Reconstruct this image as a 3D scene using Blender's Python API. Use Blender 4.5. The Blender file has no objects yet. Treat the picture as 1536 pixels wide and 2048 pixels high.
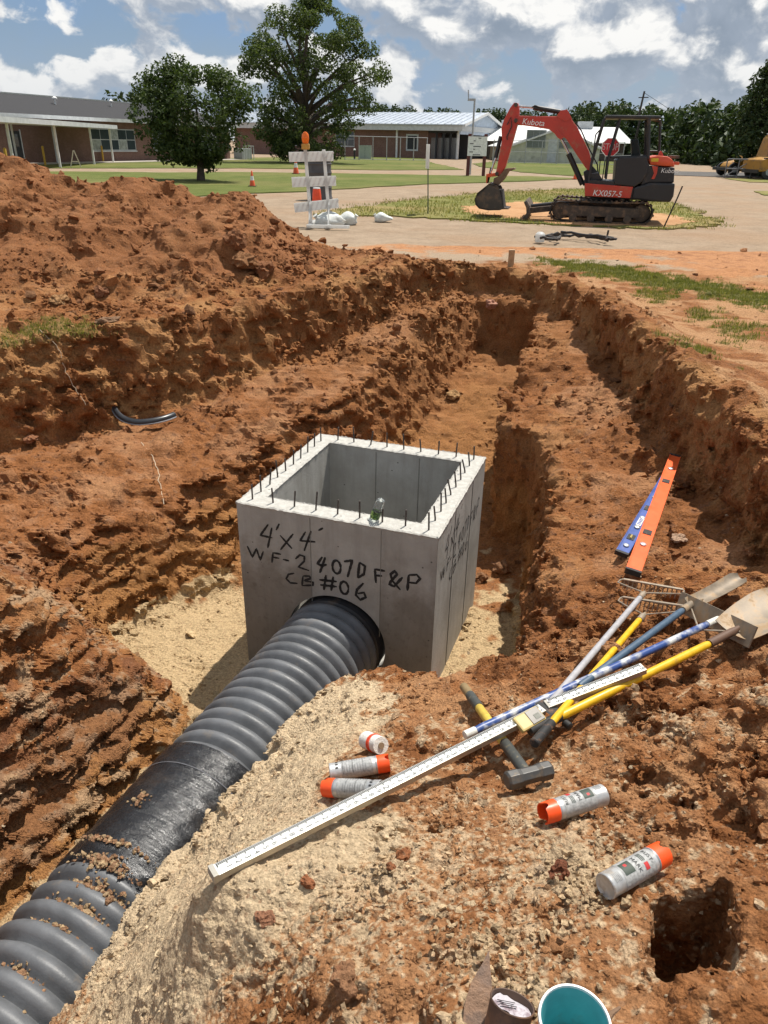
import bpy, bmesh, math, random
import numpy as np
from mathutils import Vector, Matrix, Euler
random.seed(7)
rng = np.random.default_rng(11)
scene = bpy.context.scene
COL = scene.collection
R = math.radians

# ------------------------------------------------------------------ camera
CAM_H = 1.803
CAM_PITCH = R(26.52)
CAM_ROLL = R(1.166)
FPX = 1478.1                      # focal length in pixels of a 1536 px wide frame
_fw = Vector((0, math.cos(CAM_PITCH), -math.sin(CAM_PITCH)))
_up = Vector((0, math.sin(CAM_PITCH), math.cos(CAM_PITCH)))
_rt = Vector((1, 0, 0))
_c, _s = math.cos(CAM_ROLL), math.sin(CAM_ROLL)
_X = _rt * _c + _up * _s
_Y = _rt * -_s + _up * _c
cam_data = bpy.data.cameras.new('camera')
cam = bpy.data.objects.new('camera', cam_data)
COL.objects.link(cam)
m = Matrix((_X, _Y, -_fw)).transposed().to_4x4()
m.translation = (0, 0, CAM_H)
cam.matrix_world = m
cam_data.sensor_fit = 'HORIZONTAL'
cam_data.sensor_width = 36
cam_data.lens = FPX / 1536 * 36
cam_data.clip_start = 0.05
cam_data.clip_end = 3000
scene.camera = cam

# ------------------------------------------------------------------ sun, sky, exposure
SUN_AZ, SUN_EL = R(38), R(65)      # azimuth measured from +Y towards +X
SUN_DIR = Vector((math.sin(SUN_AZ) * math.cos(SUN_EL), math.cos(SUN_AZ) * math.cos(SUN_EL), math.sin(SUN_EL)))
sd = bpy.data.lights.new('sun', 'SUN')
sd.energy = 4.9
sd.angle = R(0.53)
sd.color = (1.0, 0.95, 0.87)
sun = bpy.data.objects.new('sun', sd)
COL.objects.link(sun)
sun.rotation_euler = (-SUN_DIR).to_track_quat('-Z', 'Y').to_euler()

scene.view_settings.view_transform = 'Standard'
scene.view_settings.look = 'None'
scene.view_settings.gamma = 1.0
scene.view_settings.use_curve_mapping = False
scene.view_settings.exposure = 0.28
scene.cycles.max_bounces = 4
scene.cycles.adaptive_threshold = 0.02
scene.cycles.use_adaptive_sampling = True
scene.cycles.use_denoising = True

world = bpy.data.worlds.new('World')
scene.world = world
world.use_nodes = True


class NT:
    """small helper to write node trees"""
    def __init__(s, tree):
        s.t = tree
        s.n = tree.nodes
        s.l = tree.links

    def node(s, kind, **kw):
        nd = s.n.new(kind)
        for k, v in kw.items():
            if k == 'inp':
                for a, b in v.items():
                    s.set(nd.inputs[a], b)
            else:
                setattr(nd, k, v)
        return nd

    def set(s, sock, v):
        if isinstance(v, bpy.types.NodeSocket):
            s.l.new(v, sock)
        elif isinstance(v, (tuple, list)) and len(v) == 3 and sock.type == 'RGBA':
            sock.default_value = (*v, 1)
        else:
            sock.default_value = v

    def math(s, op, a, b=0.0, c=None, clamp=False):
        nd = s.n.new('ShaderNodeMath')
        nd.operation = op
        nd.use_clamp = clamp
        s.set(nd.inputs[0], a)
        s.set(nd.inputs[1], b)
        if c is not None:
            s.set(nd.inputs[2], c)
        return nd.outputs[0]

    def vmath(s, op, a, b=(0, 0, 0), sc=None):
        nd = s.n.new('ShaderNodeVectorMath')
        nd.operation = op
        s.set(nd.inputs[0], a)
        if op != 'SCALE' and op != 'NORMALIZE':
            s.set(nd.inputs[1], b)
        if sc is not None:
            s.set(nd.inputs['Scale'], sc)
        return nd.outputs[0]

    def mix(s, f, a, b, mode='MIX'):
        nd = s.n.new('ShaderNodeMix')
        nd.data_type = 'RGBA'
        nd.blend_type = mode
        s.set(nd.inputs[0], f)
        s.set(nd.inputs[6], a)
        s.set(nd.inputs[7], b)
        return nd.outputs[2]

    def noise(s, vec, scale, detail=3, rough=0.55, dist=0.0, kind='FBM', lac=2.0):
        nd = s.n.new('ShaderNodeTexNoise')
        nd.noise_type = kind
        if vec is not None:
            s.l.new(vec, nd.inputs['Vector'])
        nd.inputs['Scale'].default_value = scale
        nd.inputs['Detail'].default_value = detail
        nd.inputs['Roughness'].default_value = rough
        nd.inputs['Lacunarity'].default_value = lac
        nd.inputs['Distortion'].default_value = dist
        return nd.outputs[0]

    def voronoi(s, vec, scale, feature='F1', out=0, rand=1.0):
        nd = s.n.new('ShaderNodeTexVoronoi')
        nd.feature = feature
        if vec is not None:
            s.l.new(vec, nd.inputs['Vector'])
        nd.inputs['Scale'].default_value = scale
        nd.inputs['Randomness'].default_value = rand
        return nd.outputs[out]

    def ramp(s, f, stops, interp='LINEAR'):
        nd = s.n.new('ShaderNodeValToRGB')
        cr = nd.color_ramp
        cr.interpolation = interp
        while len(cr.elements) < len(stops):
            cr.elements.new(0.5)
        for e, (p, c) in zip(cr.elements, stops):
            e.position = p
            e.color = (c, c, c, 1) if isinstance(c, (int, float)) else (*c, 1)
        s.set(nd.inputs[0], f)
        return nd.outputs[0]

    def range(s, v, a, b, c=0.0, d=1.0, smooth=True):
        nd = s.n.new('ShaderNodeMapRange')
        nd.interpolation_type = 'SMOOTHSTEP' if smooth else 'LINEAR'
        s.set(nd.inputs[0], v)
        nd.inputs[1].default_value = a
        nd.inputs[2].default_value = b
        nd.inputs[3].default_value = c
        nd.inputs[4].default_value = d
        return nd.outputs[0]


def make_world():
    t = NT(world.node_tree)
    t.n.clear()
    out = t.node('ShaderNodeOutputWorld')
    bg = t.node('ShaderNodeBackground')
    bg.inputs[1].default_value = 0.062
    sky = t.node('ShaderNodeTexSky', sky_type='NISHITA', sun_disc=False)
    sky.sun_elevation = SUN_EL
    sky.sun_rotation = SUN_AZ
    sky.altitude = 100
    sky.air_density = 1.0
    sky.dust_density = 1.3
    sky.ozone_density = 2.0
    tc = t.node('ShaderNodeTexCoord')
    d = t.vmath('NORMALIZE', tc.outputs['Generated'])
    sp = t.node('ShaderNodeSeparateXYZ')
    t.l.new(d, sp.inputs[0])
    # cloud field on the dome; stretched so that clouds are wider than tall
    p = t.vmath('ADD', t.vmath('MULTIPLY', d, (5.6, 5.6, 8.4)), (3.1, 7.4, 1.7))
    warp = t.node('ShaderNodeTexNoise')
    t.l.new(p, warp.inputs['Vector'])
    warp.inputs['Scale'].default_value = 1.3
    warp.inputs['Detail'].default_value = 3
    wv = t.vmath('SCALE', t.vmath('SUBTRACT', warp.outputs['Color'], (0.5, 0.5, 0.5)), sc=0.35)
    pw = t.vmath('ADD', p, wv)

    def dens(v):
        big = t.noise(v, 0.85, 2, 0.5)
        mid = t.noise(v, 2.6, 6, 0.54)
        return t.math('ADD', t.math('MULTIPLY', big, 0.55), t.math('MULTIPLY', mid, 0.62))
    d0 = dens(pw)
    # the same field a little way up and towards the sun: tells lit crowns from grey bases
    off = Vector((SUN_DIR.x * 0.10, SUN_DIR.y * 0.05, 0.20))
    d1 = dens(t.vmath('ADD', pw, tuple(off)))
    cover = t.range(d0, 0.530, 0.585)
    thick = t.range(d0, 0.56, 0.74)
    lit = t.range(t.math('SUBTRACT', d0, d1), -0.045, 0.085)
    puff = t.noise(pw, 9.0, 6, 0.6)
    lit = t.math('ADD', lit, t.math('MULTIPLY', t.math('SUBTRACT', puff, 0.5), 0.9), clamp=True)
    body = t.mix(lit, (4.8, 5.6, 6.8), (13.0, 12.9, 12.6))
    shade = t.mix(t.math('MULTIPLY', thick, t.math('SUBTRACT', 1.0, lit)), body, (3.7, 4.5, 5.6))
    # thin veil between the clouds
    veil = t.range(t.noise(p, 0.9, 5, 0.6), 0.36, 0.70, 0.45, 0.85)
    base = t.mix(veil, sky.outputs[0], (3.4, 5.3, 8.4))
    col = t.mix(cover, base, shade)
    # haze at the horizon
    hz = t.range(sp.outputs[2], 0.0, 0.13, 0.40, 0.0)
    col = t.mix(hz, col, (6.2, 7.0, 7.9))
    t.l.new(col, bg.inputs[0])
    t.l.new(bg.outputs[0], out.inputs[0])


make_world()


# ------------------------------------------------------------------ helpers
def unproj(px, py, z):
    """photo pixel (1536 x 2048) -> point at height z; used once to survey the site from the photograph"""
    u, v = px - 768, py - 1024
    u, v = _c * u + _s * v, -_s * u + _c * v
    d = _fw + _rt * (u / FPX) - _up * (v / FPX)
    k = (z - CAM_H) / d.z
    return Vector((d.x * k, d.y * k, z))


def at_y(px, py, Y):
    u, v = px - 768, py - 1024
    u, v = _c * u + _s * v, -_s * u + _c * v
    d = _fw + _rt * (u / FPX) - _up * (v / FPX)
    k = Y / d.y
    return Vector((d.x * k, Y, CAM_H + d.z * k))


MATS = {}


def mat(name, col, rough=0.6, metal=0.0, bump=0.0, bscale=60, var=0.12, vscale=8, spec=0.5, dirt=None, dirt_amt=0.35, dscale=9, coat=0.0, coord='Object', tint=None):
    """procedural painted / plastic / metal surface with colour variation, wear and fine relief"""
    if name in MATS:
        return MATS[name]
    mt = bpy.data.materials.new(name)
    mt.use_nodes = True
    t = NT(mt.node_tree)
    b = t.n['Principled BSDF']
    tc = t.node('ShaderNodeTexCoord')
    v = tc.outputs[coord]
    n1 = t.noise(v, vscale, 5, 0.6)
    c = t.mix(t.range(n1, 0.3, 0.7), tuple(x * (1 - var) for x in col), tuple(min(1, x * (1 + var)) for x in col))
    if tint:
        c = t.mix(t.range(t.noise(v, tint[1], 4, 0.6), 0.45, 0.65, 0, tint[2]), c, tint[0])
    rr = t.math('ADD', t.math('MULTIPLY', t.math('SUBTRACT', n1, 0.5), 0.3), rough, clamp=True)
    if dirt:
        n2 = t.noise(v, dscale, 8, 0.65)
        f = t.range(n2, 0.62 - dirt_amt * 0.35, 0.72 - dirt_amt * 0.2, 0.0, min(1, dirt_amt * 2))
        c = t.mix(f, c, dirt)
        rr = t.math('MAXIMUM', rr, t.math('MULTIPLY', f, 0.9))
    t.set(b.inputs['Base Color'], c)
    t.set(b.inputs['Roughness'], rr)
    b.inputs['Metallic'].default_value = metal
    b.inputs['Specular IOR Level'].default_value = spec
    b.inputs['Coat Weight'].default_value = coat
    if bump:
        bp = t.node('ShaderNodeBump')
        bp.inputs['Strength'].default_value = bump
        bp.inputs['Distance'].default_value = 0.01
        t.l.new(t.noise(v, bscale, 6, 0.65), bp.inputs['Height'])
        t.l.new(bp.outputs[0], b.inputs['Normal'])
    MATS[name] = mt
    return mt


def empty(name, loc=(0, 0, 0), rz=0.0, label=None, cat=None, group=None, parent=None):
    o = bpy.data.objects.new(name, None)
    o.empty_display_size = 0.1
    COL.objects.link(o)
    o.location = loc
    o.rotation_euler = (0, 0, rz)
    if parent:
        o.parent = parent
    tag(o, label, cat, group)
    return o


def tag(o, label=None, cat=None, group=None, kind=None):
    if label:
        o['label'] = label
    if cat:
        o['category'] = cat
    if group:
        o['group'] = group
    if kind:
        o['kind'] = kind
    return o


class MB:
    """collects shapes for ONE mesh"""
    def __init__(s):
        s.v = []
        s.f = []

    def add(s, vs, fs):
        o = len(s.v)
        s.v += [tuple(p) for p in vs]
        s.f += [tuple(i + o for i in f) for f in fs]
        return s

    def box(s, x0, x1, y0, y1, z0, z1, M=None):
        vs = [Vector((x, y, z)) for z in (z0, z1) for y in (y0, y1) for x in (x0, x1)]
        if M:
            vs = [M @ p for p in vs]
        return s.add(vs, [(0, 2, 3, 1), (4, 5, 7, 6), (0, 1, 5, 4), (2, 6, 7, 3), (0, 4, 6, 2), (1, 3, 7, 5)])

    def bar(s, a, b, w, h, up=(0, 0, 1), w2=None, h2=None):
        """rectangular bar from a to b"""
        a, b, up = Vector(a), Vector(b), Vector(up)
        d = (b - a).normalized()
        x = d.cross(up)
        if x.length < 1e-4:
            x = d.cross(Vector((1, 0, 0)))
        x.normalize()
        y = x.cross(d).normalized()
        w2 = w if w2 is None else w2
        h2 = h if h2 is None else h2
        vs = []
        for p, ww, hh in ((a, w, h), (b, w2, h2)):
            for sx, sy in ((-1, -1), (1, -1), (1, 1), (-1, 1)):
                vs.append(p + x * (sx * ww / 2) + y * (sy * hh / 2))
        return s.add(vs, [(0, 1, 2, 3), (7, 6, 5, 4), (0, 4, 5, 1), (1, 5, 6, 2), (2, 6, 7, 3), (3, 7, 4, 0)])

    def tube(s, pts, r, n=8, caps=True, rs=None):
        pts = [Vector(p) for p in pts]
        rings = []
        prev = None
        vs, fs = [], []
        for i, p in enumerate(pts):
            d = (pts[min(i + 1, len(pts) - 1)] - pts[max(i - 1, 0)])
            d.normalize()
            if prev is None:
                x = d.cross(Vector((0, 0, 1)))
                if x.length < 1e-3:
                    x = d.cross(Vector((0, 1, 0)))
            else:
                x = prev - d * prev.dot(d)
            x.normalize()
            prev = x
            y = d.cross(x)
            rr = rs[i] if rs else r
            for k in range(n):
                a = 2 * math.pi * k / n
                vs.append(p + x * (math.cos(a) * rr) + y * (math.sin(a) * rr))
        for i in range(len(pts) - 1):
            for k in range(n):
                a0 = i * n + k
                a1 = i * n + (k + 1) % n
                fs.append((a0, a1, a1 + n, a0 + n))
        if caps:
            fs.append(tuple(range(n - 1, -1, -1)))
            fs.append(tuple((len(pts) - 1) * n + k for k in range(n)))
        return s.add(vs, fs)

    def lathe(s, prof, n=24, M=None, caps=True):
        """profile [(r, z)] about z"""
        vs, fs = [], []
        for r, z in prof:
            for k in range(n):
                a = 2 * math.pi * k / n
                p = Vector((r * math.cos(a), r * math.sin(a), z))
                vs.append(M @ p if M else p)
        for i in range(len(prof) - 1):
            for k in range(n):
                a0 = i * n + k
                a1 = i * n + (k + 1) % n
                fs.append((a0, a1, a1 + n, a0 + n))
        if caps:
            fs.append(tuple(range(n - 1, -1, -1)))
            fs.append(tuple((len(prof) - 1) * n + k for k in range(n)))
        return s.add(vs, fs)

    def prism(s, poly, y0, y1, M=None):
        """outline [(x, z)] extruded along y"""
        n = len(poly)
        vs = [Vector((x, y0, z)) for x, z in poly] + [Vector((x, y1, z)) for x, z in poly]
        if M:
            vs = [M @ p for p in vs]
        fs = [tuple(range(n)), tuple(range(2 * n - 1, n - 1, -1))]
        for i in range(n):
            j = (i + 1) % n
            fs.append((j, i, i + n, j + n))
        return s.add(vs, fs)

    def build(s, name, material, parent=None, smooth=False, bevel=0.0, loc=None, seg=2, autosm=True):
        me = bpy.data.meshes.new(name)
        me.from_pydata([tuple(p) for p in s.v], [], s.f)
        bm = bmesh.new()
        bm.from_mesh(me)
        bmesh.ops.recalc_face_normals(bm, faces=bm.faces)
        if bevel:
            es = [e for e in bm.edges if len(e.link_faces) == 2 and e.calc_face_angle(0) > R(32)]
            bmesh.ops.bevel(bm, geom=es, offset=bevel, segments=seg, affect='EDGES', profile=0.6, clamp_overlap=True)
        if smooth:
            for f in bm.faces:
                f.smooth = True
            for e in bm.edges:
                if len(e.link_faces) == 2 and e.calc_face_angle(0) > R(42):
                    e.smooth = False
        bm.to_mesh(me)
        bm.free()
        if material:
            me.materials.append(material)
        o = bpy.data.objects.new(name, me)
        COL.objects.link(o)
        if parent:
            o.parent = parent
        if loc is not None:
            o.location = loc
        return o


def np_mesh(name, verts, quads=None, tris=None, material=None, smooth=True, parent=None):
    me = bpy.data.meshes.new(name)
    nv = len(verts)
    me.vertices.add(nv)
    me.vertices.foreach_set('co', np.ascontiguousarray(verts, dtype=np.float32).ravel())
    loops = []
    starts = []
    tot = 0
    if quads is not None and len(quads):
        loops.append(np.asarray(quads, dtype=np.int32).ravel())
        starts.append(np.arange(len(quads), dtype=np.int32) * 4)
        tot = len(quads) * 4
    if tris is not None and len(tris):
        loops.append(np.asarray(tris, dtype=np.int32).ravel())
        starts.append(tot + np.arange(len(tris), dtype=np.int32) * 3)
    lp = np.concatenate(loops)
    st = np.concatenate(starts)
    me.loops.add(len(lp))
    me.loops.foreach_set('vertex_index', lp)
    me.polygons.add(len(st))
    me.polygons.foreach_set('loop_start', st)
    me.update(calc_edges=True)
    me.polygons.foreach_set('use_smooth', np.full(len(st), smooth, dtype=bool))
    if material:
        me.materials.append(material)
    o = bpy.data.objects.new(name, me)
    COL.objects.link(o)
    if parent:
        o.parent = parent
    return o


def copy_tree(o, parent=None):
    c = o.copy()
    COL.objects.link(c)
    c.parent = parent
    for ch in o.children:
        copy_tree(ch, c)
    return c


def axes(origin, x, z):
    """matrix with its x axis along x and z axis near z"""
    x = Vector(x).normalized()
    z = Vector(z)
    y = z.cross(x).normalized()
    z = x.cross(y)
    mm = Matrix((x, y, z)).transposed().to_4x4()
    mm.translation = origin
    return mm

# ================================================================== the excavated ground
# baked periodic noise volumes
TN = 128


def _spectral(seed, lo, hi, slope):
    g = np.random.default_rng(seed)
    f = np.fft.rfftn(g.standard_normal((TN, TN, TN)).astype(np.float32))
    k = np.fft.fftfreq(TN) * TN
    kz = np.fft.rfftfreq(TN) * TN
    kk = np.sqrt(k[:, None, None] ** 2 + k[None, :, None] ** 2 + kz[None, None, :] ** 2)
    w = np.where((kk >= lo) & (kk <= hi), np.maximum(kk, 1) ** slope, 0)
    r = np.fft.irfftn(f * w, s=(TN, TN, TN))
    return (r / r.std()).astype(np.float32)


def _worley(seed, cells):
    g = np.random.default_rng(seed)
    pts = g.random((cells, cells, cells, 3)).astype(np.float32)
    a = (np.arange(TN) + 0.5) / TN * cells
    ci = a.astype(int)
    out = np.full((TN, TN, TN), 9.0, np.float32)
    X, Y, Z = a[:, None, None], a[None, :, None], a[None, None, :]
    for dx in (-1, 0, 1):
        ix = ci + dx
        for dy in (-1, 0, 1):
            iy = ci + dy
            for dz in (-1, 0, 1):
                iz = ci + dz
                p = pts[np.ix_(ix % cells, iy % cells, iz % cells)]
                dd = (X - ix[:, None, None] - p[..., 0]) ** 2 + (Y - iy[None, :, None] - p[..., 1]) ** 2 + (Z - iz[None, None, :] - p[..., 2]) ** 2
                np.minimum(out, dd, out=out)
    return np.sqrt(out)


FBM = _spectral(1, 6, 48, -1.9)        # main feature ~ 1/8 of the period
WOR = _worley(5, 12)


def samp(tex, x, y, z):
    """trilinear sample; coordinates in texels"""
    xi = np.floor(x).astype(np.int32)
    yi = np.floor(y).astype(np.int32)
    zi = np.floor(z).astype(np.int32)
    fx, fy, fz = (x - xi).astype(np.float32), (y - yi).astype(np.float32), (z - zi).astype(np.float32)
    m_ = TN - 1
    x0, x1 = (xi & m_) * (TN * TN), ((xi + 1) & m_) * (TN * TN)
    y0, y1 = (yi & m_) * TN, ((yi + 1) & m_) * TN
    z0, z1 = zi & m_, (zi + 1) & m_
    t = tex.ravel()
    a = t[x0 + y0 + z0] * (1 - fz) + t[x0 + y0 + z1] * fz
    b = t[x0 + y1 + z0] * (1 - fz) + t[x0 + y1 + z1] * fz
    c = t[x1 + y0 + z0] * (1 - fz) + t[x1 + y0 + z1] * fz
    d = t[x1 + y1 + z0] * (1 - fz) + t[x1 + y1 + z1] * fz
    return (a * (1 - fy) + b * fy) * (1 - fx) + (c * (1 - fy) + d * fy) * fx


def fbm(x, y, z, size, sz=1.0, off=0.0):
    """fBm whose largest features are about `size` metres"""
    k = 16.0 / size
    return samp(FBM, x * k + off, y * k + off * 1.7, z * k * sz + off * 2.3)


def wor(x, y, z, size, off=0.0):
    k = TN / 12.0 / size
    return samp(WOR, x * k + off, y * k + off * 1.3, z * k + off * 0.7)


def sstep(a, b, x):
    t = np.clip((x - a) / (b - a), 0, 1)
    return t * t * (3 - 2 * t)


def poly_sd(x, y, poly):
    """signed distance to a polygon, negative inside"""
    p = np.asarray(poly, np.float64)
    d = np.full(np.shape(x), 1e9)
    ins = np.zeros(np.shape(x), bool)
    n = len(p)
    for i in range(n):
        a, b = p[i], p[(i + 1) % n]
        e = b - a
        wx, wy = x - a[0], y - a[1]
        t = np.clip((wx * e[0] + wy * e[1]) / (e @ e), 0, 1)
        d = np.minimum(d, (wx - e[0] * t) ** 2 + (wy - e[1] * t) ** 2)
        c = (a[1] > y) != (b[1] > y)
        if e[1] != 0:
            xi = a[0] + (y - a[1]) / e[1] * e[0]
            ins ^= c & (x < xi)
    d = np.sqrt(d)
    return np.where(ins, -d, d)


class TPS:
    def __init__(s, pts, smooth=0.01):
        p = np.array([(a[0], a[1]) for a in pts])
        z = np.array([a[2] for a in pts])
        n = len(p)
        K = s.U(np.hypot(p[:, None, 0] - p[None, :, 0], p[:, None, 1] - p[None, :, 1])) + np.eye(n) * smooth
        P = np.column_stack([np.ones(n), p])
        A = np.block([[K, P], [P.T, np.zeros((3, 3))]])
        w = np.linalg.solve(A, np.concatenate([z, np.zeros(3)]))
        s.p, s.w, s.a = p, w[:n], w[n:]

    @staticmethod
    def U(r):
        return np.where(r > 1e-9, r * r * np.log(np.maximum(r, 1e-9)), 0)

    def __call__(s, x, y):
        r = s.a[0] + s.a[1] * x + s.a[2] * y
        for (px, py), w in zip(s.p, s.w):
            r = r + w * s.U(np.hypot(x - px, y - py))
        return r


# pipe axis (also used by the pipe itself)
PIPE_O = Vector((-0.345, 4.586, -1.585))
PIPE_D = Vector((-math.sin(R(21.3)), -math.cos(R(21.3)), 0.02)).normalized()
PIPE_R = 0.372

_bench_px = [
    # left bench
    (0, 960, -1.0), (120, 915, -1.0), (200, 905, -1.0), (300, 860, -.98), (400, 830, -.88), (560, 790, -.78), (700, 740, -.66),
    (800, 690, -.52), (850, 640, -.36), (30, 1045, -1.04), (300, 905, -1.02),
    # right bench
    (1120, 690, -.36), (1140, 740, -.46), (1160, 800, -.56), (1180, 900, -.66), (1250, 1000, -.68), (1300, 1100, -.64), (1190, 1150, -.64),
    (1400, 1080, -.62), (1400, 1160, -.52), (1130, 1220, -.62), (1480, 1180, -.45),
    # ground in front of the basin, tools
    (1280, 1365, -.38), (1350, 1270, -.42), (1500, 1290, -.28), (1075, 1465, -.33), (1000, 1352, -.60), (1060, 1330, -.55), (900, 1362, -.74), (800, 1352, -.88),
    (720, 1360, -1.02), (765, 1510, -.40), (715, 1550, -.36), (690, 1600, -.33), (650, 1420, -.9), (1073, 1595, -.25), (1135, 1640, -.12),
    (430, 1775, -.27), (600, 1700, -.27), (750, 1630, -.28), (1275, 1765, .03), (1430, 1385, -.24), (1520, 1410, .0), (1500, 1500, .02), (1380, 1470, -.14), (1500, 1620, .0), (1500, 1750, .12), (1400, 1600, -.03),
    (1200, 1500, -.22), (1380, 1900, .12), (1500, 2030, .2), (1200, 2030, .16), (900, 2030, .08), (650, 2030, -.05), (450, 2030, -.3), (300, 2030, -.62),
    (600, 1850, -.15), (900, 1800, -.06),
    # where the sand meets the pipe
    (575, 1430, -1.2), (545, 1450, -1.27), (430, 1550, -1.29), (360, 1645, -1.29), (258, 1795, -1.29), (168, 1915, -1.29), (108, 2042, -1.29),
    # spur left of the pipe
    (0, 1150, -.62), (90, 1200, -.72), (180, 1265, -.95), (280, 1335, -1.35), (0, 1300, -.62),
]
_bench = [tuple(unproj(*p)) for p in _bench_px] + [(-3.2, 3.2, -.45), (-3.6, 2.0, -.3), (-3.4, 4.2, -.8), (-2.9, 1.0, -.3), (2.6, 2.4, .05), (2.2, 1.0, .2),
                                                  (0.4, .3, .12), (-.5, .4, -.1), (-1.3, .6, -.9), (2.4, .0, .2), (0, 10.3, -.4), (1.9, 10.6, -.35)]
zb_tps = TPS(_bench, 0.004)

UP = [(2.30, 2.2), (2.40, 3.6), (2.44, 4.4), (2.50, 5.2), (2.50, 6.0), (2.50, 6.8), (2.51, 7.9), (2.48, 9.2), (2.38, 10.6), (2.2, 11.7), (1.75, 12.25),
      (1.2, 12.2), (.75, 11.5), (.3, 10.95), (-.2, 10.25), (-.95, 9.35), (-1.4, 8.75), (-1.95, 8.15), (-2.45, 7.75), (-2.95, 7.45), (-3.6, 6.9), (-4.3, 6.5),
      (-6, 6.2), (-6, -2), (3.5, -2), (3.3, 1.2)]
LOW = [(.98, 4.35), (1.12, 5.0), (1.30, 5.9), (1.46, 6.55), (1.50, 6.90), (1.18, 7.06), (1.40, 7.7), (1.69, 8.8), (1.94, 9.7), (2.14, 10.5), (2.22, 11.25), (1.5, 11.45), (1.22, 11.0), (.86, 10.1),
       (.45, 9.1), (0, 8.2), (-.72, 7.0), (-1.36, 6.05), (-1.9, 5.4), (-2.15, 5.0), (-2.08, 4.75), (-1.6, 4.38), (-1.2, 4.04), (-1.38, 3.4), (-1.54, 2.95), (-1.70, 2.6), (-1.84, 2.3), (-2.3, 1.2), (-2.75, .1),
       (-2.6, -.6), (-1.95, -.2), (-1.6, .8), (-1.08, 2.2), (-.56, 3.5), (-.25, 3.66), (.06, 3.56), (.34, 3.36), (.64, 3.34), (.80, 3.72)]
SAND_APPROX = [tuple(unproj(a_, b_, -.5)[:2]) for a_, b_ in ((700, 1345), (760, 1400), (735, 1470), (650, 1520), (640, 1630), (800, 1650), (620, 1800), (520, 1850), (380, 2060), (60, 2060), (200, 1850), (330, 1650), (560, 1420))]
_fy = np.array([2.0, 4.5, 5.5, 6.5, 7.5, 8.2, 9.2, 10.2, 11.3, 13])
_fz = np.array([-1.95, -1.98, -2.02, -2.05, -1.97, -1.84, -1.58, -1.30, -1.08, -.95])
HOLE = [tuple(unproj(*p)[:2]) for p in ((1328, 1806, .1), (1356, 1790, .1), (1396, 1802, .1), (1436, 1790, .1), (1446, 1850, .1), (1452, 1892, .1), (1432, 1960, .1), (1394, 1985, .1), (1346, 1966, .1), (1334, 1880, .1))]

_cx = np.array([-14, -9, -6.6, -5.5, -5.0, -4.6, -4.2, -3.8, -3.4, -3.05, -2.75, -2.45, -2.2, -1.9, -1.6, -1.2, -.7, -.2, .3])
_ch = np.array([1.5, 1.55, 1.55, 1.46, 1.30, 1.16, 1.22, 1.27, 1.16, 1.02, 1.04, 1.13, 1.04, .82, .52, .30, .17, .08, 0])


def pile(x, y):
    yc = 12.1 + 0.25 * np.sin(x * 1.7)
    # the side slope of the heap: a little concave at its toe
    ww = 3.45 + 0.15 * np.sin(x * 2.3 + 1)
    h = np.interp(x - (y - 12) * 0.10, _cx, _ch)
    t = np.clip(1 - np.abs(y - yc) / ww, 0, 1)
    prof = t ** 1.08
    # shoulder half way up, as the photo shows a lower lobe in front of the crest
    lobe = 0.30 * np.exp(-(((x + 2.2) / 1.3) ** 2 + ((y - 10.6) / .8) ** 2)) + 0.22 * np.exp(-(((x + 5.2) / 1.2) ** 2 + ((y - 10.4) / .8) ** 2))
    return h * prof + lobe * sstep(0, .3, t)


def grade(x, y):
    g = pile(x, y)
    # loose rim along the trench
    dr = poly_sd(x, y, UP)
    g = g + 0.07 * np.exp(-(dr / .35) ** 2) * sstep(5, 7, y)
    g = g + 0.25 * np.exp(-(((x - .1) / .75) ** 2 + ((y - 11.6) / .9) ** 2))       # rubble left of the trench end
    g = g + 0.14 * np.exp(-((x - 2.7) / .45) ** 2) * sstep(11.5, 9.5, y) * sstep(2.5, 4, y)
    return g


def columns(x, y):
    """everything that depends on (x, y) only"""
    zb = zb_tps(x, y)
    g = grade(x, y)
    du = poly_sd(x, y, UP)
    dl = poly_sd(x, y, LOW)
    zf = np.interp(y, _fy, _fz) + 0.0 * x
    # sand bedding is banked a little towards the sides of the pit
    cl = np.interp(y, [2, 4, 9.5, 12], [-1.5, 0, 1.25, 1.9])
    b = -.02 + .15 * sstep(6.95, 6.4, y) + .45 * sstep(-.3, .35, cl - x)
    bu = .30 - .27 * sstep(0, 1.2, x)
    dh = poly_sd(x, y, HOLE)
    hy = max(p[1] for p in HOLE)
    zh = -.30 + .95 * np.clip(hy - .06 - y, 0, 1)
    sa = sstep(.08, -.08, poly_sd(x, y, SAND_APPROX)) * sstep(3.9, 3.4, y)
    return zb, g, du, dl, zf, b, bu, dh, zh, sa


def smin(a, b, k):
    h = np.clip(.5 + .5 * (b - a) / k, 0, 1)
    return b * (1 - h) + a * h - k * h * (1 - h)


def field0(z, cols):
    zb, g, du, dl, zf, b, bu, dh, zh, sa = cols
    mass = -smin(-(z - g), (du - bu * (z - zb)) * .9, .07)
    F = smin(z - zb, mass, .10)
    pit = -smin(-(dl - b * (z - zf)) * .95, z - zf, .09)
    F = -smin(-F, pit, .06 - .035 * (b < .05))
    hole = -smin(-(dh - .10 * (z + .3)), z - zh, .04)
    return np.maximum(F, -hole)


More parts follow.
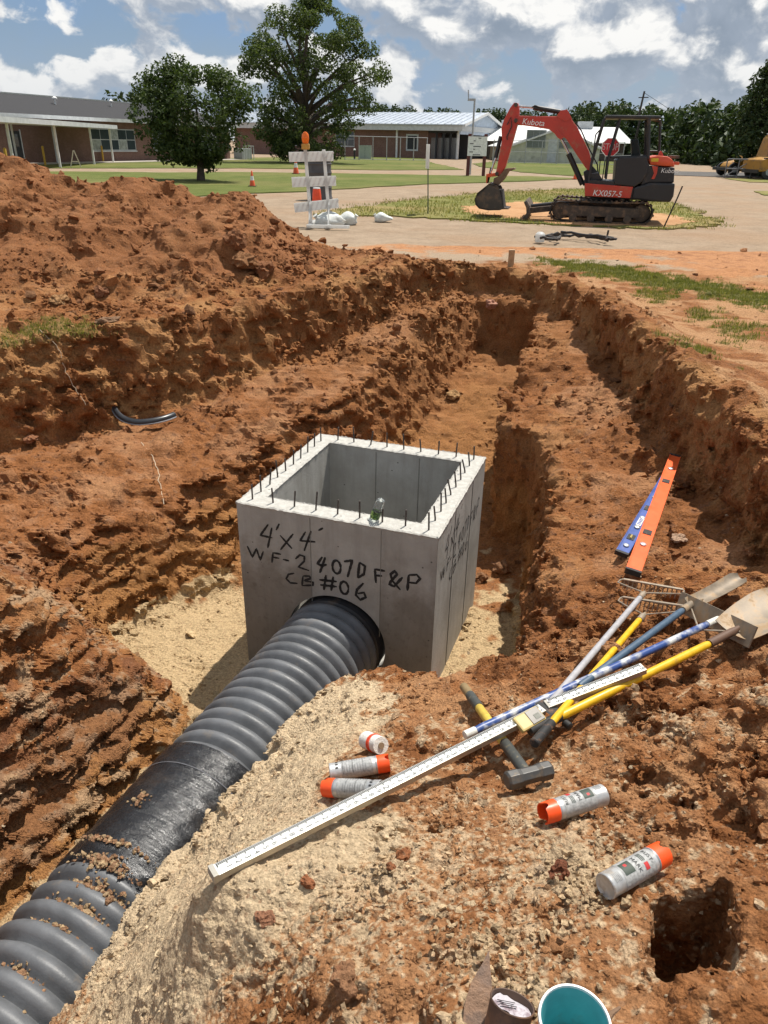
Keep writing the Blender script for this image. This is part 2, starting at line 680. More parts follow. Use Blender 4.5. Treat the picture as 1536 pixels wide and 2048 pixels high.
def detail(x, y, z, F, cols):
    """relief of the dirt, added where the field is near zero"""
    zb, g, du, dl, zf, b, bu, dh, zh, sa = cols
    wallness = np.clip(sstep(.12, -.02, np.abs(dl - b * (z - zf)) - .02) * (z > zf + .10) * (z < zb + .05), 0, 1)
    wall2 = np.clip(sstep(.14, 0, np.abs(du - bu * (z - zb))) * (z > zb + .06) * (z < g + .03), 0, 1)
    floor = sstep(.12, .02, z - zf) * (dl < .1)
    lot = sstep(12.6, 13.4, y) * sstep(.12, .02, g) * (du > .3)
    rg = sstep(2.75, 3.1, x) * (du > .2) * sstep(13.5, 12.5, y)
    # chunky, coarse zone: heap toe, rubble along the trench
    chunk = sstep(-.2, .5, fbm(x, y, z, 1.9, 1, 31))
    w = np.maximum(wallness, wall2)
    near = sstep(4.2, 3.0, y)
    rough_r = sstep(.55, 1.1, x) * sstep(1.2, 1.7, y) * near          # churned clay right of the tools
    calm = (1 - .55 * floor) * (1 - .85 * lot) * (1 - .7 * rg)
    heap = sstep(.1, .4, g) * (du > .3)
    a0 = .036 * calm * (1 - .5 * near) + .020 * heap
    n = a0 * fbm(x, y, z, .95, 1, 3)
    n = n + (.009 + .020 * w + .024 * rough_r) * calm * fbm(x, y, z, .30, 1, 50)
    # creases: sharp folds where the dirt broke
    n = n + (.010 * (1 - .75 * near) + .030 * w + .032 * rough_r) * calm * (np.abs(fbm(x, y, z, .42, 1, 63)) - .7)
    n = n + (.006 * (1 - .5 * near) + .020 * w + .012 * rough_r + .007 * heap) * calm * (np.abs(fbm(x, y, z, .17, 1, 83)) - .7)
    # layered scrape marks left by the bucket on the walls
    st = np.tanh(1.5 * fbm(x, y, z, .75, 5.5, 17))
    n = n + .075 * wallness * st * sstep(.4, -.6, x) + .030 * wall2 * st * sstep(.4, -.6, x)
    # clods: rounded lumps with crevices between them
    f1 = wor(x, y, z, .20, 9)
    f2 = wor(x, y, z, .085, 40)
    f3 = wor(x, y, z, .042, 71)
    sel = sstep(.1, .9, fbm(x, y, z, .9, 1, 31) + .5 * w + .35 * heap + .6 * rough_r - .25 * near)
    cl = calm * (1 - .6 * floor) * (1 - .45 * wallness) * (1 - .7 * sa)
    n = n - .13 * sel * cl * np.sqrt(np.clip(.40 ** 2 - f1 ** 2, 0, 1))
    n = n - .075 * (.25 * (1 - .6 * near) + .75 * sel * (1 - .5 * near * (1 - rough_r))) * cl * np.sqrt(np.clip(.46 ** 2 - f2 ** 2, 0, 1))
    n = n - .024 * (1 - .9 * lot) * (1 - .5 * sa) * np.sqrt(np.clip(.48 ** 2 - f3 ** 2, 0, 1))
    n = n + .004 * fbm(x, y, z, .06, 1, 91) * (1 - .5 * lot)
    # the right hand cuts were sheared nearly clean: upright grooves only
    rw = np.maximum(wallness * (z < zb - .10), .75 * wall2 * (z < g - .10)) * sstep(.45, .85, x)
    n = n * (1 - .7 * rw) + .022 * rw * fbm(x, y, z, .17, .22, 77)
    n = n + .022 * sstep(7.5, 8.5, y) * floor * fbm(x, y, z, .45, 1, 13)
    return F + n


S = 0.0044
YC = 1.7
T0, T1 = math.asinh(.30 / YC), math.asinh(15.6 / YC)
U0, U1 = -.74, .74
NI, NJ = int((U1 - U0) / S), int((T1 - T0) / S)


def to_world(i, j, k):
    y = YC * np.sinh(T0 + j * S)
    D = np.sqrt(y * y + YC * YC)
    return (U0 + i * S) * D, y, CAM_H + (k * S - 2.6) * D


def build_terrain():
    jj, ii = np.meshgrid(np.arange(NJ + 1), np.arange(NI + 1))
    X, Y, _ = to_world(ii.astype(float), jj.astype(float), 0)
    C = columns(X, Y)
    zb, g, du, dl, zf, b, bu, dh, zh, sa = C
    # rough top / bottom of the surface in each column
    top = np.where(du < .1, zb, np.maximum(g, np.where(du < .9, zb, g)))
    top = np.where(np.abs(du) < .9, np.maximum(zb, np.where(du > -.1, g, zb)), top)
    bot = np.where(du < .9, np.minimum(zb, g), g)
    bot = np.where(dl < .9, np.minimum(bot, zf), bot)
    top = np.where(dl < -.05, np.where(dl > -.35, zb, zf), top)
    bot = np.where(dh < .05, -.36, bot)
    D = np.sqrt(Y * Y + YC * YC)
    klo = np.floor(((bot - .22 - CAM_H) / D + 2.6) / S).astype(int)
    khi = np.ceil(((top + .22 - CAM_H) / D + 2.6) / S).astype(int)
    BL = 24
    VP, VID, Q = [], [], []
    NK = 4096
    for i0 in range(0, NI, BL):
        for j0 in range(0, NJ, BL):
            i1, j1 = min(i0 + BL, NI), min(j0 + BL, NJ)
            sl = (slice(i0, i1 + 1), slice(j0, j1 + 1))
            ap = (slice(max(0, i0 - 2), i1 + 3), slice(max(0, j0 - 2), j1 + 3))
            k0, k1 = klo[ap].min(), khi[ap].max()
            ks = np.arange(k0, k1 + 1)
            x, y, z = to_world(ii[sl][..., None].astype(float), jj[sl][..., None].astype(float), ks[None, None, :].astype(float))
            x = np.broadcast_to(x, z.shape)
            y = np.broadcast_to(y, z.shape)
            cc = [np.broadcast_to(a[sl][..., None], z.shape) for a in C]
            F = field0(z, cc)
            m_ = np.abs(F) < .20
            if not m_.any():
                continue
            F = F.copy()
            F[m_] = detail(x[m_], y[m_], z[m_], F[m_], [a[m_] for a in cc])
            s = F < 0
            # surface nets
            n0 = s.astype(np.int8)
            tot = sum(n0[a:n0.shape[0] - 1 + a, b_:n0.shape[1] - 1 + b_, c:n0.shape[2] - 1 + c] for a in (0, 1) for b_ in (0, 1) for c in (0, 1))
            ci, cj, ck = np.nonzero((tot > 0) & (tot < 8))
            if not len(ci):
                continue
            acc = np.zeros((len(ci), 3))
            cnt = np.zeros(len(ci))
            cor = [(a, b_, c) for a in (0, 1) for b_ in (0, 1) for c in (0, 1)]
            val = {q_: F[ci + q_[0], cj + q_[1], ck + q_[2]] for q_ in cor}
            for q_ in cor:
                for ax in range(3):
                    if q_[ax] == 0:
                        r_ = list(q_)
                        r_[ax] = 1
                        r_ = tuple(r_)
                        va, vb = val[q_], val[r_]
                        cr = (va < 0) != (vb < 0)
                        t = np.where(cr, va / np.where(cr, va - vb, 1), 0)
                        for d_ in range(3):
                            acc[:, d_] += np.where(cr, q_[d_] + (t if d_ == ax else 0), 0)
                        cnt += cr
            acc /= cnt[:, None]
            VP.append(np.stack([acc[:, 0] + ci + i0, acc[:, 1] + cj + j0, acc[:, 2] + ck + k0], 1))
            VID.append(((ci + i0).astype(np.int64) * (NJ + 1) + (cj + j0)) * NK + ck + k0)

            def cid(a, b_, c):
                return ((a + i0).astype(np.int64) * (NJ + 1) + (b_ + j0)) * NK + c + k0
            for ax in range(3):
                sh = [slice(None, -1)] * 3
                lo_, hi_ = [slice(0, -1)] * 3, [slice(0, -1)] * 3
                hi_[ax] = slice(1, None)
                A, B = s[tuple(lo_)], s[tuple(hi_)]
                e = np.nonzero(A != B)
                if not len(e[0]):
                    continue
                up_ = A[e]
                a, b_, c = e
                o1, o2 = [(1, 2), (2, 0), (0, 1)][ax]

                def sft(d1, d2):
                    v = [a, b_, c]
                    v[o1] = v[o1] - d1
                    v[o2] = v[o2] - d2
                    return cid(*v)
                q4 = np.stack([sft(0, 0), sft(1, 0), sft(1, 1), sft(0, 1)], 1)
                q4[~up_] = q4[~up_][:, ::-1]
                Q.append(q4)
    VP = np.concatenate(VP)
    VID = np.concatenate(VID)
    Q = np.concatenate(Q)
    o = np.argsort(VID)
    VID, VP = VID[o], VP[o]
    idx = np.searchsorted(VID, Q)
    idx = np.minimum(idx, len(VID) - 1)
    ok = (VID[idx] == Q).all(1)
    idx = idx[ok]
    # drop floating crumbs and buried pockets: keep the big connected surface
    lab = np.arange(len(VID))
    for _ in range(60):
        mn = lab[idx].min(1)
        new = lab.copy()
        for c in range(4):
            np.minimum.at(new, idx[:, c], mn)
        new = new[new]
        new = new[new]
        if (new == lab).all():
            break
        lab = new
    u_, inv, ct = np.unique(lab, return_inverse=True, return_counts=True)
    keep = ct[inv] > 3000
    idx = idx[keep[idx].all(1)]
    used = np.zeros(len(VID), bool)
    used[idx] = True
    ren = np.cumsum(used) - 1
    V = np.stack(to_world(VP[used, 0], VP[used, 1], VP[used, 2]), 1)
    return V, ren[idx]


TV, TQ = build_terrain()


def build_height_lookup():
    c = .04
    ix = np.floor((TV[:, 0] + 12) / c).astype(int)
    iy = np.floor(TV[:, 1] / c).astype(int)
    H = np.full((601, 401), -99.0)
    ok = (ix >= 0) & (ix < 601) & (iy >= 0) & (iy < 401)
    np.maximum.at(H, (ix[ok], iy[ok]), TV[ok, 2])
    return H


_HL = build_height_lookup()


def ground_z(x, y, r=1, mode='mean'):
    ix, iy = int((x + 12) / .04), int(y / .04)
    w = _HL[max(0, ix - r):ix + r + 1, max(0, iy - r):iy + r + 1]
    w = w[w > -50]
    if not len(w):
        return 0.0
    return float(w.max() if mode == 'max' else np.median(w))


def on_ground(px, py, z0=None, dz=0.0):
    """first point of the ground along the view through a photo pixel"""
    u, v = px - 768, py - 1024
    u, v = _c * u + _s * v, -_s * u + _c * v
    d = _fw + _rt * (u / FPX) - _up * (v / FPX)
    t = 1.2
    while t < 30:
        p = Vector((d.x * t, d.y * t, CAM_H + d.z * t))
        if p.y < 15.4 and p.z <= ground_z(p.x, p.y, 0 if p.y < 4 else 1):
            break
        t += .008 + .002 * t
    p.z += dz
    return p


def ground_material():
    mt = bpy.data.materials.new('red_clay_soil')
    mt.use_nodes = True
    t = NT(mt.node_tree)
    b = t.n['Principled BSDF']
    at = t.node('ShaderNodeAttribute', attribute_name='soil')
    geo = t.node('ShaderNodeNewGeometry')
    v = geo.outputs['Position']
    grain = t.noise(v, 55, 8, 0.72)
    lump = t.noise(v, 11, 6, 0.65)
    col = t.mix(t.range(grain, 0.28, 0.72), t.mix(1.0, at.outputs[0], (.62, .60, .58), 'MULTIPLY'), t.mix(1.0, at.outputs[0], (1.34, 1.34, 1.34), 'MULTIPLY'))
    col = t.mix(t.range(lump, 0.55, 0.75, 0, .30), col, t.mix(1.0, at.outputs[0], (.60, .56, .55), 'MULTIPLY'))
    # crumbs of paler and darker stone
    nd = t.node('ShaderNodeTexVoronoi', inp={'Scale': 48.0})
    t.l.new(v, nd.inputs['Vector'])
    sp = t.node('ShaderNodeSeparateColor')
    t.l.new(nd.outputs['Color'], sp.inputs[0])
    sel = t.math('MULTIPLY', t.range(sp.outputs[0], .80, .84), t.range(nd.outputs['Distance'], .42, .30))
    col = t.mix(t.math('MULTIPLY', sel, .55), col, t.mix(sp.outputs[1], (.34, .22, .13), (.22, .085, .04)))
    t.set(b.inputs['Base Color'], col)
    b.inputs['Roughness'].default_value = .93
    b.inputs['Specular IOR Level'].default_value = .18
    vo = t.voronoi(v, 95, 'F1', 0)
    h = t.math('ADD', t.math('MULTIPLY', grain, 1.0), t.math('MULTIPLY', vo, -.55))
    h = t.math('ADD', h, t.math('MULTIPLY', t.noise(v, 190, 4, .7), .4))
    bp = t.node('ShaderNodeBump')
    bp.inputs['Strength'].default_value = .85
    bp.inputs['Distance'].default_value = .018
    t.l.new(h, bp.inputs['Height'])
    t.l.new(bp.outputs[0], b.inputs['Normal'])
    return mt


SOIL = ground_material()


def P2(lst, z):
    if z is None:
        return [tuple(on_ground(a, b)[:2]) for a, b in lst]
    return [tuple(unproj(a, b, z)[:2]) for a, b in lst]


SAND_FORE = P2([(700, 1345), (760, 1400), (735, 1470), (650, 1520), (625, 1570), (640, 1630), (800, 1650), (700, 1720), (620, 1800), (520, 1850), (440, 1930), (380, 2060), (60, 2060),
                (200, 1850), (330, 1650), (430, 1520), (560, 1420), (640, 1380)], None)
SAND_FORE2 = [P2([(1050, 1640), (1190, 1650), (1240, 1740), (1200, 1830), (1080, 1800), (1010, 1730)], None),
              P2([(1000, 1950), (1080, 1930), (1100, 2010), (1000, 2040)], None),
              P2([(640, 1690), (830, 1690), (880, 1780), (720, 1860), (520, 1850)], None)]
GRASS_R = P2([(1075, 512), (1200, 522), (1350, 545), (1536, 578), (1600, 590), (1600, 620), (1536, 610), (1400, 582), (1250, 555), (1130, 533)], .05)
GRASS_L = P2([(0, 655), (60, 640), (150, 628), (200, 632), (190, 655), (90, 668), (0, 680)], .05)
GRASS_T = [P2(q, .05) for q in ([(1380, 615), (1440, 612), (1450, 632), (1390, 635)], [(1440, 640), (1500, 640), (1510, 660), (1450, 655)], [(1330, 690), (1400, 700), (1430, 730), (1350, 715)],
                                [(1290, 570), (1350, 580), (1330, 600), (1280, 590)], [(1470, 665), (1500, 665), (1500, 680), (1470, 680)])]
MUD_EDGE = P2([(740, 500), (900, 480), (1100, 462), (1250, 470), (1536, 500), (1700, 520), (1700, 560), (1536, 560), (1300, 520), (1080, 505)], 0)


def soil_colour(V, scatter=False):
    x, y, z = V[:, 0], V[:, 1], V[:, 2]
    zb, g, du, dl, zf, b, bu, dh, zh, sa = columns(x, y)
    n1 = fbm(x, y, z, 1.3, 1, 5)
    n2 = fbm(x, y, z, .35, 1, 25)
    n3 = fbm(x, y, z, .10, 1, 45)
    n4 = fbm(x, y, z, .035, 1, 57)

    def lerp(c, col, f):
        return c + (np.array(col)[None] - c) * np.clip(f, 0, 1)[:, None]
    c = np.tile(np.array((.278, .114, .040)), (len(V), 1))
    c = lerp(c, (.355, .172, .070), sstep(.1, 1.3, n1 * .6 + n2 * .5))
    c = lerp(c, (.215, .086, .030), sstep(.2, 1.4, -n1 * .4 - n2 * .7))
    c = lerp(c, (.15, .075, .045), .6 * sstep(1.0, 1.8, n3 + .4 * n2) * sstep(2.6, 3.6, y))
    # heap: evener red brown
    heap = sstep(.08, .35, g) * (du > .3)
    c = lerp(c, (.242, .102, .042), .6 * heap)
    # ochre band and pale weathered chalky clods on the walls
    pit = (dl < .75) & (z < zb - .1)
    oc = sstep(-1.25, -1.55, z + .12 * n1) * sstep(-2.05, -1.8, z) * pit
    c = lerp(c, (.34, .165, .058), .8 * oc)
    far = sstep(8.0, 9.2, y) * (du < .25)
    c = lerp(c, (.30, .138, .052), .5 * far)
    bank = (du > -.05) & (du < .9) & (z > zb + .03) & (z < g + .02)
    c = lerp(c, (.36, .185, .072), .7 * bank * sstep(-.5, .6, n1 + .4 * n2))
    spur = sstep(-.9, -1.3, x) * sstep(4.6, 4.2, y) * sstep(-.15, .1, -dl + .0 * x + .9 * (z > zf + .25))
    c = lerp(c, (.40, .27, .16), .75 * sstep(.35, 1.0, n2 + .6 * n3) * spur)
    c = lerp(c, (.17, .075, .042), .5 * sstep(.3, 1.0, -n1 - .3 * n2) * spur)
    # dusty bench tops
    bench = (du < -.1) & (dl > .45) & (y > 4)
    c = lerp(c, (.36, .185, .095), .45 * bench * sstep(-.8, .8, n1 + n2 * .5))
    # sand bedding
    flo = (dl < .12) & (z < zf + .22)
    nearb = sstep(6.3, 5.6, y + .4 * n2 - .5 * sstep(.6, -.6, x)) * sstep(1.6, 2.4, y)
    c = lerp(c, (.50, .365, .205), sstep(-.3, .3, .55 * nearb - .25 + .35 * (zf + .16 - z) / .1 * .5 - .15 * n2) * flo * nearb)
    ds = poly_sd(x, y, SAND_FORE)
    s1 = sstep(.07, .0, ds + .05 * n2 + .03 * n3 + .025 * n4)
    fz = (y < 3.2) & (z > -1.25) & (x > -1.3)
    c = lerp(c, (.40, .215, .105), .55 * fz * sstep(-.9, .7, n1 * .5 + n2 + .6 * sstep(1.1, -.1, x)))
    c = lerp(c, (.56, .43, .275), s1)
    for q in SAND_FORE2:
        c = lerp(c, (.54, .41, .26), .9 * sstep(.0, -.05, poly_sd(x, y, q) + .08 * n2 + .06 * n3 + .06 * n4))
    fore = (y < 2.6) & (z > -1.1) & (x > -1.2)
    c = lerp(c, (.53, .39, .245), .85 * fore * sstep(.85, 1.1, .7 * n3 + .6 * n2 + .55 * n4 + .5 * sstep(.9, .0, x) - .35))
    # right grade: pale dusty hardpan with bits of turf, muddy strip, chip-seal lot
    rg = (du > .25) & (x > 1.2)
    c = lerp(c, (.42, .235, .115), .85 * rg * sstep(-.9, .5, n1 + .4 * n2) * sstep(13.4, 12.6, y))
    lot = sstep(13.0, 13.7, y + .25 * n1 + .1 * n2 + .12 * (x - 2)) * (g < .10)
    c = lerp(c, (.365, .275, .188), lot)
    dm = poly_sd(x, y, MUD_EDGE)
    c = lerp(c, (.45, .215, .095), .95 * sstep(.6, -.2, dm + .35 * n1 + .18 * n2) * (g < .12))
    rut = np.abs(np.sin((y - .12 * x + .12 * n1) * 4.2))
    c = lerp(c, (.28, .125, .06), .7 * sstep(.3, -.3, dm + .3 * n2) * sstep(.3, 1.1, n2 + .5 * n3 + .9 * (rut < .25)) * (g < .12))
    gm = np.zeros(len(V))
    ongr = sstep(.14, .05, np.abs(z - g))
    gm = np.maximum(gm, sstep(.10, -.10, poly_sd(x, y, GRASS_R) + .16 * n2 + .06 * n3))
    gm = np.maximum(gm, .5 * sstep(.05, -.05, poly_sd(x, y, GRASS_L) + .12 * n2 + .05 * n3))
    for q in GRASS_T:
        gm = np.maximum(gm, .7 * sstep(.06, -.08, poly_sd(x, y, q) + .10 * n2))
    gm = gm * ongr
    c = lerp(c, (.13, .125, .035), gm)
    # overspray of orange marking paint at the basin corner
    dp = np.sqrt((x - .42) ** 2 + (y - 4.42) ** 2 + ((z + 2.0) * .5) ** 2)
    c = lerp(c, (.75, .09, .03), sstep(.24, .10, dp + .04 * n3) * (x > .2))
    return np.clip(c, .01, .9), gm


TC, TG = soil_colour(TV)
terrain = np_mesh('ground_excavation', TV, quads=TQ, material=SOIL, smooth=False)
tag(terrain, kind='structure')
ca = terrain.data.color_attributes.new('soil', 'FLOAT_COLOR', 'POINT')
ca.data.foreach_set('color', np.column_stack([TC, np.ones(len(TC))]).astype(np.float32).ravel())



def surroundings():
    """coarser ground to either side of the dig and behind the viewpoint"""
    xs, ys = np.arange(-15, 15.01, .15), np.arange(-4, 15.45, .15)
    X, Y = np.meshgrid(xs, ys, indexing='ij')
    x, y = X.ravel(), Y.ravel()
    zb, g, du, dl, zf, b, bu, dh, zh, sa = columns(x, y)
    zb = np.clip(zb, -1.1, .3)
    f = sstep(-.05, .35, du)
    z = zb * (1 - f) + g * f
    z = np.where(dl < .1, np.minimum(z, zf + np.clip(dl, 0, .1) * 8), z)
    lot = sstep(12.6, 13.4, y) * (g < .12)
    z = z - .03 + (.036 * fbm(x, y, z, .95, 1, 3) + .02 * fbm(x, y, z, .3, 1, 50)) * (1 - .9 * lot)
    V = np.column_stack([x, y, z])
    n, m = X.shape
    I = np.arange(n * m).reshape(n, m)
    Q = np.stack([I[:-1, :-1], I[1:, :-1], I[1:, 1:], I[:-1, 1:]], -1).reshape(-1, 4)
    D = np.sqrt(np.maximum(y, .3) ** 2 + YC ** 2)
    inside = (np.abs(x) < .715 * D) & (y > .36) & (y < 15.6)
    Q = Q[~inside[Q].all(1)]
    used = np.unique(Q)
    ren = np.zeros(len(V), int)
    ren[used] = np.arange(len(used))
    V, Q = V[used], ren[Q]
    c, _ = soil_colour(V)
    o = np_mesh('ground_surroundings', V, quads=Q, material=SOIL, smooth=True)
    a = o.data.color_attributes.new('soil', 'FLOAT_COLOR', 'POINT')
    a.data.foreach_set('color', np.column_stack([c, np.ones(len(c))]).astype(np.float32).ravel())
    tag(o, kind='structure')


surroundings()

# ------------------------------------------------------------------ loose crumbs and clods
_ICO_V = None


def ico():
    bm = bmesh.new()
    bmesh.ops.create_icosphere(bm, subdivisions=1, radius=1)
    v = np.array([tuple(p.co) for p in bm.verts])
    f = np.array([[q.index for q in p.verts] for p in bm.faces])
    bm.free()
    return v, f


IV, IF = ico()


def scatter(name, pos, size, cols, sink=.25, flat=.75, seed=3, material=None):
    g = np.random.default_rng(seed)
    n = len(pos)
    base = np.stack([IV * (1 + .34 * g.standard_normal((len(IV), 1))) for _ in range(14)])
    b = base[g.integers(0, 14, n)] * np.stack([np.ones(n), g.uniform(.6, 1, n), g.uniform(.5, .9, n)], 1)[:, None, :]
    q = g.standard_normal((n, 4))
    q /= np.linalg.norm(q, axis=1)[:, None]
    w, x, y, z = q.T
    Rm = np.stack([np.stack([1 - 2 * (y * y + z * z), 2 * (x * y - w * z), 2 * (x * z + w * y)], 1),
                   np.stack([2 * (x * y + w * z), 1 - 2 * (x * x + z * z), 2 * (y * z - w * x)], 1),
                   np.stack([2 * (x * z - w * y), 2 * (y * z + w * x), 1 - 2 * (x * x + y * y)], 1)], 1)
    V = np.einsum('nij,nkj->nki', Rm, b) * size[:, None, None]
    V[:, :, 2] *= flat
    V += pos[:, None, :]
    V[:, :, 2] += (size * (.5 - sink))[:, None] * .6
    F = IF[None] + (np.arange(n) * len(IV))[:, None, None]
    o = np_mesh(name, V.reshape(-1, 3), tris=F.reshape(-1, 3), material=material or SOIL, smooth=False)
    a = o.data.color_attributes.new('soil', 'FLOAT_COLOR', 'POINT')
    cc = np.repeat(np.column_stack([cols, np.ones(n)]), len(IV), axis=0)
    a.data.foreach_set('color', cc.astype(np.float32).ravel())
    tag(o, kind='stuff')
    return o


def scatter_all():
    g = np.random.default_rng(21)
    # area weight of a vertex ~ (S*D)^2
    D2 = TV[:, 1] ** 2 + YC ** 2
    x, y, z = TV.T
    zb, gg, du, dl, zf, b, bu, dh, zh, sa = columns(x, y)
    lotm = (y > 13.2) & (gg < .12)
    rg = (du > .3) & (x > 1.5)
    wgt = np.ones(len(TV))
    wgt[lotm] = .03
    wgt[rg] = .18
    wgt[(dl < 0) & (z < zf + .2)] = .5
    n2 = fbm(x, y, z, .8, 1, 31)
    wgt *= .25 + sstep(-.3, 1.2, n2) * 1.5
    wgt *= 1 - .75 * sa
    wgt[(y > 7) & (y < 9.5) & (gg > .02) & (gg < .5) & (x < 0)] *= 1.6
    cand = g.choice(len(TV), 33000, replace=False, p=wgt / wgt.sum())
    pos = TV[cand]
    D = np.sqrt(D2[cand])
    size = D * .0016 * np.exp(.55 * g.standard_normal(len(cand)))
    size = np.clip(size, .004, .075)
    big = g.random(len(cand)) < .035
    size[big] *= g.uniform(1.5, 2.6, big.sum())
    size = np.minimum(size, .09)
    cols = TC[cand] * g.uniform(.75, 1.25, (len(cand), 1))
    pale = (g.random(len(cand)) < .05) & (pos[:, 1] < 5)
    cols[pale] = np.array((.47, .36, .24)) * g.uniform(.8, 1.15, (pale.sum(), 1))
    # finer crumbs where the camera is close
    w3 = np.where((y < 3.4) & (z > -1.4), D2 * (.4 + sstep(-.5, 1.0, n2)) * (1 - .35 * sa), 0)
    c3 = g.choice(len(TV), 12000, replace=False, p=w3 / w3.sum())
    s3 = np.clip(.0052 * np.exp(.5 * g.standard_normal(len(c3))), .0028, .02)
    pos = np.concatenate([pos, TV[c3]])
    size = np.concatenate([size, s3])
    s3 = s3 * (1 - .35 * sa[c3])
    k3 = TC[c3] * g.uniform(.7, 1.3, (len(c3), 1))
    pl3 = g.random(len(c3)) < .07
    k3[pl3] = np.array((.58, .43, .27)) * g.uniform(.75, 1.1, (pl3.sum(), 1))
    cols = np.concatenate([cols, k3])
    # rubble along the heap's toe and round the head of the trench
    rub = ((y > 7.9) & (y < 9.6) & (x < -.2) & (du > .25)) | ((y > 9.0) & (y < 12.8) & (x > -1.8) & (x < 1.3) & (z > -.9))
    w2 = np.where(rub & ~lotm, D2, 0) * (.2 + sstep(-.4, .8, n2))
    c2 = g.choice(len(TV), 3600, replace=False, p=w2 / w2.sum())
    s2 = np.clip(.022 * np.exp(.55 * g.standard_normal(len(c2))), .008, .10)
    pos = np.concatenate([pos, TV[c2]])
    size = np.concatenate([size, s2])
    cols = np.concatenate([cols, TC[c2] * g.uniform(.75, 1.3, (len(c2), 1))])
    o = scatter('loose_dirt_crumbs', pos, size, np.clip(cols, 0, .9))
    o['label'] = 'loose crumbs and clods of red clay strewn over the dig'
    # pale gravel patch in the foreground
    pts = []
    cen = [((1130, 1740), .13), ((1180, 1800), .10), ((960, 1880), .10), ((760, 1740), .12), ((700, 1800), .12), ((900, 1860), .2), ((1000, 2000), .1), ((560, 1950), .2), ((1100, 1850), .2)]
    for (px, py), r in cen:
        c = on_ground(px, py)
        for _ in range(70):
            a, rr = g.uniform(0, 6.28), r * abs(g.standard_normal())
            xx, yy = c.x + rr * math.cos(a), c.y + rr * math.sin(a)
            if yy > .4:
                pts.append((xx, yy, ground_z(xx, yy, 0)))
    pts = np.array(pts)
    pts = pts[np.abs(pts[:, 2]) < 1.0]
    sz = np.clip(.0065 * np.exp(.4 * g.standard_normal(len(pts))), .003, .016)
    cl = np.array((.58, .42, .25)) * g.uniform(.65, 1.15, (len(pts), 1))
    o = scatter('pale_gravel', pts, sz, cl, seed=8)
    o['label'] = 'pale gravel bits mixed into the foreground dirt'


scatter_all()


# ------------------------------------------------------------------ grass on the near strip: blades
def leaf_material(name, c1, c2, trans=.35):
    mt = bpy.data.materials.new(name)
    mt.use_nodes = True
    t = NT(mt.node_tree)
    b = t.n['Principled BSDF']
    geo = t.node('ShaderNodeNewGeometry')
    n = t.noise(geo.outputs['Position'], 2.3, 3, .6)
    r = geo.outputs['Random Per Island']
    f = t.math('ADD', t.math('MULTIPLY', n, .6), t.math('MULTIPLY', r, .5), clamp=True)
    c = t.mix(t.range(f, .2, .85), c1, c2)
    t.set(b.inputs['Base Color'], c)
    b.inputs['Roughness'].default_value = .6
    b.inputs['Specular IOR Level'].default_value = .25
    tr = t.node('ShaderNodeBsdfTranslucent')
    t.set(tr.inputs[0], t.mix(1.0, c, (1.5, 1.7, .6), 'MULTIPLY'))
    ms = t.node('ShaderNodeMixShader')
    ms.inputs[0].default_value = trans
    t.l.new(b.outputs[0], ms.inputs[1])
    t.l.new(tr.outputs[0], ms.inputs[2])
    t.l.new(ms.outputs[0], t.n['Material Output'].inputs[0])
    return mt


GRASSM = leaf_material('grass_blades', (.075, .100, .022), (.25, .21, .075))


def blades(name, pos, h, w, seed=1):
    g = np.random.default_rng(seed)
    n = len(pos)
    a = g.uniform(0, 2 * np.pi, n)
    lean = g.uniform(.1, .9, n)
    la = g.uniform(0, 2 * np.pi, n)
    hh = h * g.uniform(.5, 1.2, n)
    ww = w * g.uniform(.7, 1.3, n)
    dx, dy = np.cos(a) * ww, np.sin(a) * ww
    lx, ly = np.cos(la) * lean * hh, np.sin(la) * lean * hh
    V = np.zeros((n, 3, 3))
    V[:, 0] = pos + np.stack([-dx, -dy, -0.01 + 0 * dx], 1)
    V[:, 1] = pos + np.stack([dx, dy, -0.01 + 0 * dx], 1)
    V[:, 2] = pos + np.stack([lx, ly, hh], 1)
    F = np.arange(n * 3).reshape(-1, 3)
    o = np_mesh(name, V.reshape(-1, 3), tris=F, material=GRASSM, smooth=False)
    tag(o, kind='stuff')
    return o


def near_grass():
    g = np.random.default_rng(4)
    w = TG * (TV[:, 1] ** 2 + YC ** 2)
    w = np.where(TG > .25, w, 0)
    c = g.choice(len(TV), 17000, p=w / w.sum())
    p = TV[c] + g.normal(0, .02, (len(c), 3)) * (1, 1, 0)
    o = blades('grass_tufts', p, .042, .006)
    o['label'] = 'short green turf along the lot edge and tufts by the banks'


near_grass()

# ================================================================== lot, road, lawns
def sheet_material(name, c1, c2, c3, scale, bump=.4, bs=30, rough=.95):
    mt = bpy.data.materials.new(name)
    mt.use_nodes = True
    t = NT(mt.node_tree)
    b = t.n['Principled BSDF']
    geo = t.node('ShaderNodeNewGeometry')
    v = geo.outputs['Position']
    n = t.noise(v, scale, 7, .62)
    n2 = t.noise(v, scale * .13, 4, .6)
    f = t.noise(v, bs, 5, .75)
    c = t.mix(t.range(n, .3, .7), c1, c2)
    c = t.mix(t.range(n2, .45, .68, 0, .7), c, c3)
    c = t.mix(t.range(f, .35, .7, 0, .5), c, t.mix(1.0, c, (.55, .55, .55), 'MULTIPLY'))
    t.set(b.inputs['Base Color'], c)
    b.inputs['Roughness'].default_value = rough
    b.inputs['Specular IOR Level'].default_value = .15
    bp = t.node('ShaderNodeBump')
    bp.inputs['Strength'].default_value = bump
    bp.inputs['Distance'].default_value = .03
    t.l.new(f, bp.inputs['Height'])
    t.l.new(bp.outputs[0], b.inputs['Normal'])
    return mt


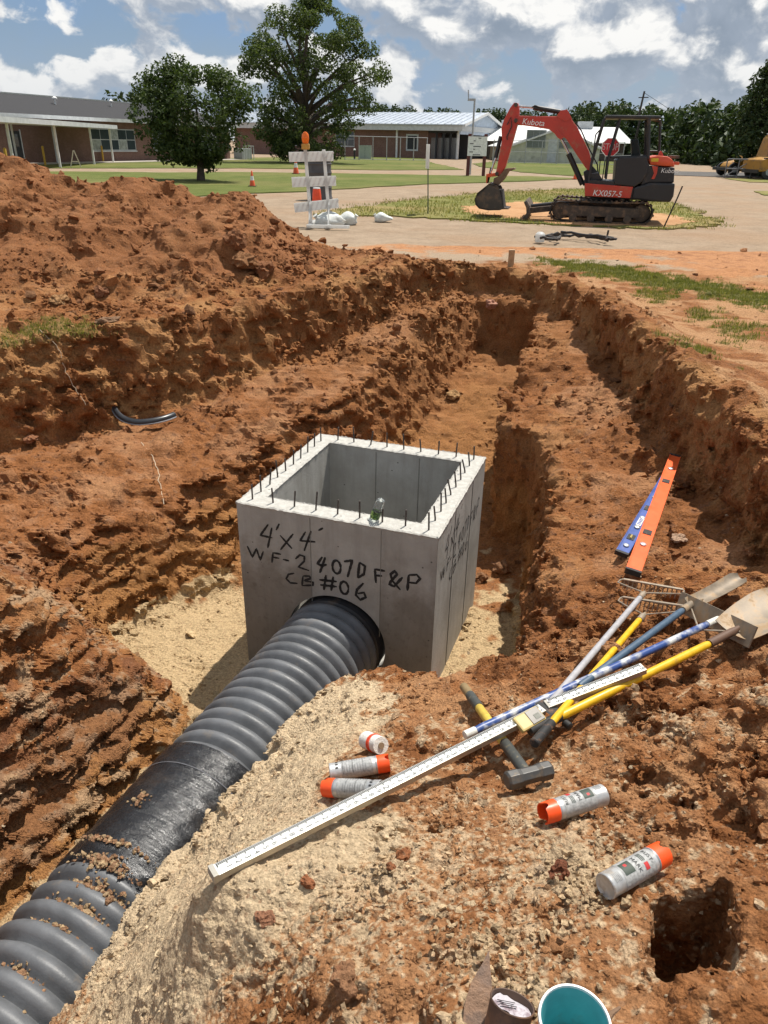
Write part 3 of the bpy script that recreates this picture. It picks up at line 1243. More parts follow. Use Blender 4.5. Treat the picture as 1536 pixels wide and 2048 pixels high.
M_LOT = sheet_material('chip_seal_gravel', (.285, .210, .142), (.37, .280, .195), (.33, .215, .13), 1.3, .9, 14)
M_LAWN = sheet_material('mown_lawn', (.095, .120, .026), (.150, .165, .045), (.215, .190, .070), .8, .9, 16)
M_SPARSE = sheet_material('worn_turf', (.15, .165, .040), (.24, .215, .075), (.36, .24, .115), 1.2, .9, 14)
M_BARE = sheet_material('bare_orange_soil', (.44, .235, .11), (.52, .31, .16), (.36, .19, .09), 1.3, .6, 18)
M_ASPH = sheet_material('old_asphalt', (.10, .095, .09), (.15, .14, .13), (.12, .11, .10), 1.0, .4, 25)


def base_sheet():
    vs, fs = [], []

    def strip(a, b):
        o = len(vs)
        for p, q in zip(a, b):
            vs.append(p)
            vs.append(q)
        for i in range(len(a) - 1):
            fs.append((o + 2 * i, o + 2 * i + 1, o + 2 * i + 3, o + 2 * i + 2))
    ys = [15.35, 25, 40, 70, 120, 250, 600, 2600]
    strip([(-2500, y, -.03) for y in ys], [(2500, y, -.03) for y in ys])
    yy = [-300, -3.8, 15.35]
    strip([(14.9, y, -.05) for y in yy], [(2500, y, -.05) for y in yy])
    strip([(-2500, y, -.05) for y in yy], [(-14.9, y, -.05) for y in yy])
    strip([(-14.9, y, -.05) for y in (-300, -3.8)], [(14.9, y, -.05) for y in (-300, -3.8)])
    me = bpy.data.meshes.new('road')
    me.from_pydata(vs, [], fs)
    me.materials.append(M_LOT)
    o = bpy.data.objects.new('road', me)
    COL.objects.link(o)
    tag(o, kind='structure')


base_sheet()


def ground_poly(name, px, z, material, jit=.12, step=.5):
    from mathutils.geometry import tessellate_polygon
    p = [unproj(a, b, 0) for a, b in px]
    ring = []
    for i in range(len(p)):
        a, b = p[i], p[(i + 1) % len(p)]
        L = (b - a).length
        n = max(1, min(60, int(L / step)))
        nr = Vector((-(b - a).y, (b - a).x, 0)).normalized()
        for k in range(n):
            q = a.lerp(b, k / n) + nr * random.gauss(0, jit) * (1 if k else .5)
            ring.append(Vector((q.x, q.y, z)))
    n = len(ring)
    tris = tessellate_polygon([ring])
    vs = [tuple(v) for v in ring] + [(v.x, v.y, z - .12) for v in ring]
    fs = [tuple(t) for t in tris] + [(i, (i + 1) % n, (i + 1) % n + n, i + n) for i in range(n)]
    me = bpy.data.meshes.new(name)
    me.from_pydata(vs, [], fs)
    bm = bmesh.new()
    bm.from_mesh(me)
    bmesh.ops.recalc_face_normals(bm, faces=bm.faces)
    bm.to_mesh(me)
    bm.free()
    me.materials.append(material)
    o = bpy.data.objects.new(name, me)
    COL.objects.link(o)
    tag(o, kind='structure')
    return o, ring


ISL = [(630, 428), (700, 416), (800, 403), (900, 392), (1000, 384), (1120, 379), (1180, 378), (1260, 386), (1340, 406), (1400, 428), (1442, 444), (1420, 452), (1330, 457),
       (1200, 452), (1050, 446), (900, 437), (780, 431), (690, 431)]
ground_poly('lawn_island', ISL, .006, M_SPARSE, .13, .22)
ground_poly('bare_soil', [(925, 414), (1040, 404), (1100, 408), (1200, 420), (1330, 428), (1395, 445), (1330, 455), (1130, 449), (980, 432), (930, 424)], .016, M_BARE, .12, .22)
ground_poly('lawn_strip', [(-150, 340), (340, 345), (480, 344), (700, 347), (920, 351), (1060, 352), (1165, 357), (1060, 362), (974, 364.5), (852, 368), (717, 376), (600, 383), (480, 386),
                     (340, 395), (-150, 425)], .006, M_LAWN, .10, .8)
ground_poly('lawn_by_building', [(-150, 325), (237, 322), (365, 318), (560, 314), (700, 313.5), (840, 315), (861, 325), (927, 339), (785, 340), (480, 336), (330, 336), (-150, 336)], .006, M_LAWN, .12, 1.2)
ground_poly('lawn_by_sign', [(945, 327), (1000, 322), (1180, 320), (1260, 326), (1250, 345), (1150, 352), (1040, 344), (960, 333)], .006, M_LAWN, .12, 1.2)
ground_poly('verge', [(1450, 357), (1700, 357), (1700, 370), (1500, 364)], .006, M_SPARSE, .1, .8)
ground_poly('verge', [(1508, 382), (1700, 380), (1700, 394), (1530, 390)], .006, M_SPARSE, .1, .8)
ground_poly('asphalt_road', [(1330, 342), (1460, 345), (1700, 345), (1700, 354), (1460, 354), (1340, 350)], .004, M_ASPH, .1, 2)


def island_grass():
    g = np.random.default_rng(9)
    poly = [tuple(unproj(a, b, 0)[:2]) for a, b in ISL]
    lo = np.array(poly).min(0)
    hi = np.array(poly).max(0)
    p = g.uniform(lo - .5, hi + .5, (30000, 2))
    n = fbm(p[:, 0], p[:, 1], p[:, 0] * 0, 2.2, 1, 3)
    sd = poly_sd(p[:, 0], p[:, 1], poly)
    bare = poly_sd(p[:, 0], p[:, 1], [tuple(unproj(a, b, 0)[:2]) for a, b in [(925, 414), (1040, 404), (1100, 408), (1200, 420), (1330, 428), (1395, 445), (1330, 455), (1130, 449), (980, 432)]])
    ok = (sd < .22 + .30 * n) & (n > -1.0) & (bare > -.05 + .25 * n)
    p = p[ok]
    o = blades('island_grass', np.column_stack([p, np.zeros(len(p))]), .085, .012, 5)
    o['label'] = 'thin worn grass on the strip around the excavator'


island_grass()

# ================================================================== buildings
def brick_material():
    mt = bpy.data.materials.new('brown_brick')
    mt.use_nodes = True
    t = NT(mt.node_tree)
    b = t.n['Principled BSDF']
    tc = t.node('ShaderNodeTexCoord')
    br = t.node('ShaderNodeTexBrick')
    mp = t.node('ShaderNodeMapping')
    mp.inputs['Rotation'].default_value = (R(90), 0, 0)
    t.l.new(tc.outputs['Object'], mp.inputs[0])
    t.l.new(mp.outputs[0], br.inputs[0])
    br.inputs['Scale'].default_value = 4.4
    t.set(br.inputs['Color1'], (.150, .072, .052))
    t.set(br.inputs['Color2'], (.215, .115, .085))
    t.set(br.inputs['Mortar'], (.26, .21, .18))
    br.inputs['Mortar Size'].default_value = .015
    c = t.mix(t.range(t.noise(tc.outputs['Object'], 1.1, 5, .6), .35, .7, 0, .5), br.outputs[0], (.13, .075, .055))
    t.set(b.inputs['Base Color'], c)
    b.inputs['Roughness'].default_value = .9
    return mt


BRICK = brick_material()
M_SHING = mat('dark_shingles', (.024, .023, .025), .9, bump=.5, bscale=9, vscale=2.5, var=.3)
M_WHITE = mat('white_paint', (.70, .70, .68), .55, vscale=3, dirt=(.35, .30, .24), dirt_amt=.15)
M_PALE = mat('pale_trim', (.50, .52, .52), .6, vscale=2, dirt=(.3, .27, .24), dirt_amt=.15)
M_METALROOF = mat('galvalume_roof', (.46, .50, .55), .42, metal=.35, vscale=1.5, var=.15, dirt=(.30, .30, .30), dirt_amt=.2, dscale=2)
M_SIDING = mat('blue_grey_siding', (.42, .50, .60), .6, vscale=2)
M_DARK = mat('dark_opening', (.03, .032, .035), .8)
M_GLASS = mat('window_glass', (.045, .06, .065), .08, spec=.8, vscale=1)
M_BLIND = mat('window_blind', (.28, .31, .28), .7, vscale=4, var=.3)
M_STEEL = mat('galvanised_steel', (.40, .41, .42), .45, metal=.6)
M_GREY = mat('grey_paint', (.30, .32, .31), .6)


def bframe(a, b):
    """frame with x along the wall, y away from the viewer"""
    a, b = Vector(a), Vector(b)
    x = (b - a).normalized()
    mm = axes(a, x, (0, 0, 1))
    return mm, (b - a).length


def window(parent, x0, x1, z0, z1, cols, rows, name='window', blind=None):
    o = MB().box(x0, x1, -.04, .06, z0, z1).build(name, M_PALE, parent)
    w, h = (x1 - x0 - .08) / cols, (z1 - z0 - .08) / rows
    for i in range(cols):
        for j in range(rows):
            MB().box(x0 + .04 + i * w + .03, x0 + .04 + (i + 1) * w - .03, -.055, -.02, z0 + .04 + j * h + .03, z0 + .04 + (j + 1) * h - .03).build(
                'pane', M_BLIND if blind and (i + j) % blind == 0 else M_GLASS, o)
    MB().box(x0 - .05, x1 + .05, -.12, -.0, z0 - .09, z0 - .01).build('sill', M_PALE, o)
    return o


def building_left():
    a, b = unproj(0, 328, 0), unproj(265, 322.5, 0)
    d = (b - a).normalized()
    L0, L1 = -14.0, (b - a).length + 16
    root = empty('school_building', a, math.atan2(d.y, d.x), 'long brown brick school building with dark shingle roof behind the spoil heap', 'building')
    H = 3.0
    MB().box(L0, L1, 0, 11, 0, H).build('wall', BRICK, root)
    r = MB()
    rp = [(-.9, H - .02), (-.9, H + .16), (5.5, 4.75), (12, H + .16), (12, H - .02)]
    r.add([(L0, y, z) for y, z in rp] + [(L1 + .6, y, z) for y, z in rp], [(0, 1, 2, 3, 4), (9, 8, 7, 6, 5), (0, 5, 6, 1), (1, 6, 7, 2), (2, 7, 8, 3), (3, 8, 9, 4), (4, 9, 5, 0)])
    roof = r.build('roof', M_SHING, root)
    MB().box(L0, L1 + .6, -.96, -.905, H - .06, H + .19).build('fascia', M_PALE, root)
    MB().box(L0, L1 + .6, 5.35, 5.65, 4.72, 4.82).build('ridge_cap', M_GREY, roof)
    # roof vents
    for sx, sz in ((9.5, 4.1), (17, 4.25)):
        yy = -.9 + (sz - H - .16) / (4.75 - H - .16) * 6.4
        v = MB().lathe([(.07, 0), (.07, .45), (.20, .46), (.20, .56), (.05, .66)], 10, Matrix.Translation((sx, yy, sz - .1)))
        v.build('roof_vent', M_WHITE, roof, smooth=True)
    # big window groups and a door: positions along the wall surveyed from the photograph

    def along(px, py):
        # intersection of the view ray with the wall plane
        p0 = Vector((0, 0, CAM_H))
        q = unproj(px, py, -50 if py > 300 else 0) if py > 300 else at_y(px, py, 60)
        dr = (q - p0).normalized()
        n = Vector((-d.y, d.x, 0))
        k = (a - p0).dot(n) / dr.dot(n)
        h = p0 + dr * k
        return (h - a).dot(d), h.z
    x0, z1 = along(178, 256)
    x1, z0 = along(272, 301)
    window(root, x0, x1, z0, 2.45, 5, 2, blind=3)
    x2, _ = along(306, 290)
    x3, _ = along(340, 290)
    window(root, x2, x3, z0, 2.45, 3, 2)
    x4, _ = along(400, 290)
    x5, _ = along(436, 290)
    window(root, x4, x5, z0, 2.45, 3, 2)
    x6, _ = along(20, 300)
    x7, _ = along(44, 300)
    dr = MB().box(x6, x7, -.05, .05, 0, 2.1).build('door', M_DARK, root)
    MB().box(x6 + .25, x7 - .25, -.075, -.04, 1.1, 1.9).build('pane', M_GLASS, dr)
    MB().box(x6 - .08, x6 - .01, -.08, .02, 0, 2.2).build('frame', M_PALE, dr)
    MB().box(x7 + .01, x7 + .08, -.08, .02, 0, 2.2).build('frame', M_PALE, dr)
    MB().box(L0, L1, -2.2, -.01, -.02, .05).build('walkway', mat('concrete_walk', (.45, .40, .34), .9, bump=.3), root)
    # condenser unit beside the wall
    p, _ = along(462, 300)
    u = empty('air_conditioner', root.matrix_world @ Vector((0, 0, 0)), 0, 'grey air conditioning unit in a cage against the brick wall', 'air conditioner')
    u.location = a + d * p + Vector((d.y, -d.x, 0)) * 1.4
    u.rotation_euler = (0, 0, math.atan2(d.y, d.x))
    MB().box(-1.0, 1.0, -.5, .5, .08, 1.05).build('cabinet', M_GREY, u, bevel=.03)
    for k in range(5):
        MB().box(-1.05 + k * .5, -.99 + k * .5, -.75, -.69, 0, 1.25).build('cage_post', M_PALE, u)
    MB().box(-1.08, 1.05, -.76, -.68, 1.25, 1.31).build('cage_rail', M_PALE, u)
    # canopy on posts
    P = [unproj(60, 343, 0), unproj(121, 335, 0), unproj(183, 328.5, 0), unproj(227, 325, 0)]
    pb = P[-1]
    dd = (pb - P[1]).normalized()
    P[0] = P[1] - dd * (P[2] - P[1]).length
    Pm = P[0] - dd * (P[2] - P[1]).length
    P = [Pm] + P
    c = empty('porch_canopy', P[0], math.atan2(dd.y, dd.x), 'flat white porch canopy on slim posts before the school', 'canopy')
    Lc = (P[-1] - P[0]).length
    top = MB().box(-4, Lc + .5, -.5, 3.0, 2.46, 2.66)
    top.build('canopy_roof', M_WHITE, c, bevel=.02)
    MB().box(-4, Lc + .52, -.53, -.505, 2.42, 2.69).build('fascia', M_PALE, c)
    for p in P:
        x = (p - P[0]).length
        MB().box(x - .06, x + .06, -.06, .06, 0, 2.46).build('post', M_WHITE, c)
        MB().box(x - .05, x + .05, 2.6, 2.7, 0, 2.46).build('post', M_PALE, c)
    # yellow bollards and an A-frame board
    for k, (px, py) in enumerate(((91, 331), (207, 324), (18, 345))):
        q = unproj(px, py, 0)
        bo = MB().lathe([(.075, 0), (.075, 1.15), (.055, 1.2), (.0, 1.21)], 10, caps=False).build('bollard', mat('yellow_post', (.55, .33, .03), .6, vscale=9, dirt=(.2, .14, .06), dirt_amt=.3), smooth=True, loc=q)
        tag(bo, ('yellow bollard left of the A-frame board by the canopy', 'yellow bollard before the big window at the canopy end', 'yellow bollard at the far left edge by the school door')[k], 'bollard', 'yellow bollards')
    q = unproj(152, 334, 0)
    A = empty('folding_board', q, R(20), 'cream A-frame folding board standing under the porch canopy', 'board')
    for s in (-1, 1):
        MB().bar((s * .32, 0, 0), (s * .02, 0, 1.0), .09, .06).build('leg', mat('cream_board', (.62, .55, .42), .7), A)
    MB().box(-.2, .2, -.02, .02, .3, .36).build('brace', mat('cream_board', (.62, .55, .42), .7), A)


building_left()


def building_right():
    a = unproj(560, 316.5, 0)
    b = unproj(918, 318.5, 0)
    Y = b.y
    TH = R(-22)
    L = 36.0
    d = Vector((math.cos(TH), math.sin(TH), 0))
    a = b - d * L
    a.z = 0

    def along(px):
        # where the view through a pixel column meets the front wall
        q = at_y(px, 300, 60)
        n = Vector((-d.y, d.x, 0))
        k = (a.dot(n)) / Vector((q.x, q.y, 0)).dot(n)
        return (Vector((q.x, q.y, 0)) * k - a).dot(d)
    root = empty('gabled_hall', a, TH, 'brown brick hall with pale metal roof and blue grey gable', 'building')
    H = at_y(915, 262, Y).z
    E_ = at_y(915, 251, Y).z
    W = 20.0
    Rg = at_y(950, 227, Y + W * .46).z
    g0 = along(855)
    MB().box(0, g0, 0, W, 0, H).build('wall', BRICK, root)
    MB().box(g0, L - .3, 6, W, 0, H).build('wall', mat('breezeway_shade_wall', (.06, .06, .062), .9), root)  # breezeway's shade is put into the near-black wall, ceiling and column colours
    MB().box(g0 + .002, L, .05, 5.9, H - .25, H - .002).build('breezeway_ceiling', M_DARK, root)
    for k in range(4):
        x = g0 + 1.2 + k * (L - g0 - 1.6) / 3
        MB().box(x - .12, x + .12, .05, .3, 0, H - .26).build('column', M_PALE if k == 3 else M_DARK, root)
    for k in range(26):
        x = g0 + .4 + k * (L - g0 - .8) / 25
        MB().box(x - .025, x + .025, .5, .55, 0, 2.6).build('gate_bar', M_STEEL, root)
    MB().box(-.5, L + .5, -1.0, -.4, H, E_).build('fascia', M_PALE, root)
    MB().box(-.5, L + .5, -.399, W + 1, H, E_ - .02).build('soffit', M_PALE, root)
    rf = MB()
    for y0, z0, y1, z1 in ((-1.15, E_, W / 2, Rg), (W + 1.15, E_, W / 2, Rg)):
        rf.add([(-.7, y0, z0), (L + .9, y0, z0), (L + .9, y1, z1), (-.7, y1, z1), (-.7, y0, z0 + .12), (L + .9, y0, z0 + .12), (L + .9, y1, z1 + .12), (-.7, y1, z1 + .12)],
               [(0, 1, 2, 3), (4, 5, 6, 7), (0, 1, 5, 4), (1, 2, 6, 5), (3, 0, 4, 7), (2, 3, 7, 6)])
    roof = rf.build('roof', M_METALROOF, root)
    n = int((L + 1.6) / .95)
    for k in range(n + 1):
        x = -.7 + (L + 1.6) * k / n
        MB().bar((x, -1.15, E_ + .16), (x, W / 2, Rg + .16), .10, .10).build('roof_seam', M_METALROOF, roof)
    gb = MB()
    gb.add([(L + .3, -.9, E_), (L + .3, W + .9, E_), (L + .3, W / 2, Rg), (L + .1, -.9, E_), (L + .1, W + .9, E_), (L + .1, W / 2, Rg)], [(0, 1, 2), (5, 4, 3), (0, 3, 4, 1), (1, 4, 5, 2), (2, 5, 3, 0)])
    gb.box(L + .1, L + .3, -.9, W + .9, H - .4, E_ - .002)
    gb.build('gable', M_SIDING, root)
    for y0, y1 in ((-1.15, W / 2), (W + 1.15, W / 2)):
        MB().bar((L + .92, y0, E_ + .02), (L + .92, y1, Rg + .02), .12, .35).build('gable_trim', M_WHITE, root)
    for px in (794, 916):
        x = along(px)
        MB().box(x - .12, x + .12, -.25, -.02, 0, H).build('downspout', M_WHITE, root)
    x = along(824)
    dr = MB().box(x - .9, x + .9, -.05, .05, .9, 3.0).build('window', M_PALE, root)
    MB().box(x - .7, x + .7, -.08, -.04, 1.1, 2.8).build('pane', M_DARK, dr)
    for px in (600, 690):
        x = along(px)
        window(root, x - 1.5, x + 1.5, 1.3, 3.2, 3, 2)
    # things before the wall
    q = unproj(730, 317.5, 0)
    s = empty('utility_cabinet', q, 0, 'pale green utility cabinet on the lawn before the brick hall', 'cabinet')
    MB().box(-.8, .8, -.5, .5, 0, 1.45).build('body', mat('pale_green_box', (.33, .38, .33), .6), s, bevel=.04)
    MB().box(-.83, .83, -.53, .53, 1.452, 1.52).build('lid', mat('pale_green_box', (.33, .38, .33), .6), s)
    MB().box(-.01, .01, -.515, -.49, .1, 1.35).build('door_seam', M_DARK, s)
    q = unproj(709, 319, 0)
    hy = empty('bollard_light', q, 0, 'short black bollard light with pale cap on the far lawn', 'light')
    MB().lathe([(.11, 0), (.11, .95), (.13, .97)], 10).build('post', M_DARK, hy)
    MB().lathe([(.14, .97), (.14, 1.08), (.05, 1.16)], 10).build('cap', M_WHITE, hy)
    # chain link fence
    f = empty('chain_link_fence', unproj(690, 320, 0), 0, 'grey chain link fence with top rail before the brick hall', 'fence')
    p0 = unproj(690, 320, 0)
    p1 = unproj(853, 322, 0)
    n = 6
    for k in range(n + 1):
        p = p0.lerp(p1, k / n) - p0
        MB().tube([p, p + Vector((0, 0, 2.5))], .05, 6).build('post', M_STEEL, f)
    MB().tube([Vector((0, 0, 2.45)), p1 - p0 + Vector((0, 0, 2.45))], .035, 6).build('rail', M_STEEL, f)
    MB().tube([Vector((0, 0, .1)), p1 - p0 + Vector((0, 0, .1))], .025, 6).build('rail', M_STEEL, f)
    # fence running on to the right, past the sign
    f = empty('chain_link_fence', unproj(985, 326, 0), 0, 'grey chain link fence before the white greenhouse', 'fence')
    p0 = unproj(985, 326, 0)
    p1 = unproj(1240, 331, 0)
    n = 8
    for k in range(n + 1):
        p = p0.lerp(p1, k / n) - p0
        MB().tube([p, p + Vector((0, 0, 2.4))], .05, 6).build('post', M_STEEL, f)
    for h in (.1, 1.2, 2.35):
        MB().tube([Vector((0, 0, h)), p1 - p0 + Vector((0, 0, h))], .03, 6).build('rail', M_STEEL, f)


building_right()


def far_sheds():
    Y = unproj(1080, 324, 0).y + 4
    # greenhouse-like shed with a gable towards the lot
    Yg = unproj(1090, 325, 0).y
    xl, xr = at_y(1015, 300, Yg).x, at_y(1200, 300, Yg).x
    root = empty('gabled_shed', (xl, Yg, 0), 0, 'pale cream gabled shed with shuttered windows behind the excavator boom', 'building')
    w = xr - xl
    ez = at_y(1100, 297, Yg).z
    rz = at_y(1110, 258, Yg).z
    MC = mat('cream_panels', (.50, .50, .40), .7, vscale=1.2, var=.15, dirt=(.28, .27, .2), dirt_amt=.25, dscale=1)
    MB().prism([(0, 0), (w, 0), (w, ez), (w * .55, rz), (0, ez)], 0, 18).build('wall', MC, root)
    for s in (0, 1):
        p0, p1 = ((0, ez), (w * .55, rz)) if s == 0 else ((w, ez), (w * .55, rz))
        MB().bar((p0[0], -.15, p0[1] + .08), (p1[0], -.15, p1[1] + .08), .25, .18).build('gable_trim', M_WHITE, root)
        MB().add([(p0[0] + (-.4 if s == 0 else .4), 0, p0[1] + .05), (p1[0], 0, p1[1] + .2), (p1[0], 18, p1[1] + .2), (p0[0] + (-.4 if s == 0 else .4), 18, p0[1] + .05),
                  (p0[0] + (-.4 if s == 0 else .4), 0, p0[1] + .15), (p1[0], 0, p1[1] + .3), (p1[0], 18, p1[1] + .3), (p0[0] + (-.4 if s == 0 else .4), 18, p0[1] + .15)],
                 [(0, 1, 2, 3), (7, 6, 5, 4), (0, 4, 5, 1), (2, 6, 7, 3), (0, 3, 7, 4), (1, 5, 6, 2)]).build('roof', M_WHITE, root)
    for px in (1070, 1135):
        x = at_y(px, 300, Yg).x - xl
        o = MB().box(x - 1.2, x + 1.2, -.06, .05, 1.6, 3.6).build('window', M_GREY, root)
        for k in range(3):
            MB().box(x - 1.1 + k * .75, x - .42 + k * .75, -.085, -.05, 1.7, 3.5).build('pane', mat('grey_blind', (.16, .18, .17), .6), o)
    x = at_y(1103, 310, Yg).x - xl
    MB().box(x - .55, x + .55, -.05, .05, 0, 2.6).build('door', M_PALE, root)
    # long low building with white metal roof behind
    Y2 = Yg + 20
    a = at_y(975, 300, Y2)
    b = at_y(1245, 300, Y2)
    root = empty('low_workshop', (a.x, Y2, 0), 0, 'long low workshop with white metal roof left of the shed', 'building')
    L = b.x - a.x
    ez = at_y(1050, 283, Y2).z
    rz = at_y(1050, 251, Y2 + 9).z
    MB().box(0, L, 0, 18, 0, ez).build('wall', mat('dark_shop_wall', (.10, .085, .075), .8), root)
    MB().add([(-1, -1, ez), (L + 1, -1, ez), (L + 1, 9, rz), (-1, 9, rz), (-1, 19, ez), (L + 1, 19, ez)], [(0, 1, 2, 3), (3, 2, 5, 4), (0, 3, 4), (1, 5, 2), (0, 4, 5, 1)]).build('roof', M_WHITE, root)
    for k in range(3):
        x = L * (.2 + .3 * k)
        MB().box(x - 1, x + 1, 7.5, 9.5, rz - .3, rz + .7).build('roof_vent', M_PALE, root)


far_sheds()

# ================================================================== trees
LEAF_A = leaf_material('oak_leaves', (.022, .044, .012), (.120, .150, .050), .25)
LEAF_B = leaf_material('pear_leaves', (.018, .038, .010), (.085, .115, .034), .22)
LEAF_C = leaf_material('wood_leaves', (.016, .034, .012), (.055, .080, .026), .15)
BARK = mat('bark', (.085, .065, .050), .95, bump=.6, bscale=25, vscale=6, var=.3)


def leaf_cloud(name, cent, rad, n_per, size, material, parent, seed, squash=.8):
    """leaf clumps through blobs: cent (m,3), rad (m,)"""
    g = np.random.default_rng(seed)
    P, Nn = [], []
    for c, r in zip(cent, rad):
        n = int(n_per * r * r)
        u = g.standard_normal((n, 3))
        u /= np.linalg.norm(u, axis=1)[:, None]
        rr = r * g.uniform(.25, 1, n) ** .45
        P.append(c + u * rr[:, None] * (1, 1, squash))
        Nn.append(u)
    P = np.concatenate(P)
    Nn = np.concatenate(Nn)
    n = len(P)
    nr = Nn * .7 + g.standard_normal((n, 3)) * .6 + (0, 0, .5)
    nr /= np.linalg.norm(nr, axis=1)[:, None]
    t1 = np.cross(nr, g.standard_normal((n, 3)))
    t1 /= np.linalg.norm(t1, axis=1)[:, None]
    t2 = np.cross(nr, t1)
    s = size * g.uniform(.6, 1.35, n)[:, None]
    # a clump: bent pair of triangles with a notch
    V = np.stack([P - t1 * s, P - t2 * s * .55 + nr * s * .1, P + t1 * s * 1.1 - nr * s * .25, P + t2 * s * .6 + nr * s * .1], 1)
    F = np.arange(n * 4).reshape(-1, 4)
    o = np_mesh(name, V.reshape(-1, 3), quads=F, material=material, smooth=False, parent=parent)
    return o


def tree(name, base, height, crown, label, material, n_per, leaf, seed, trunk_r, limbs=9, crown_lo=.25):
    """crown: function(g) -> centres, radii in local coordinates"""
    g = np.random.default_rng(seed)
    root = empty(name, base, 0, label, 'tree')
    cent, rad = crown(g)
    tr = MB()
    h0 = height * crown_lo
    tr.tube([(0, 0, -.1), (.03, 0, h0 * .5), (.0, .05, h0), (.1, 0, height * .45), (.05, .05, height * .7)], .1, 9, rs=[trunk_r * 1.35, trunk_r, trunk_r * .9, trunk_r * .6, trunk_r * .2])
    order = np.argsort(-rad)[:limbs]
    for k in order:
        c = cent[k]
        z0 = max(h0 * .8, c[2] * .55)
        a = Vector((0, 0, z0))
        e = Vector(c)
        md = a.lerp(e, .5) + Vector((g.normal(0, .15), g.normal(0, .15), .08 * height * .5))
        tr.tube([a, md, e], .1, 6, rs=[trunk_r * .45, trunk_r * .28, trunk_r * .08])
    tr.build('trunk', BARK, root, smooth=True)
    leaf_cloud('crown', cent, rad, n_per, leaf, material, root, seed + 1)
    return root


def crown_env(outline, nblob, rmin, rmax, depth, jitter=.15):
    """blobs inside an outline given as [(z, left, right)] half widths"""
    oz = np.array([o[0] for o in outline])
    ol = np.array([o[1] for o in outline])
    orr = np.array([o[2] for o in outline])

    def f(g):
        C, Rr = [], []
        while len(C) < nblob:
            z = g.uniform(oz[0], oz[-1])
            l, r = np.interp(z, oz, ol), np.interp(z, oz, orr)
            w = (r - l) / 2
            mx = (r + l) / 2
            a = g.uniform(0, 2 * np.pi)
            q = g.uniform(.15, 1) ** .5 * g.uniform(.92, 1.10)
            rr = rmin + (rmax - rmin) * g.uniform(0, 1) ** 1.6
            x = mx + math.cos(a) * q * max(w - rr * .5, .05)
            y = math.sin(a) * q * max(w - rr * .75, .05) * depth
            C.append((x, y, z))
            Rr.append(rr)
        return np.array(C), np.array(Rr)
    return f


def make_trees():
    # small dense street tree
    b = unproj(402, 361, 0)
    Y = b.y

    def prof(rows, bb):
        return [(at_y(400, py, bb.y).z, at_y(l, py, bb.y).x - bb.x, at_y(r, py, bb.y).x - bb.x) for py, l, r in rows]
    o1 = prof([(325, 362, 432), (312, 335, 448), (298, 296, 474), (265, 268, 500), (220, 262, 516), (185, 264, 512), (160, 276, 492), (145, 300, 460), (134, 318, 420)], b)
    tree('pear_tree', b, o1[-1][0], crown_env(o1, 175, .22, .80, .9), 'small dense rounded tree with short trunk behind the spoil heap', LEAF_B, 420, .085, 31, .17, 10, .2)
    # big oak
    b = unproj(612, 322, 0)
    b.y = 78
    b.x = at_y(612, 300, 78).x
    b.z = 0
    o2 = prof([(312, 560, 665), (290, 528, 692), (262, 512, 712), (235, 506, 734), (205, 500, 760), (170, 488, 770), (140, 478, 770), (105, 460, 760), (75, 466, 746), (45, 498, 730), (20, 530, 710), (-4, 580, 660)], b)
    tree('oak_tree', b, o2[-1][0], crown_env(o2, 240, .40, 1.30, .9), 'tall spreading oak with open crown towering over the brick hall', LEAF_A, 230, .125, 41, .42, 46, .12)
    # tree at the right edge
    b = unproj(1570, 352, 0)
    b.y = 62
    b.x = at_y(1570, 300, 62).x
    b.z = 0
    o3 = prof([(330, 1500, 1640), (280, 1488, 1660), (235, 1478, 1660), (200, 1480, 1660), (165, 1498, 1650), (135, 1518, 1640), (105, 1540, 1620)], b)
    tree('edge_tree', b, o3[-1][0], crown_env(o3, 90, .6, 1.2, .9), 'dark tall tree cut off by the right edge of the view', LEAF_C, 170, .16, 51, .3, 10, .2)


make_trees()


def woods():
    g = np.random.default_rng(77)
    C, Rr = [], []
    # (px range, distance, top py)
    tops = [(690, 228), (720, 212), (760, 208), (800, 214), (830, 216), (870, 222), (900, 220), (930, 226), (960, 222), (990, 214), (1020, 226), (1060, 222), (1110, 224), (1150, 212), (1180, 208),
            (1220, 200), (1240, 204), (1290, 206), (1330, 214), (1360, 205), (1390, 206), (1420, 196), (1440, 200), (1465, 206), (1480, 196), (1500, 190), (1540, 170), (1600, 160)]
    px = np.array([t[0] for t in tops])
    py = np.array([t[1] for t in tops])
    for x in np.arange(690, 1640, 7):
        x2 = x + g.uniform(-4, 4)
        Y = np.interp(x2, [690, 1000, 1150, 1300, 1500, 1640], [250, 240, 190, 140, 105, 90]) * g.uniform(.92, 1.12)
        ty = np.interp(x2, px, py) + g.uniform(-5, 9)
        top = at_y(x2, ty, Y)
        h = top.z
        r0 = Y * .011 * g.uniform(.8, 1.3)
        for k in range(9):
            f = (k + .5) / 9
            w = r0 * (1.5 - 1.1 * f)
            C.append((top.x + g.normal(0, w * .6), Y + g.normal(0, w), max(.6, h * f - r0 * .3)))
            Rr.append(r0 * (1.15 - .55 * f) * g.uniform(.8, 1.2))
    # left distance: trees over the school roof
    for x in (250, 262, 276):
        top = at_y(x, 200, 120)
        for k in range(4):
            C.append((top.x + g.normal(0, .8), 120, top.z * (.4 + .2 * k)))
            Rr.append(1.4)
    C, Rr = np.array(C), np.array(Rr)
    n = 0
    o = leaf_cloud('woods', C, Rr, 18, .46, LEAF_C, None, 5, .95)
    tag(o, 'dark far-off woods along the horizon', None, None, 'stuff')


woods()

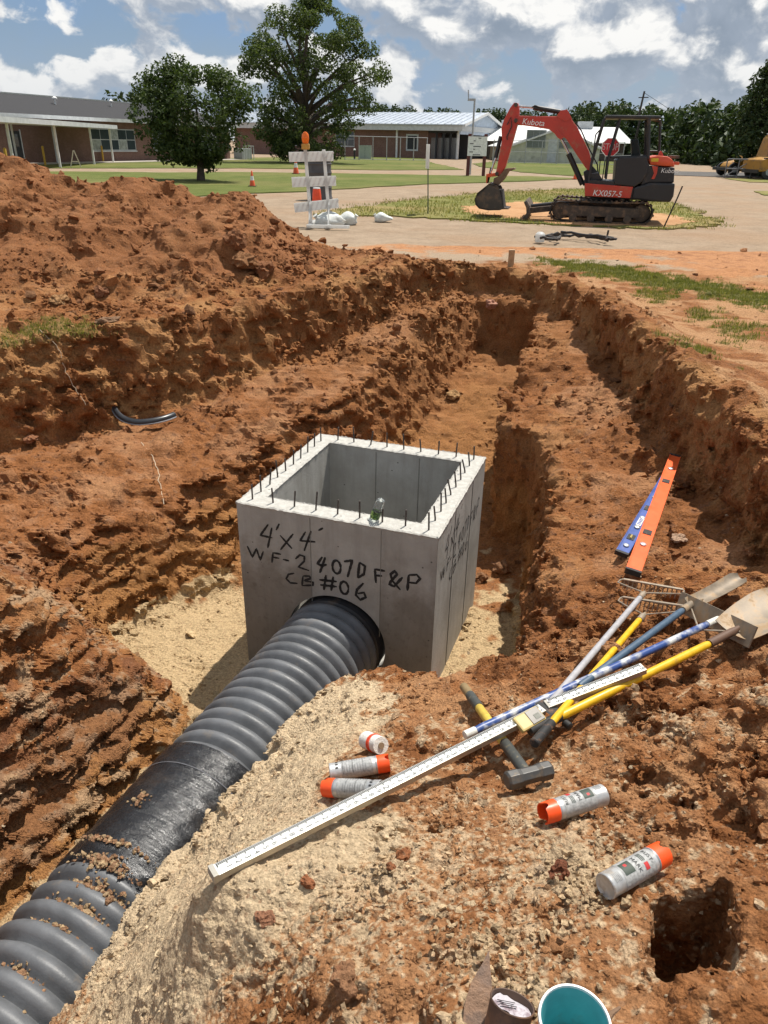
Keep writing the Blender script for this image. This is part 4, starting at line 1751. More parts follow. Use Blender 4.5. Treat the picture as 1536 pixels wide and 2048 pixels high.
# ================================================================== catch basin
BAS_W, BAS_T = 1.524, .165
BAS_TOP, BAS_BOT = -.551, -2.14
BAS_M = Matrix.Translation((-1.078, 4.831, BAS_BOT)) @ Matrix.Rotation(R(-18.49), 4, 'Z')
BAS_H = BAS_TOP - BAS_BOT
BAS_I = BAS_M.inverted()


def concrete_material():
    mt = bpy.data.materials.new('cast_concrete')
    mt.use_nodes = True
    t = NT(mt.node_tree)
    b = t.n['Principled BSDF']
    tc = t.node('ShaderNodeTexCoord')
    v = tc.outputs['Object']
    sp = t.node('ShaderNodeSeparateXYZ')
    t.l.new(v, sp.inputs[0])
    geo = t.node('ShaderNodeNewGeometry')
    sn = t.node('ShaderNodeSeparateXYZ')
    t.l.new(geo.outputs['Normal'], sn.inputs[0])
    mp = t.node('ShaderNodeMapping')
    mp.inputs['Scale'].default_value = (9, 9, .9)
    t.l.new(v, mp.inputs[0])
    streak = t.noise(mp.outputs[0], 1.0, 6, .65)
    blot = t.noise(v, 3.1, 7, .62)
    fine = t.noise(v, 60, 5, .7)
    c = t.mix(t.range(blot, .3, .7), (.34, .325, .29), (.44, .425, .39))
    c = t.mix(t.range(streak, .45, .70, 0, .4), c, (.25, .235, .205))
    # damp, dirt-stained panels low on the front: two form panels left and right of the middle one
    panel = t.math('MAXIMUM', t.math('LESS_THAN', sp.outputs[0], .585), t.math('GREATER_THAN', sp.outputs[0], 1.12))
    low = t.range(t.math('ADD', sp.outputs[2], t.math('MULTIPLY', blot, .9)), 1.35, 1.85, 1.0, 0.0)
    front = t.math('LESS_THAN', sp.outputs[1], .01)
    st = t.math('MULTIPLY', t.math('MULTIPLY', low, front), t.math('ADD', t.math('MULTIPLY', panel, .5), .10))
    c = t.mix(st, c, (.135, .105, .075))
    c = t.mix(t.math('MULTIPLY', t.range(t.noise(v, 14, 6, .7), .5, .7), t.math('MULTIPLY', st, .6)), c, (.10, .07, .05))
    # top of the rim, paler and mottled
    topf = t.range(sp.outputs[2], BAS_H - .012, BAS_H - .002)
    c = t.mix(t.math('MULTIPLY', topf, .85), c, t.mix(t.range(t.noise(v, 24, 6, .7), .35, .7), (.40, .385, .345), (.54, .52, .475)))
    c = t.mix(t.range(fine, .6, .75, 0, .35), c, (.17, .16, .14))
    # bug holes
    vd = t.node('ShaderNodeTexVoronoi', inp={'Scale': 16.0})
    t.l.new(v, vd.inputs['Vector'])
    vs = t.node('ShaderNodeSeparateColor')
    t.l.new(vd.outputs['Color'], vs.inputs[0])
    bug = t.math('MULTIPLY', t.range(vs.outputs[0], .72, .74), t.range(vd.outputs['Distance'], .13, .07))
    c = t.mix(t.math('MULTIPLY', bug, .8), c, (.06, .055, .05))
    t.set(b.inputs['Base Color'], c)
    b.inputs['Roughness'].default_value = .88
    b.inputs['Specular IOR Level'].default_value = .25
    bp = t.node('ShaderNodeBump')
    bp.inputs['Strength'].default_value = .5
    bp.inputs['Distance'].default_value = .006
    t.l.new(t.math('ADD', fine, t.math('MULTIPLY', t.noise(v, 9, 6, .7), 1.5)), bp.inputs['Height'])
    t.l.new(bp.outputs[0], b.inputs['Normal'])
    return mt


CONC = concrete_material()


def make_basin():
    root = empty('catch_basin', BAS_M.translation, R(-18.49), 'square precast concrete catch basin with hand lettered walls and rebar stubs', 'catch basin')
    W, T, H = BAS_W, BAS_T, BAS_H
    body = MB().box(0, W, 0, W, 0, H).build('wall', CONC, root)
    inner = MB().box(T, W - T, T, W - T, .15, H + .2).build('cut_inner', None)
    pl = BAS_I @ PIPE_O
    cut = MB().tube([(pl.x, -.3, pl.z), (pl.x, T + .1, pl.z)], .395, 56).build('cut_hole', None)
    inner.matrix_world = BAS_M
    cut.matrix_world = BAS_M
    bpy.context.view_layer.update()
    for c in (inner, cut):
        md = body.modifiers.new('b', 'BOOLEAN')
        md.operation = 'DIFFERENCE'
        md.object = c
        md.solver = 'EXACT'
    dg = bpy.context.evaluated_depsgraph_get()
    me = bpy.data.meshes.new_from_object(body.evaluated_get(dg))
    body.modifiers.clear()
    body.data = me
    if not me.materials:
        me.materials.append(CONC)
    for c in (inner, cut):
        bpy.data.objects.remove(c)
    bm = bmesh.new()
    bm.from_mesh(me)
    es = [e for e in bm.edges if len(e.link_faces) == 2 and e.calc_face_angle(0) > R(60) and min(v.co.z for v in e.verts) > H - .3 or (len(e.link_faces) == 2 and e.calc_face_angle(0) > R(60) and abs(e.verts[0].co.z - e.verts[1].co.z) > .5)]
    bmesh.ops.bevel(bm, geom=es, offset=.006, segments=2, affect='EDGES', profile=.5, clamp_overlap=True)
    bm.to_mesh(me)
    bm.free()
    for p in me.polygons:
        p.material_index = 0
    # ragged cement lip along the outer and inner rim
    g = random.Random(3)
    for inset, name in ((-.001, 'rim_lip'), (T + .001, 'rim_lip')):
        m_ = MB()
        lo, hi = inset, W - inset
        sgn = -1 if inset < 0.05 else 1
        cor = [(lo, lo), (hi, lo), (hi, hi), (lo, hi)]
        for k in range(4):
            a, b = Vector((*cor[k], 0)), Vector((*cor[(k + 1) % 4], 0))
            d = (b - a).normalized()
            nrm = Vector((d.y, -d.x, 0)) * (1 if sgn < 0 else -1)
            n = 90
            ring = []
            for i in range(n + 1):
                p = a.lerp(b, i / n)
                o = abs(g.gauss(0, .0035)) + .001
                h = g.gauss(.002, .0035)
                w_ = .010 + abs(g.gauss(0, .008))
                dn = .006 + abs(g.gauss(0, .010))
                ring.append([p + nrm * .0005 + Vector((0, 0, H - dn)), p + nrm * o + Vector((0, 0, H - .004 + h * .3)), p - nrm * w_ * .5 + Vector((0, 0, H + .0015 + max(h, 0))), p - nrm * w_ + Vector((0, 0, H - .002))])
            vs = [v for r_ in ring for v in r_]
            m_.add(vs, [(4 * i + j, 4 * i + j + 1, 4 * i + j + 5, 4 * i + j + 4) for i in range(n) for j in range(3)])
        m_.build(name, CONC, root, smooth=True)
    # fins left by the form joints
    for x in (.585, 1.12):
        MB().box(x - .002, x + .002, -.0025, .01, .02, H - .02).build('form_seam', mat('form_seam', (.20, .19, .165), .9), root)
    for y in (.49, 1.05):
        MB().box(W - .01, W + .003, y - .003, y + .003, .02, H - .02).build('form_seam', mat('form_seam_dark', (.09, .085, .075), .9), root)
    for x in (.60, .99):
        MB().box(x - .003, x + .003, W - T - .003, W - T + .01, .16, H - .03).build('form_seam', mat('form_seam', (.20, .19, .165), .9), root)
    # rebar stubs round the rim
    RB = mat('rusty_rebar', (.085, .070, .062), .7, metal=.5, bump=.5, bscale=300, vscale=60, var=.4)
    pts = []
    c = T * .52
    for k in range(9):
        pts.append((c + (W - 2 * c) * (k + .02) / 8.05, c, 0))
    for k in range(1, 10):
        pts.append((c, c + (W - 2 * c) * k / 9.6, 1))
    for k in range(9):
        pts.append((c + .08 + (W - 2 * c - .08) * (k + .3) / 8.3, W - c, 2))
    for k in range(1, 9):
        pts.append((W - c, c + (W - 2 * c) * k / 9.0, 3))
    for x, y, s in pts:
        if s == 0 and abs(x - 1.03) < .06:
            continue
        h = g.uniform(.105, .145)
        tx, ty = g.gauss(0, .010), g.gauss(0, .010)
        if s == 3:
            tx -= .018
        MB().tube([(x, y, H - .05), (x + tx * .2, y + ty * .2, H + .02), (x + tx, y + ty, H + h)], .0063, 7).build('rebar', RB, root, smooth=True)
    # hand lettering
    SPR = mat('black_marker_paint', (.022, .020, .019), .85, vscale=40, var=.5)

    def hit(cx, cy):
        px, py = 440 + cx / 2.743, 840 + cy / 2.743
        o = BAS_I @ Vector((0, 0, CAM_H))
        d = BAS_I.to_3x3() @ (at_y(px, py, 5) - Vector((0, 0, CAM_H)))
        k = -o.y / d.y
        p = o + d * k
        return p.x, p.z

    def ell(cx, cy, rx, ry):
        return [(cx + rx * math.cos(a), cy + ry * math.sin(a) + rx * .25 * math.cos(a)) for a in [i / 14 * 2 * math.pi for i in range(15)]]
    LN = {'line_size': [[(265, 572), (222, 632), (288, 646)], [(285, 590), (262, 702)], [(326, 568), (308, 604)], [(330, 632), (396, 706)], [(402, 624), (332, 712)],
                        [(470, 612), (440, 662), (524, 668)], [(500, 608), (462, 718)], [(540, 606), (566, 592)]],
          'line_type': [[(150, 690), (178, 752), (200, 706), (222, 768), (238, 720)], [(292, 725), (285, 782)], [(292, 728), (336, 736)], [(288, 752), (326, 758)], [(345, 764), (380, 772)],
                        [(414, 762), (438, 740), (464, 748), (462, 775), (430, 806), (490, 826)],
                        [(562, 750), (535, 788), (560, 800), (586, 792)], [(578, 752), (548, 838)], ell(640, 806, 23, 36), [(680, 776), (726, 770), (700, 862)],
                        [(766, 780), (756, 866)], [(766, 780), (796, 802), (790, 845), (756, 866)], [(850, 815), (856, 894)], [(850, 818), (906, 828)], [(853, 852), (890, 855)],
                        [(990, 932), (945, 880), (936, 846), (958, 828), (972, 846), (938, 884), (930, 902), (956, 912), (1002, 862)], [(1036, 850), (1028, 936)],
                        [(1036, 850), (1080, 848), (1098, 870), (1076, 895), (1032, 890)]],
          'line_number': [[(408, 840), (376, 846), (364, 870), (386, 893), (426, 896)], [(456, 855), (450, 908)], [(456, 855), (490, 856), (500, 868), (462, 880), (512, 890), (510, 906), (450, 908)],
                          [(582, 850), (570, 932)], [(622, 858), (610, 936)], [(545, 876), (642, 886)], [(550, 904), (642, 914)], ell(682, 920, 23, 34),
                          [(788, 894), (752, 930), (746, 960), (770, 986), (800, 972), (790, 946), (756, 952)]]}

    def ribbon(m_, pl_, w, place):
        # resample
        q = [Vector((p[0], p[1])) for p in pl_]
        pts_ = []
        for a, b in zip(q, q[1:]):
            n = max(2, int((b - a).length / .012))
            pts_ += [a.lerp(b, i / n) for i in range(n)]
        pts_.append(q[-1])
        vs = []
        for i, p in enumerate(pts_):
            d = pts_[min(i + 1, len(pts_) - 1)] - pts_[max(i - 1, 0)]
            d = Vector((0, 1)) if d.length < 1e-6 else d.normalized()
            nn = Vector((-d.y, d.x))
            e = min(1, .55 + .25 * min(i, len(pts_) - 1 - i))
            ww = w * e * g.uniform(.82, 1.15) / 2
            vs += [place(p + nn * ww), place(p - nn * ww)]
        m_.add(vs, [(2 * i, 2 * i + 1, 2 * i + 3, 2 * i + 2) for i in range(len(pts_) - 1)])
    for nm, lines in LN.items():
        mf, ms = MB(), MB()
        for ln in lines:
            loc = [hit(*p) for p in ln]
            wdt = .0205 if ln[0][0] > 520 else .0165
            ribbon(mf, loc, wdt, lambda p: Vector((p.x, -.0016, p.y)))
            ribbon(ms, [(p[0] * .93 + .06, p[1] + .02) for p in loc], .0135, lambda p: Vector((W + .0016, p.x, p.y)))
        mf.build('lettering', SPR, root)['label'] = {'line_size': "hand painted black 4' X 4' on the front wall", 'line_type': 'hand painted black WF-2 407D F&P on the front wall', 'line_number': 'hand painted black CB #06 on the front wall'}[nm]
        ms.build('lettering', SPR, root)['label'] = 'black hand lettering on the right wall'
    # bottle upended over a rebar stub
    P = BAS_M @ Vector((1.03, c + .01, H))
    bt = empty('plastic_bottle', P, 0, 'clear water bottle with dark green label stood on the basin rim', 'bottle')
    bt.rotation_euler = (R(6), R(17), 0)
    CL = bpy.data.materials.new('clear_plastic')
    CL.use_nodes = True
    pb = CL.node_tree.nodes['Principled BSDF']
    pb.inputs['Base Color'].default_value = (.9, .95, .93, 1)
    pb.inputs['Transmission Weight'].default_value = .9
    pb.inputs['Roughness'].default_value = .06
    pb.inputs['IOR'].default_value = 1.3
    prof = [(.031, .0), (.034, .006), (.034, .03), (.032, .036), (.034, .042), (.034, .085), (.0325, .092), (.034, .098), (.034, .11), (.031, .13), (.033, .145), (.031, .162), (.026, .170), (.012, .172)]
    b_ = MB().lathe(prof, 20).build('shell', CL, bt, smooth=True)
    MB().lathe([(.0352, .022), (.0352, .078)], 20, caps=False).build('wrapper', mat('green_label', (.03, .085, .02), .45, vscale=40, var=.8, tint=((.35, .55, .10), 55, .8)), bt, smooth=True)
    MB().lathe([(.040, -.004), (.044, .0), (.042, .006), (.032, .008)], 20).build('foot', mat('milky_plastic', (.55, .56, .50), .3), bt, smooth=True)


make_basin()

# ================================================================== corrugated drain pipe
M_HDPE = mat('grey_black_hdpe', (.108, .112, .118), .48, vscale=5, var=.25, bump=.15, bscale=90, dirt=(.24, .19, .14), dirt_amt=.16, dscale=9, coord='Object')
M_HDPE_D = mat('black_hdpe', (.020, .020, .022), .5, dirt=(.12, .08, .05), dirt_amt=.25)


def wrap_material():
    mt = bpy.data.materials.new('black_wrap_tape')
    mt.use_nodes = True
    t = NT(mt.node_tree)
    b = t.n['Principled BSDF']
    tc = t.node('ShaderNodeTexCoord')
    mp = t.node('ShaderNodeMapping')
    mp.inputs['Scale'].default_value = (3, 3, 26)
    t.l.new(tc.outputs['Object'], mp.inputs[0])
    n = t.noise(mp.outputs[0], 2.2, 6, .65, 1.2)
    n2 = t.noise(tc.outputs['Object'], 45, 5, .7)
    c = t.mix(t.range(t.noise(tc.outputs['Object'], 5, 6, .65), .55, .75, 0, .35), (.012, .012, .013), (.085, .062, .045))
    t.set(b.inputs['Base Color'], c)
    t.set(b.inputs['Roughness'], t.range(n2, .3, .7, .16, .38))
    b.inputs['Specular IOR Level'].default_value = .6
    bp = t.node('ShaderNodeBump')
    bp.inputs['Strength'].default_value = .55
    bp.inputs['Distance'].default_value = .012
    t.l.new(t.math('ADD', n, t.math('MULTIPLY', n2, .35)), bp.inputs['Height'])
    t.l.new(bp.outputs[0], b.inputs['Normal'])
    return mt


def make_pipe():
    M = axes(PIPE_O, PIPE_D.cross(Vector((0, 0, 1))), (0, 0, 1))
    z = PIPE_D
    x = z.cross(Vector((0, 0, 1))).normalized()
    y = z.cross(x)
    M = Matrix((x, y, z)).transposed().to_4x4()
    M.translation = PIPE_O
    root = empty('drain_pipe', PIPE_O, 0, 'big grey corrugated plastic drain pipe running from the basin to the lower left', 'pipe')
    root.matrix_world = M
    pit = .1035

    def corr(t0, t1, name):
        prof = []
        n = int((t1 - t0) / pit)
        for k in range(n):
            for s in range(10):
                f = s / 10
                r = .330 + .044 * max(0, math.sin(math.pi * min(1, max(0, (f - .08) / .84)))) ** .55
                prof.append((r, t0 + (k + f) * pit))
        prof.append((.330, t0 + n * pit))
        MB().lathe(prof, 64, caps=False).build(name, M_HDPE, root, smooth=True)
        return t0 + n * pit
    e = corr(.05, 1.72, 'barrel')
    MB().lathe([(.350, -.17), (.366, -.15), (.366, -.06), (.372, -.03), (.366, .01), (.366, .04), (.34, .055)], 64, caps=False).build('gasket', M_HDPE_D, root, smooth=True)
    MB().lathe([(.305, -.17), (.305, 4.4)], 48, caps=False).build('liner', M_HDPE_D, root, smooth=True)
    # wrapped joint: smooth sleeve with faint ripples and a loose rucked end
    g = np.random.default_rng(3)
    n = 96
    vs, fs = [], []
    zs = np.linspace(e - .06, 2.52, 110)
    for i, zz in enumerate(zs):
        for k in range(n):
            a = 2 * math.pi * k / n
            r = .381 + .0030 * math.sin(zz / pit * 2 * math.pi) * (.6 + .4 * math.sin(a * 2))
            if zz > 2.36:
                f = (zz - 2.36) / .16
                r += .012 * f * math.sin(a * 5 + zz * 40) + .010 * f * math.sin(a * 11 - zz * 70) - .03 * f * f
            if i == 0:
                r = .345
            r += .0018 * math.sin(a * 9 + zz * 55) + .0012 * math.sin(a * 23 - zz * 31)
            vs.append((r * math.cos(a), r * math.sin(a), zz + .008 * math.sin(a * 3)))
    for i in range(len(zs) - 1):
        for k in range(n):
            fs.append((i * n + k, i * n + (k + 1) % n, (i + 1) * n + (k + 1) % n, (i + 1) * n + k))
    MB().add(vs, fs).build('joint_wrap', wrap_material(), root, smooth=True)
    MB().lathe([(.3835, e + .115), (.3855, e + .118), (.3835, e + .121)], 64, caps=False).build('tape_edge', mat('grey_tape_edge', (.16, .16, .17), .4), root, smooth=True)
    corr(2.46, 4.4, 'barrel')
    # crumbs lying on the pipe
    pos, sz = [], []
    for c0, a0, sp, sa, cnt in ((2.47, .0, .020, .20, 170), (2.565, .12, .014, .26, 170), (2.67, .05, .010, .28, 90), (2.775, .0, .008, .22, 60), (2.10, -.25, .03, .07, 26), (2.36, -.05, .008, .45, 90), (2.98, .1, .012, .2, 40), (3.09, -.2, .012, .15, 20)):
        for _ in range(cnt):
            tt = c0 + g.normal(0, sp)
            a = a0 + g.normal(0, sa)
            f = ((tt - 2.46) / pit) % 1
            r = (.330 + .044 * max(0, math.sin(math.pi * min(1, max(0, (f - .08) / .84)))) ** .55) if tt > 2.52 else .385
            up = Vector((0, 0, 1))
            side = PIPE_D.cross(up).normalized()
            upp = side.cross(PIPE_D)
            p = PIPE_O + PIPE_D * tt + upp * (r * math.cos(a)) + side * (-r * math.sin(a))
            pos.append(tuple(p))
            sz.append(min(.022, .0075 * math.exp(.5 * g.standard_normal())))
    pos, sz = np.array(pos), np.array(sz)
    cl = np.where(g.random((len(pos), 1)) < .6, np.array((.30, .17, .095)), np.array((.40, .28, .16))) * g.uniform(.8, 1.2, (len(pos), 1))
    o = scatter('dirt_on_pipe', pos, sz, cl, seed=12)
    o['label'] = 'crumbs of clay fallen on the drain pipe'


make_pipe()


# ================================================================== helpers for tools lying on the ground
def lie(px0, py0, px1, py1, dz=.03, r=1, cap=.06):
    a = on_ground(px0, py0)
    b = on_ground(px1, py1)
    a.z = ground_z(a.x, a.y, r) + dz
    b.z = ground_z(b.x, b.y, r) + dz
    # keep the middle clear of bumps
    lift = 0
    for k in range(1, 12):
        p = a.lerp(b, k / 12)
        lift = max(lift, ground_z(p.x, p.y, 0) + dz * .5 - p.z)
    lift = min(lift, cap)
    a.z += lift
    b.z += lift
    return a, b


def handle(name, a, b, r, material, parent, n=12):
    M = parent.matrix_world.inverted()
    return MB().tube([M @ a, M @ a.lerp(b, .02), M @ a.lerp(b, .98), M @ b], r, n, rs=[r * .8, r, r, r * .8]).build(name, material, parent, smooth=True)


SOILC = (.26, .13, .07)
M_ORANGE = mat('fluorescent_orange', (.80, .115, .02), .45, vscale=20, var=.08, dirt=(.4, .18, .08), dirt_amt=.12, dscale=30)
M_ORCAP = mat('orange_cap', (.85, .085, .012), .4, vscale=20, var=.06)
M_BLUE = mat('blue_level_paint', (.028, .075, .30), .4, vscale=20, dirt=SOILC, dirt_amt=.12, dscale=30)
M_YEL = mat('yellow_fibreglass', (.70, .41, .010), .42, vscale=30, var=.1, dirt=SOILC, dirt_amt=.16, dscale=25)
M_BLK = mat('black_rubber', (.018, .017, .016), .7, vscale=30, dirt=SOILC, dirt_amt=.25, dscale=30)
M_RAKE = mat('galvanised_tool_steel', (.34, .28, .21), .55, metal=.4, vscale=25, dirt=SOILC, dirt_amt=.3, dscale=20)
M_DULL = mat('dirty_steel', (.25, .20, .145), .6, metal=.25, vscale=15, var=.25, dirt=(.34, .23, .13), dirt_amt=.45, dscale=14)
M_GREYH = mat('grey_handle', (.36, .35, .36), .55, vscale=30, dirt=SOILC, dirt_amt=.1, dscale=30)
M_SLATE = mat('slate_blue_handle', (.055, .095, .145), .5, vscale=30, dirt=SOILC, dirt_amt=.12, dscale=30)
M_BLUH = mat('chipped_blue_handle', (.030, .070, .235), .4, vscale=30, tint=((.62, .62, .58), 9, .95))
M_CREAM = mat('worn_white_tip', (.62, .60, .54), .5, vscale=30)


def level(name, px, label, length, width, thick, material, vial, nuts):
    a, b = lie(*px, dz=.02)
    d = (b - a).normalized()
    L = (b - a).length if length is None else length
    root = empty(name, a, 0, label, 'spirit level')
    root.matrix_world = axes(a, d, (0.05, -.12, 1))
    web = MB().box(.012, L - .012, -width / 2 + .004, width / 2 - .004, .006, thick - .006)
    web.build('web', material, root)
    for s in (-1, 1):
        MB().box(.0, L, s * width / 2 - .004, s * width / 2 + .004, 0, thick).build('rail', material, root, bevel=.0015)
    for e0, e1 in ((-.012, .012), (L - .012, L + .012)):
        MB().box(e0, e1, -width / 2 - .006, width / 2 + .006, -.003, thick + .003).build('end_cap', M_BLK, root, bevel=.003)
    for k, (f, kind) in enumerate(vial):
        x = L * f
        o = MB().box(x - .035, x + .035, -width / 2 + .014, width / 2 - .014, thick - .0055, thick - .002).build('vial_window', M_BLK, root)
        if kind:
            MB().tube([(x - .022, 0, thick), (x + .022, 0, thick)], .007, 8).build('vial', mat('vial_yellow', (.45, .35, .12), .2), o, smooth=True)
    for f in nuts:
        MB().lathe([(.020, thick - .006), (.020, thick + .002), (.014, thick + .006), (.004, thick + .006)], 16, Matrix.Translation((L * f, 0, 0))).build('thumb_nut', M_STEEL, root, smooth=True)
    return root


lb = level('spirit_level', (1240, 1122, 1309, 1003), 'blue spirit level with round silver nuts lying under the orange one', 1.25, .078, .028, M_BLUE,
           [(.18, 1), (.55, 0), (.84, 1)], (.08, .30, .42, .70, .92))
lt = MB().box(.40, .52, -.018, .018, .0275, .0285).build('brand_plate', M_CREAM, lb)
for k in range(5):
    MB().box(.415 + k * .021, .427 + k * .021, -.011, .011, .0286, .0291).build('plate_mark', M_BLUE, lt)
lo_ = level('spirit_level', (1262, 1162, 1346, 930), 'long orange spirit level lying across the blue one on the right bench', None, .082, .030, M_ORANGE, [(.26, 0), (.71, 0)], (.17, .84))
lo_.location.z += .035


def bow_rake(head_l, head_r, socket, butt, label, material, grip=None, mid=None):
    """head_l/head_r: ends of the tined bar, socket: where the handle starts"""
    a, b = lie(*head_l, *head_r, dz=.075)
    s, e = lie(*socket, *butt, dz=.045)
    root = empty('bow_rake', a, 0, label, 'rake')
    bpy.context.view_layer.update()
    M = Matrix.Translation(-a)
    d = (b - a).normalized()
    bar = MB().bar(M @ a, M @ b, .016, .007)
    bar.build('tine_bar', M_RAKE, root)
    back = Vector((s.x - (a.x + b.x) / 2, s.y - (a.y + b.y) / 2, 0)).normalized()
    for k in range(14):
        p = a.lerp(b, (k + .3) / 13.6)
        MB().tube([M @ p, M @ (p + Vector((0, 0, -.03)) + back * -.004), M @ (p + Vector((0, 0, -.062)) + back * .010)], .003, 5, rs=[.0042, .004, .002]).build('tine', M_RAKE, root)
    for p, sg in ((a, -1), (b, 1)):
        c1 = p + d * sg * .012 + back * .05
        c2 = p.lerp(s, .45) + d * sg * .035 + back * .015
        MB().tube([M @ p, M @ (p + d * sg * .012 + back * .015), M @ c1, M @ c2, M @ s.lerp(p, .12), M @ s], .0042, 7).build('bow', M_RAKE, root, smooth=True)
    hd = (e - s).normalized()
    MB().tube([M @ (s - hd * .02), M @ (s + hd * .015), M @ (s + hd * .07)], .015, 10, rs=[.009, .0165, .0165]).build('ferrule', M_RAKE, root, smooth=True)
    h0 = s + hd * .06
    if grip:
        g0 = h0.lerp(e, 1 - grip / (e - h0).length)
        handle('handle', h0, g0, .0155, material, root).matrix_parent_inverse.identity()
        handle('grip', g0, e, .019, M_BLK, root)
    else:
        handle('handle', h0, e, .0155, material, root)
    return root


_upd = bpy.context.view_layer.update


def handle(name, a, b, r, material, parent, n=12):
    _upd()
    M = parent.matrix_world.inverted()
    return MB().tube([M @ a, M @ a.lerp(b, .02), M @ a.lerp(b, .98), M @ b], r, n, rs=[r * .8, r, r, r * .8]).build(name, material, parent, smooth=True)


bow_rake((1241, 1190), (1358, 1213), (1280, 1222), (1092, 1448), 'bow rake with pale grey handle, upper of the two rakes', M_GREYH)
bow_rake((1240, 1226), (1358, 1247), (1280, 1262), (1062, 1527), 'bow rake with yellow handle and black grip, lower of the two rakes', M_YEL, grip=.17)


def shovel(px_tip, px_sock, px_ferr, px_end, width, label, material, ferr, grip=None, rnd=True, lift=.05):
    t_, s = lie(*px_tip, *px_sock, dz=.03)
    f, e = lie(*px_ferr, *px_end, dz=.05)
    root = empty('shovel', s, 0, label, 'shovel')
    d = (t_ - s)
    L = d.length
    d.normalize()
    sd = d.cross(Vector((0, 0, 1))).normalized()
    up = sd.cross(d)
    n, mrow = 14, 9
    vs, fs = [], []
    for i in range(n + 1):
        u = i / n
        if rnd:
            w = width * (.80 + .20 * math.sin(min(1, u * 2) * math.pi / 2)) * (1 if u < .6 else math.sqrt(max(0.02, 1 - ((u - .6) / .41) ** 2)))
        else:
            w = width * (.86 + .14 * u) * (1 if u < .9 else math.sqrt(max(.08, 1 - ((u - .9) / .115) ** 2)))
        for j in range(mrow + 1):
            v = j / mrow * 2 - 1
            p = d * (L * u) + sd * (v * w / 2) + up * (.022 * v * v - .010 * math.sin(u * math.pi) + .012)
            vs.append(p)
    nv = len(vs)
    vs += [p - up * .004 for p in vs]
    c = mrow + 1
    for i in range(n):
        for j in range(mrow):
            q = (i * c + j, i * c + j + 1, (i + 1) * c + j + 1, (i + 1) * c + j)
            fs.append(q)
            fs.append(tuple(k + nv for k in q[::-1]))
    for i in range(n):
        for j in (0, mrow):
            fs.append((i * c + j, (i + 1) * c + j, (i + 1) * c + j + nv, i * c + j + nv))
    for j in range(mrow):
        for i in (0, n):
            fs.append((i * c + j, i * c + j + 1, i * c + j + 1 + nv, i * c + j + nv))
    MB().add(vs, fs).build('blade', M_DULL, root, smooth=True)
    _upd()
    MB().tube([d * (L * .22) + up * .012, Vector((0, 0, .02)), (f - s)], .018, 12, rs=[.006, .019, .020]).build('socket', M_DULL if not ferr else ferr, root, smooth=True)
    hd = (e - f).normalized()
    if grip:
        g0 = f.lerp(e, 1 - grip / (e - f).length)
        handle('handle', f, g0, .018, material, root)
        handle('grip', g0, e, .021, M_BLK, root)
    else:
        handle('handle', f, e, .017, material, root)
    return root


shovel((1478, 1172), (1375, 1240), (1355, 1262), (1150, 1422), .105, 'narrow trench shovel with slate blue handle between rakes and squeegee', M_SLATE, None, rnd=False)
M_BRN = mat('brown_socket', (.12, .065, .040), .6, dirt=SOILC, dirt_amt=.2)
shovel((1570, 1222), (1455, 1300), (1408, 1325), (1052, 1508), .23, 'round point shovel with bright yellow handle and brown socket', M_YEL, M_BRN, grip=.16)


def lute():
    a, b = lie(1353, 1222, 1498, 1303, dz=.075)
    h0, h1 = lie(1425, 1284, 926, 1506, dz=.085)
    h1.z -= .02
    root = empty('screed_rake', a, 0, 'flat blade screed rake with chipped blue and white handle', 'rake')
    M = Matrix.Translation(-a)
    hd = (h0 - h1).normalized()
    up = (Vector((0, 0, 1)) + hd * .45).normalized()
    MB().bar(M @ a, M @ b, .010, .105, up=up).build('blade', M_DULL, root, bevel=.002)
    mid = a.lerp(b, .58)
    _upd()
    j = h0.lerp(h1, .09)
    for f in (.18, .86):
        MB().tube([M @ a.lerp(b, f), M @ (j + Vector((0, 0, -.012)))], .0045, 7).build('brace', M_RAKE, root, smooth=True)
    MB().tube([M @ mid, M @ h0], .016, 10).build('socket', M_RAKE, root, smooth=True)
    handle('tip', h0, h0.lerp(h1, .055), .0175, M_CREAM, root)
    handle('handle', h0.lerp(h1, .055), h0.lerp(h1, .965), .0172, M_BLUH, root)
    handle('tip', h0.lerp(h1, .965), h1, .0175, M_CREAM, root)


lute()


# ------------------------------------------------------------------ text as mesh
def text_shape(s, size, align='CENTER'):
    cu = bpy.data.curves.new('txt', 'FONT')
    cu.body = s
    cu.size = size
    cu.align_x = align
    cu.align_y = 'CENTER'
    o = bpy.data.objects.new('txt', cu)
    COL.objects.link(o)
    _upd()
    me = bpy.data.meshes.new_from_object(o.evaluated_get(bpy.context.evaluated_depsgraph_get()))
    vs = [v.co.copy() for v in me.vertices]
    fs = [tuple(p.vertices) for p in me.polygons]
    bpy.data.objects.remove(o)
    bpy.data.meshes.remove(me)
    return vs, fs


DIGITS = {str(k): text_shape(str(k), 1.0) for k in range(10)}


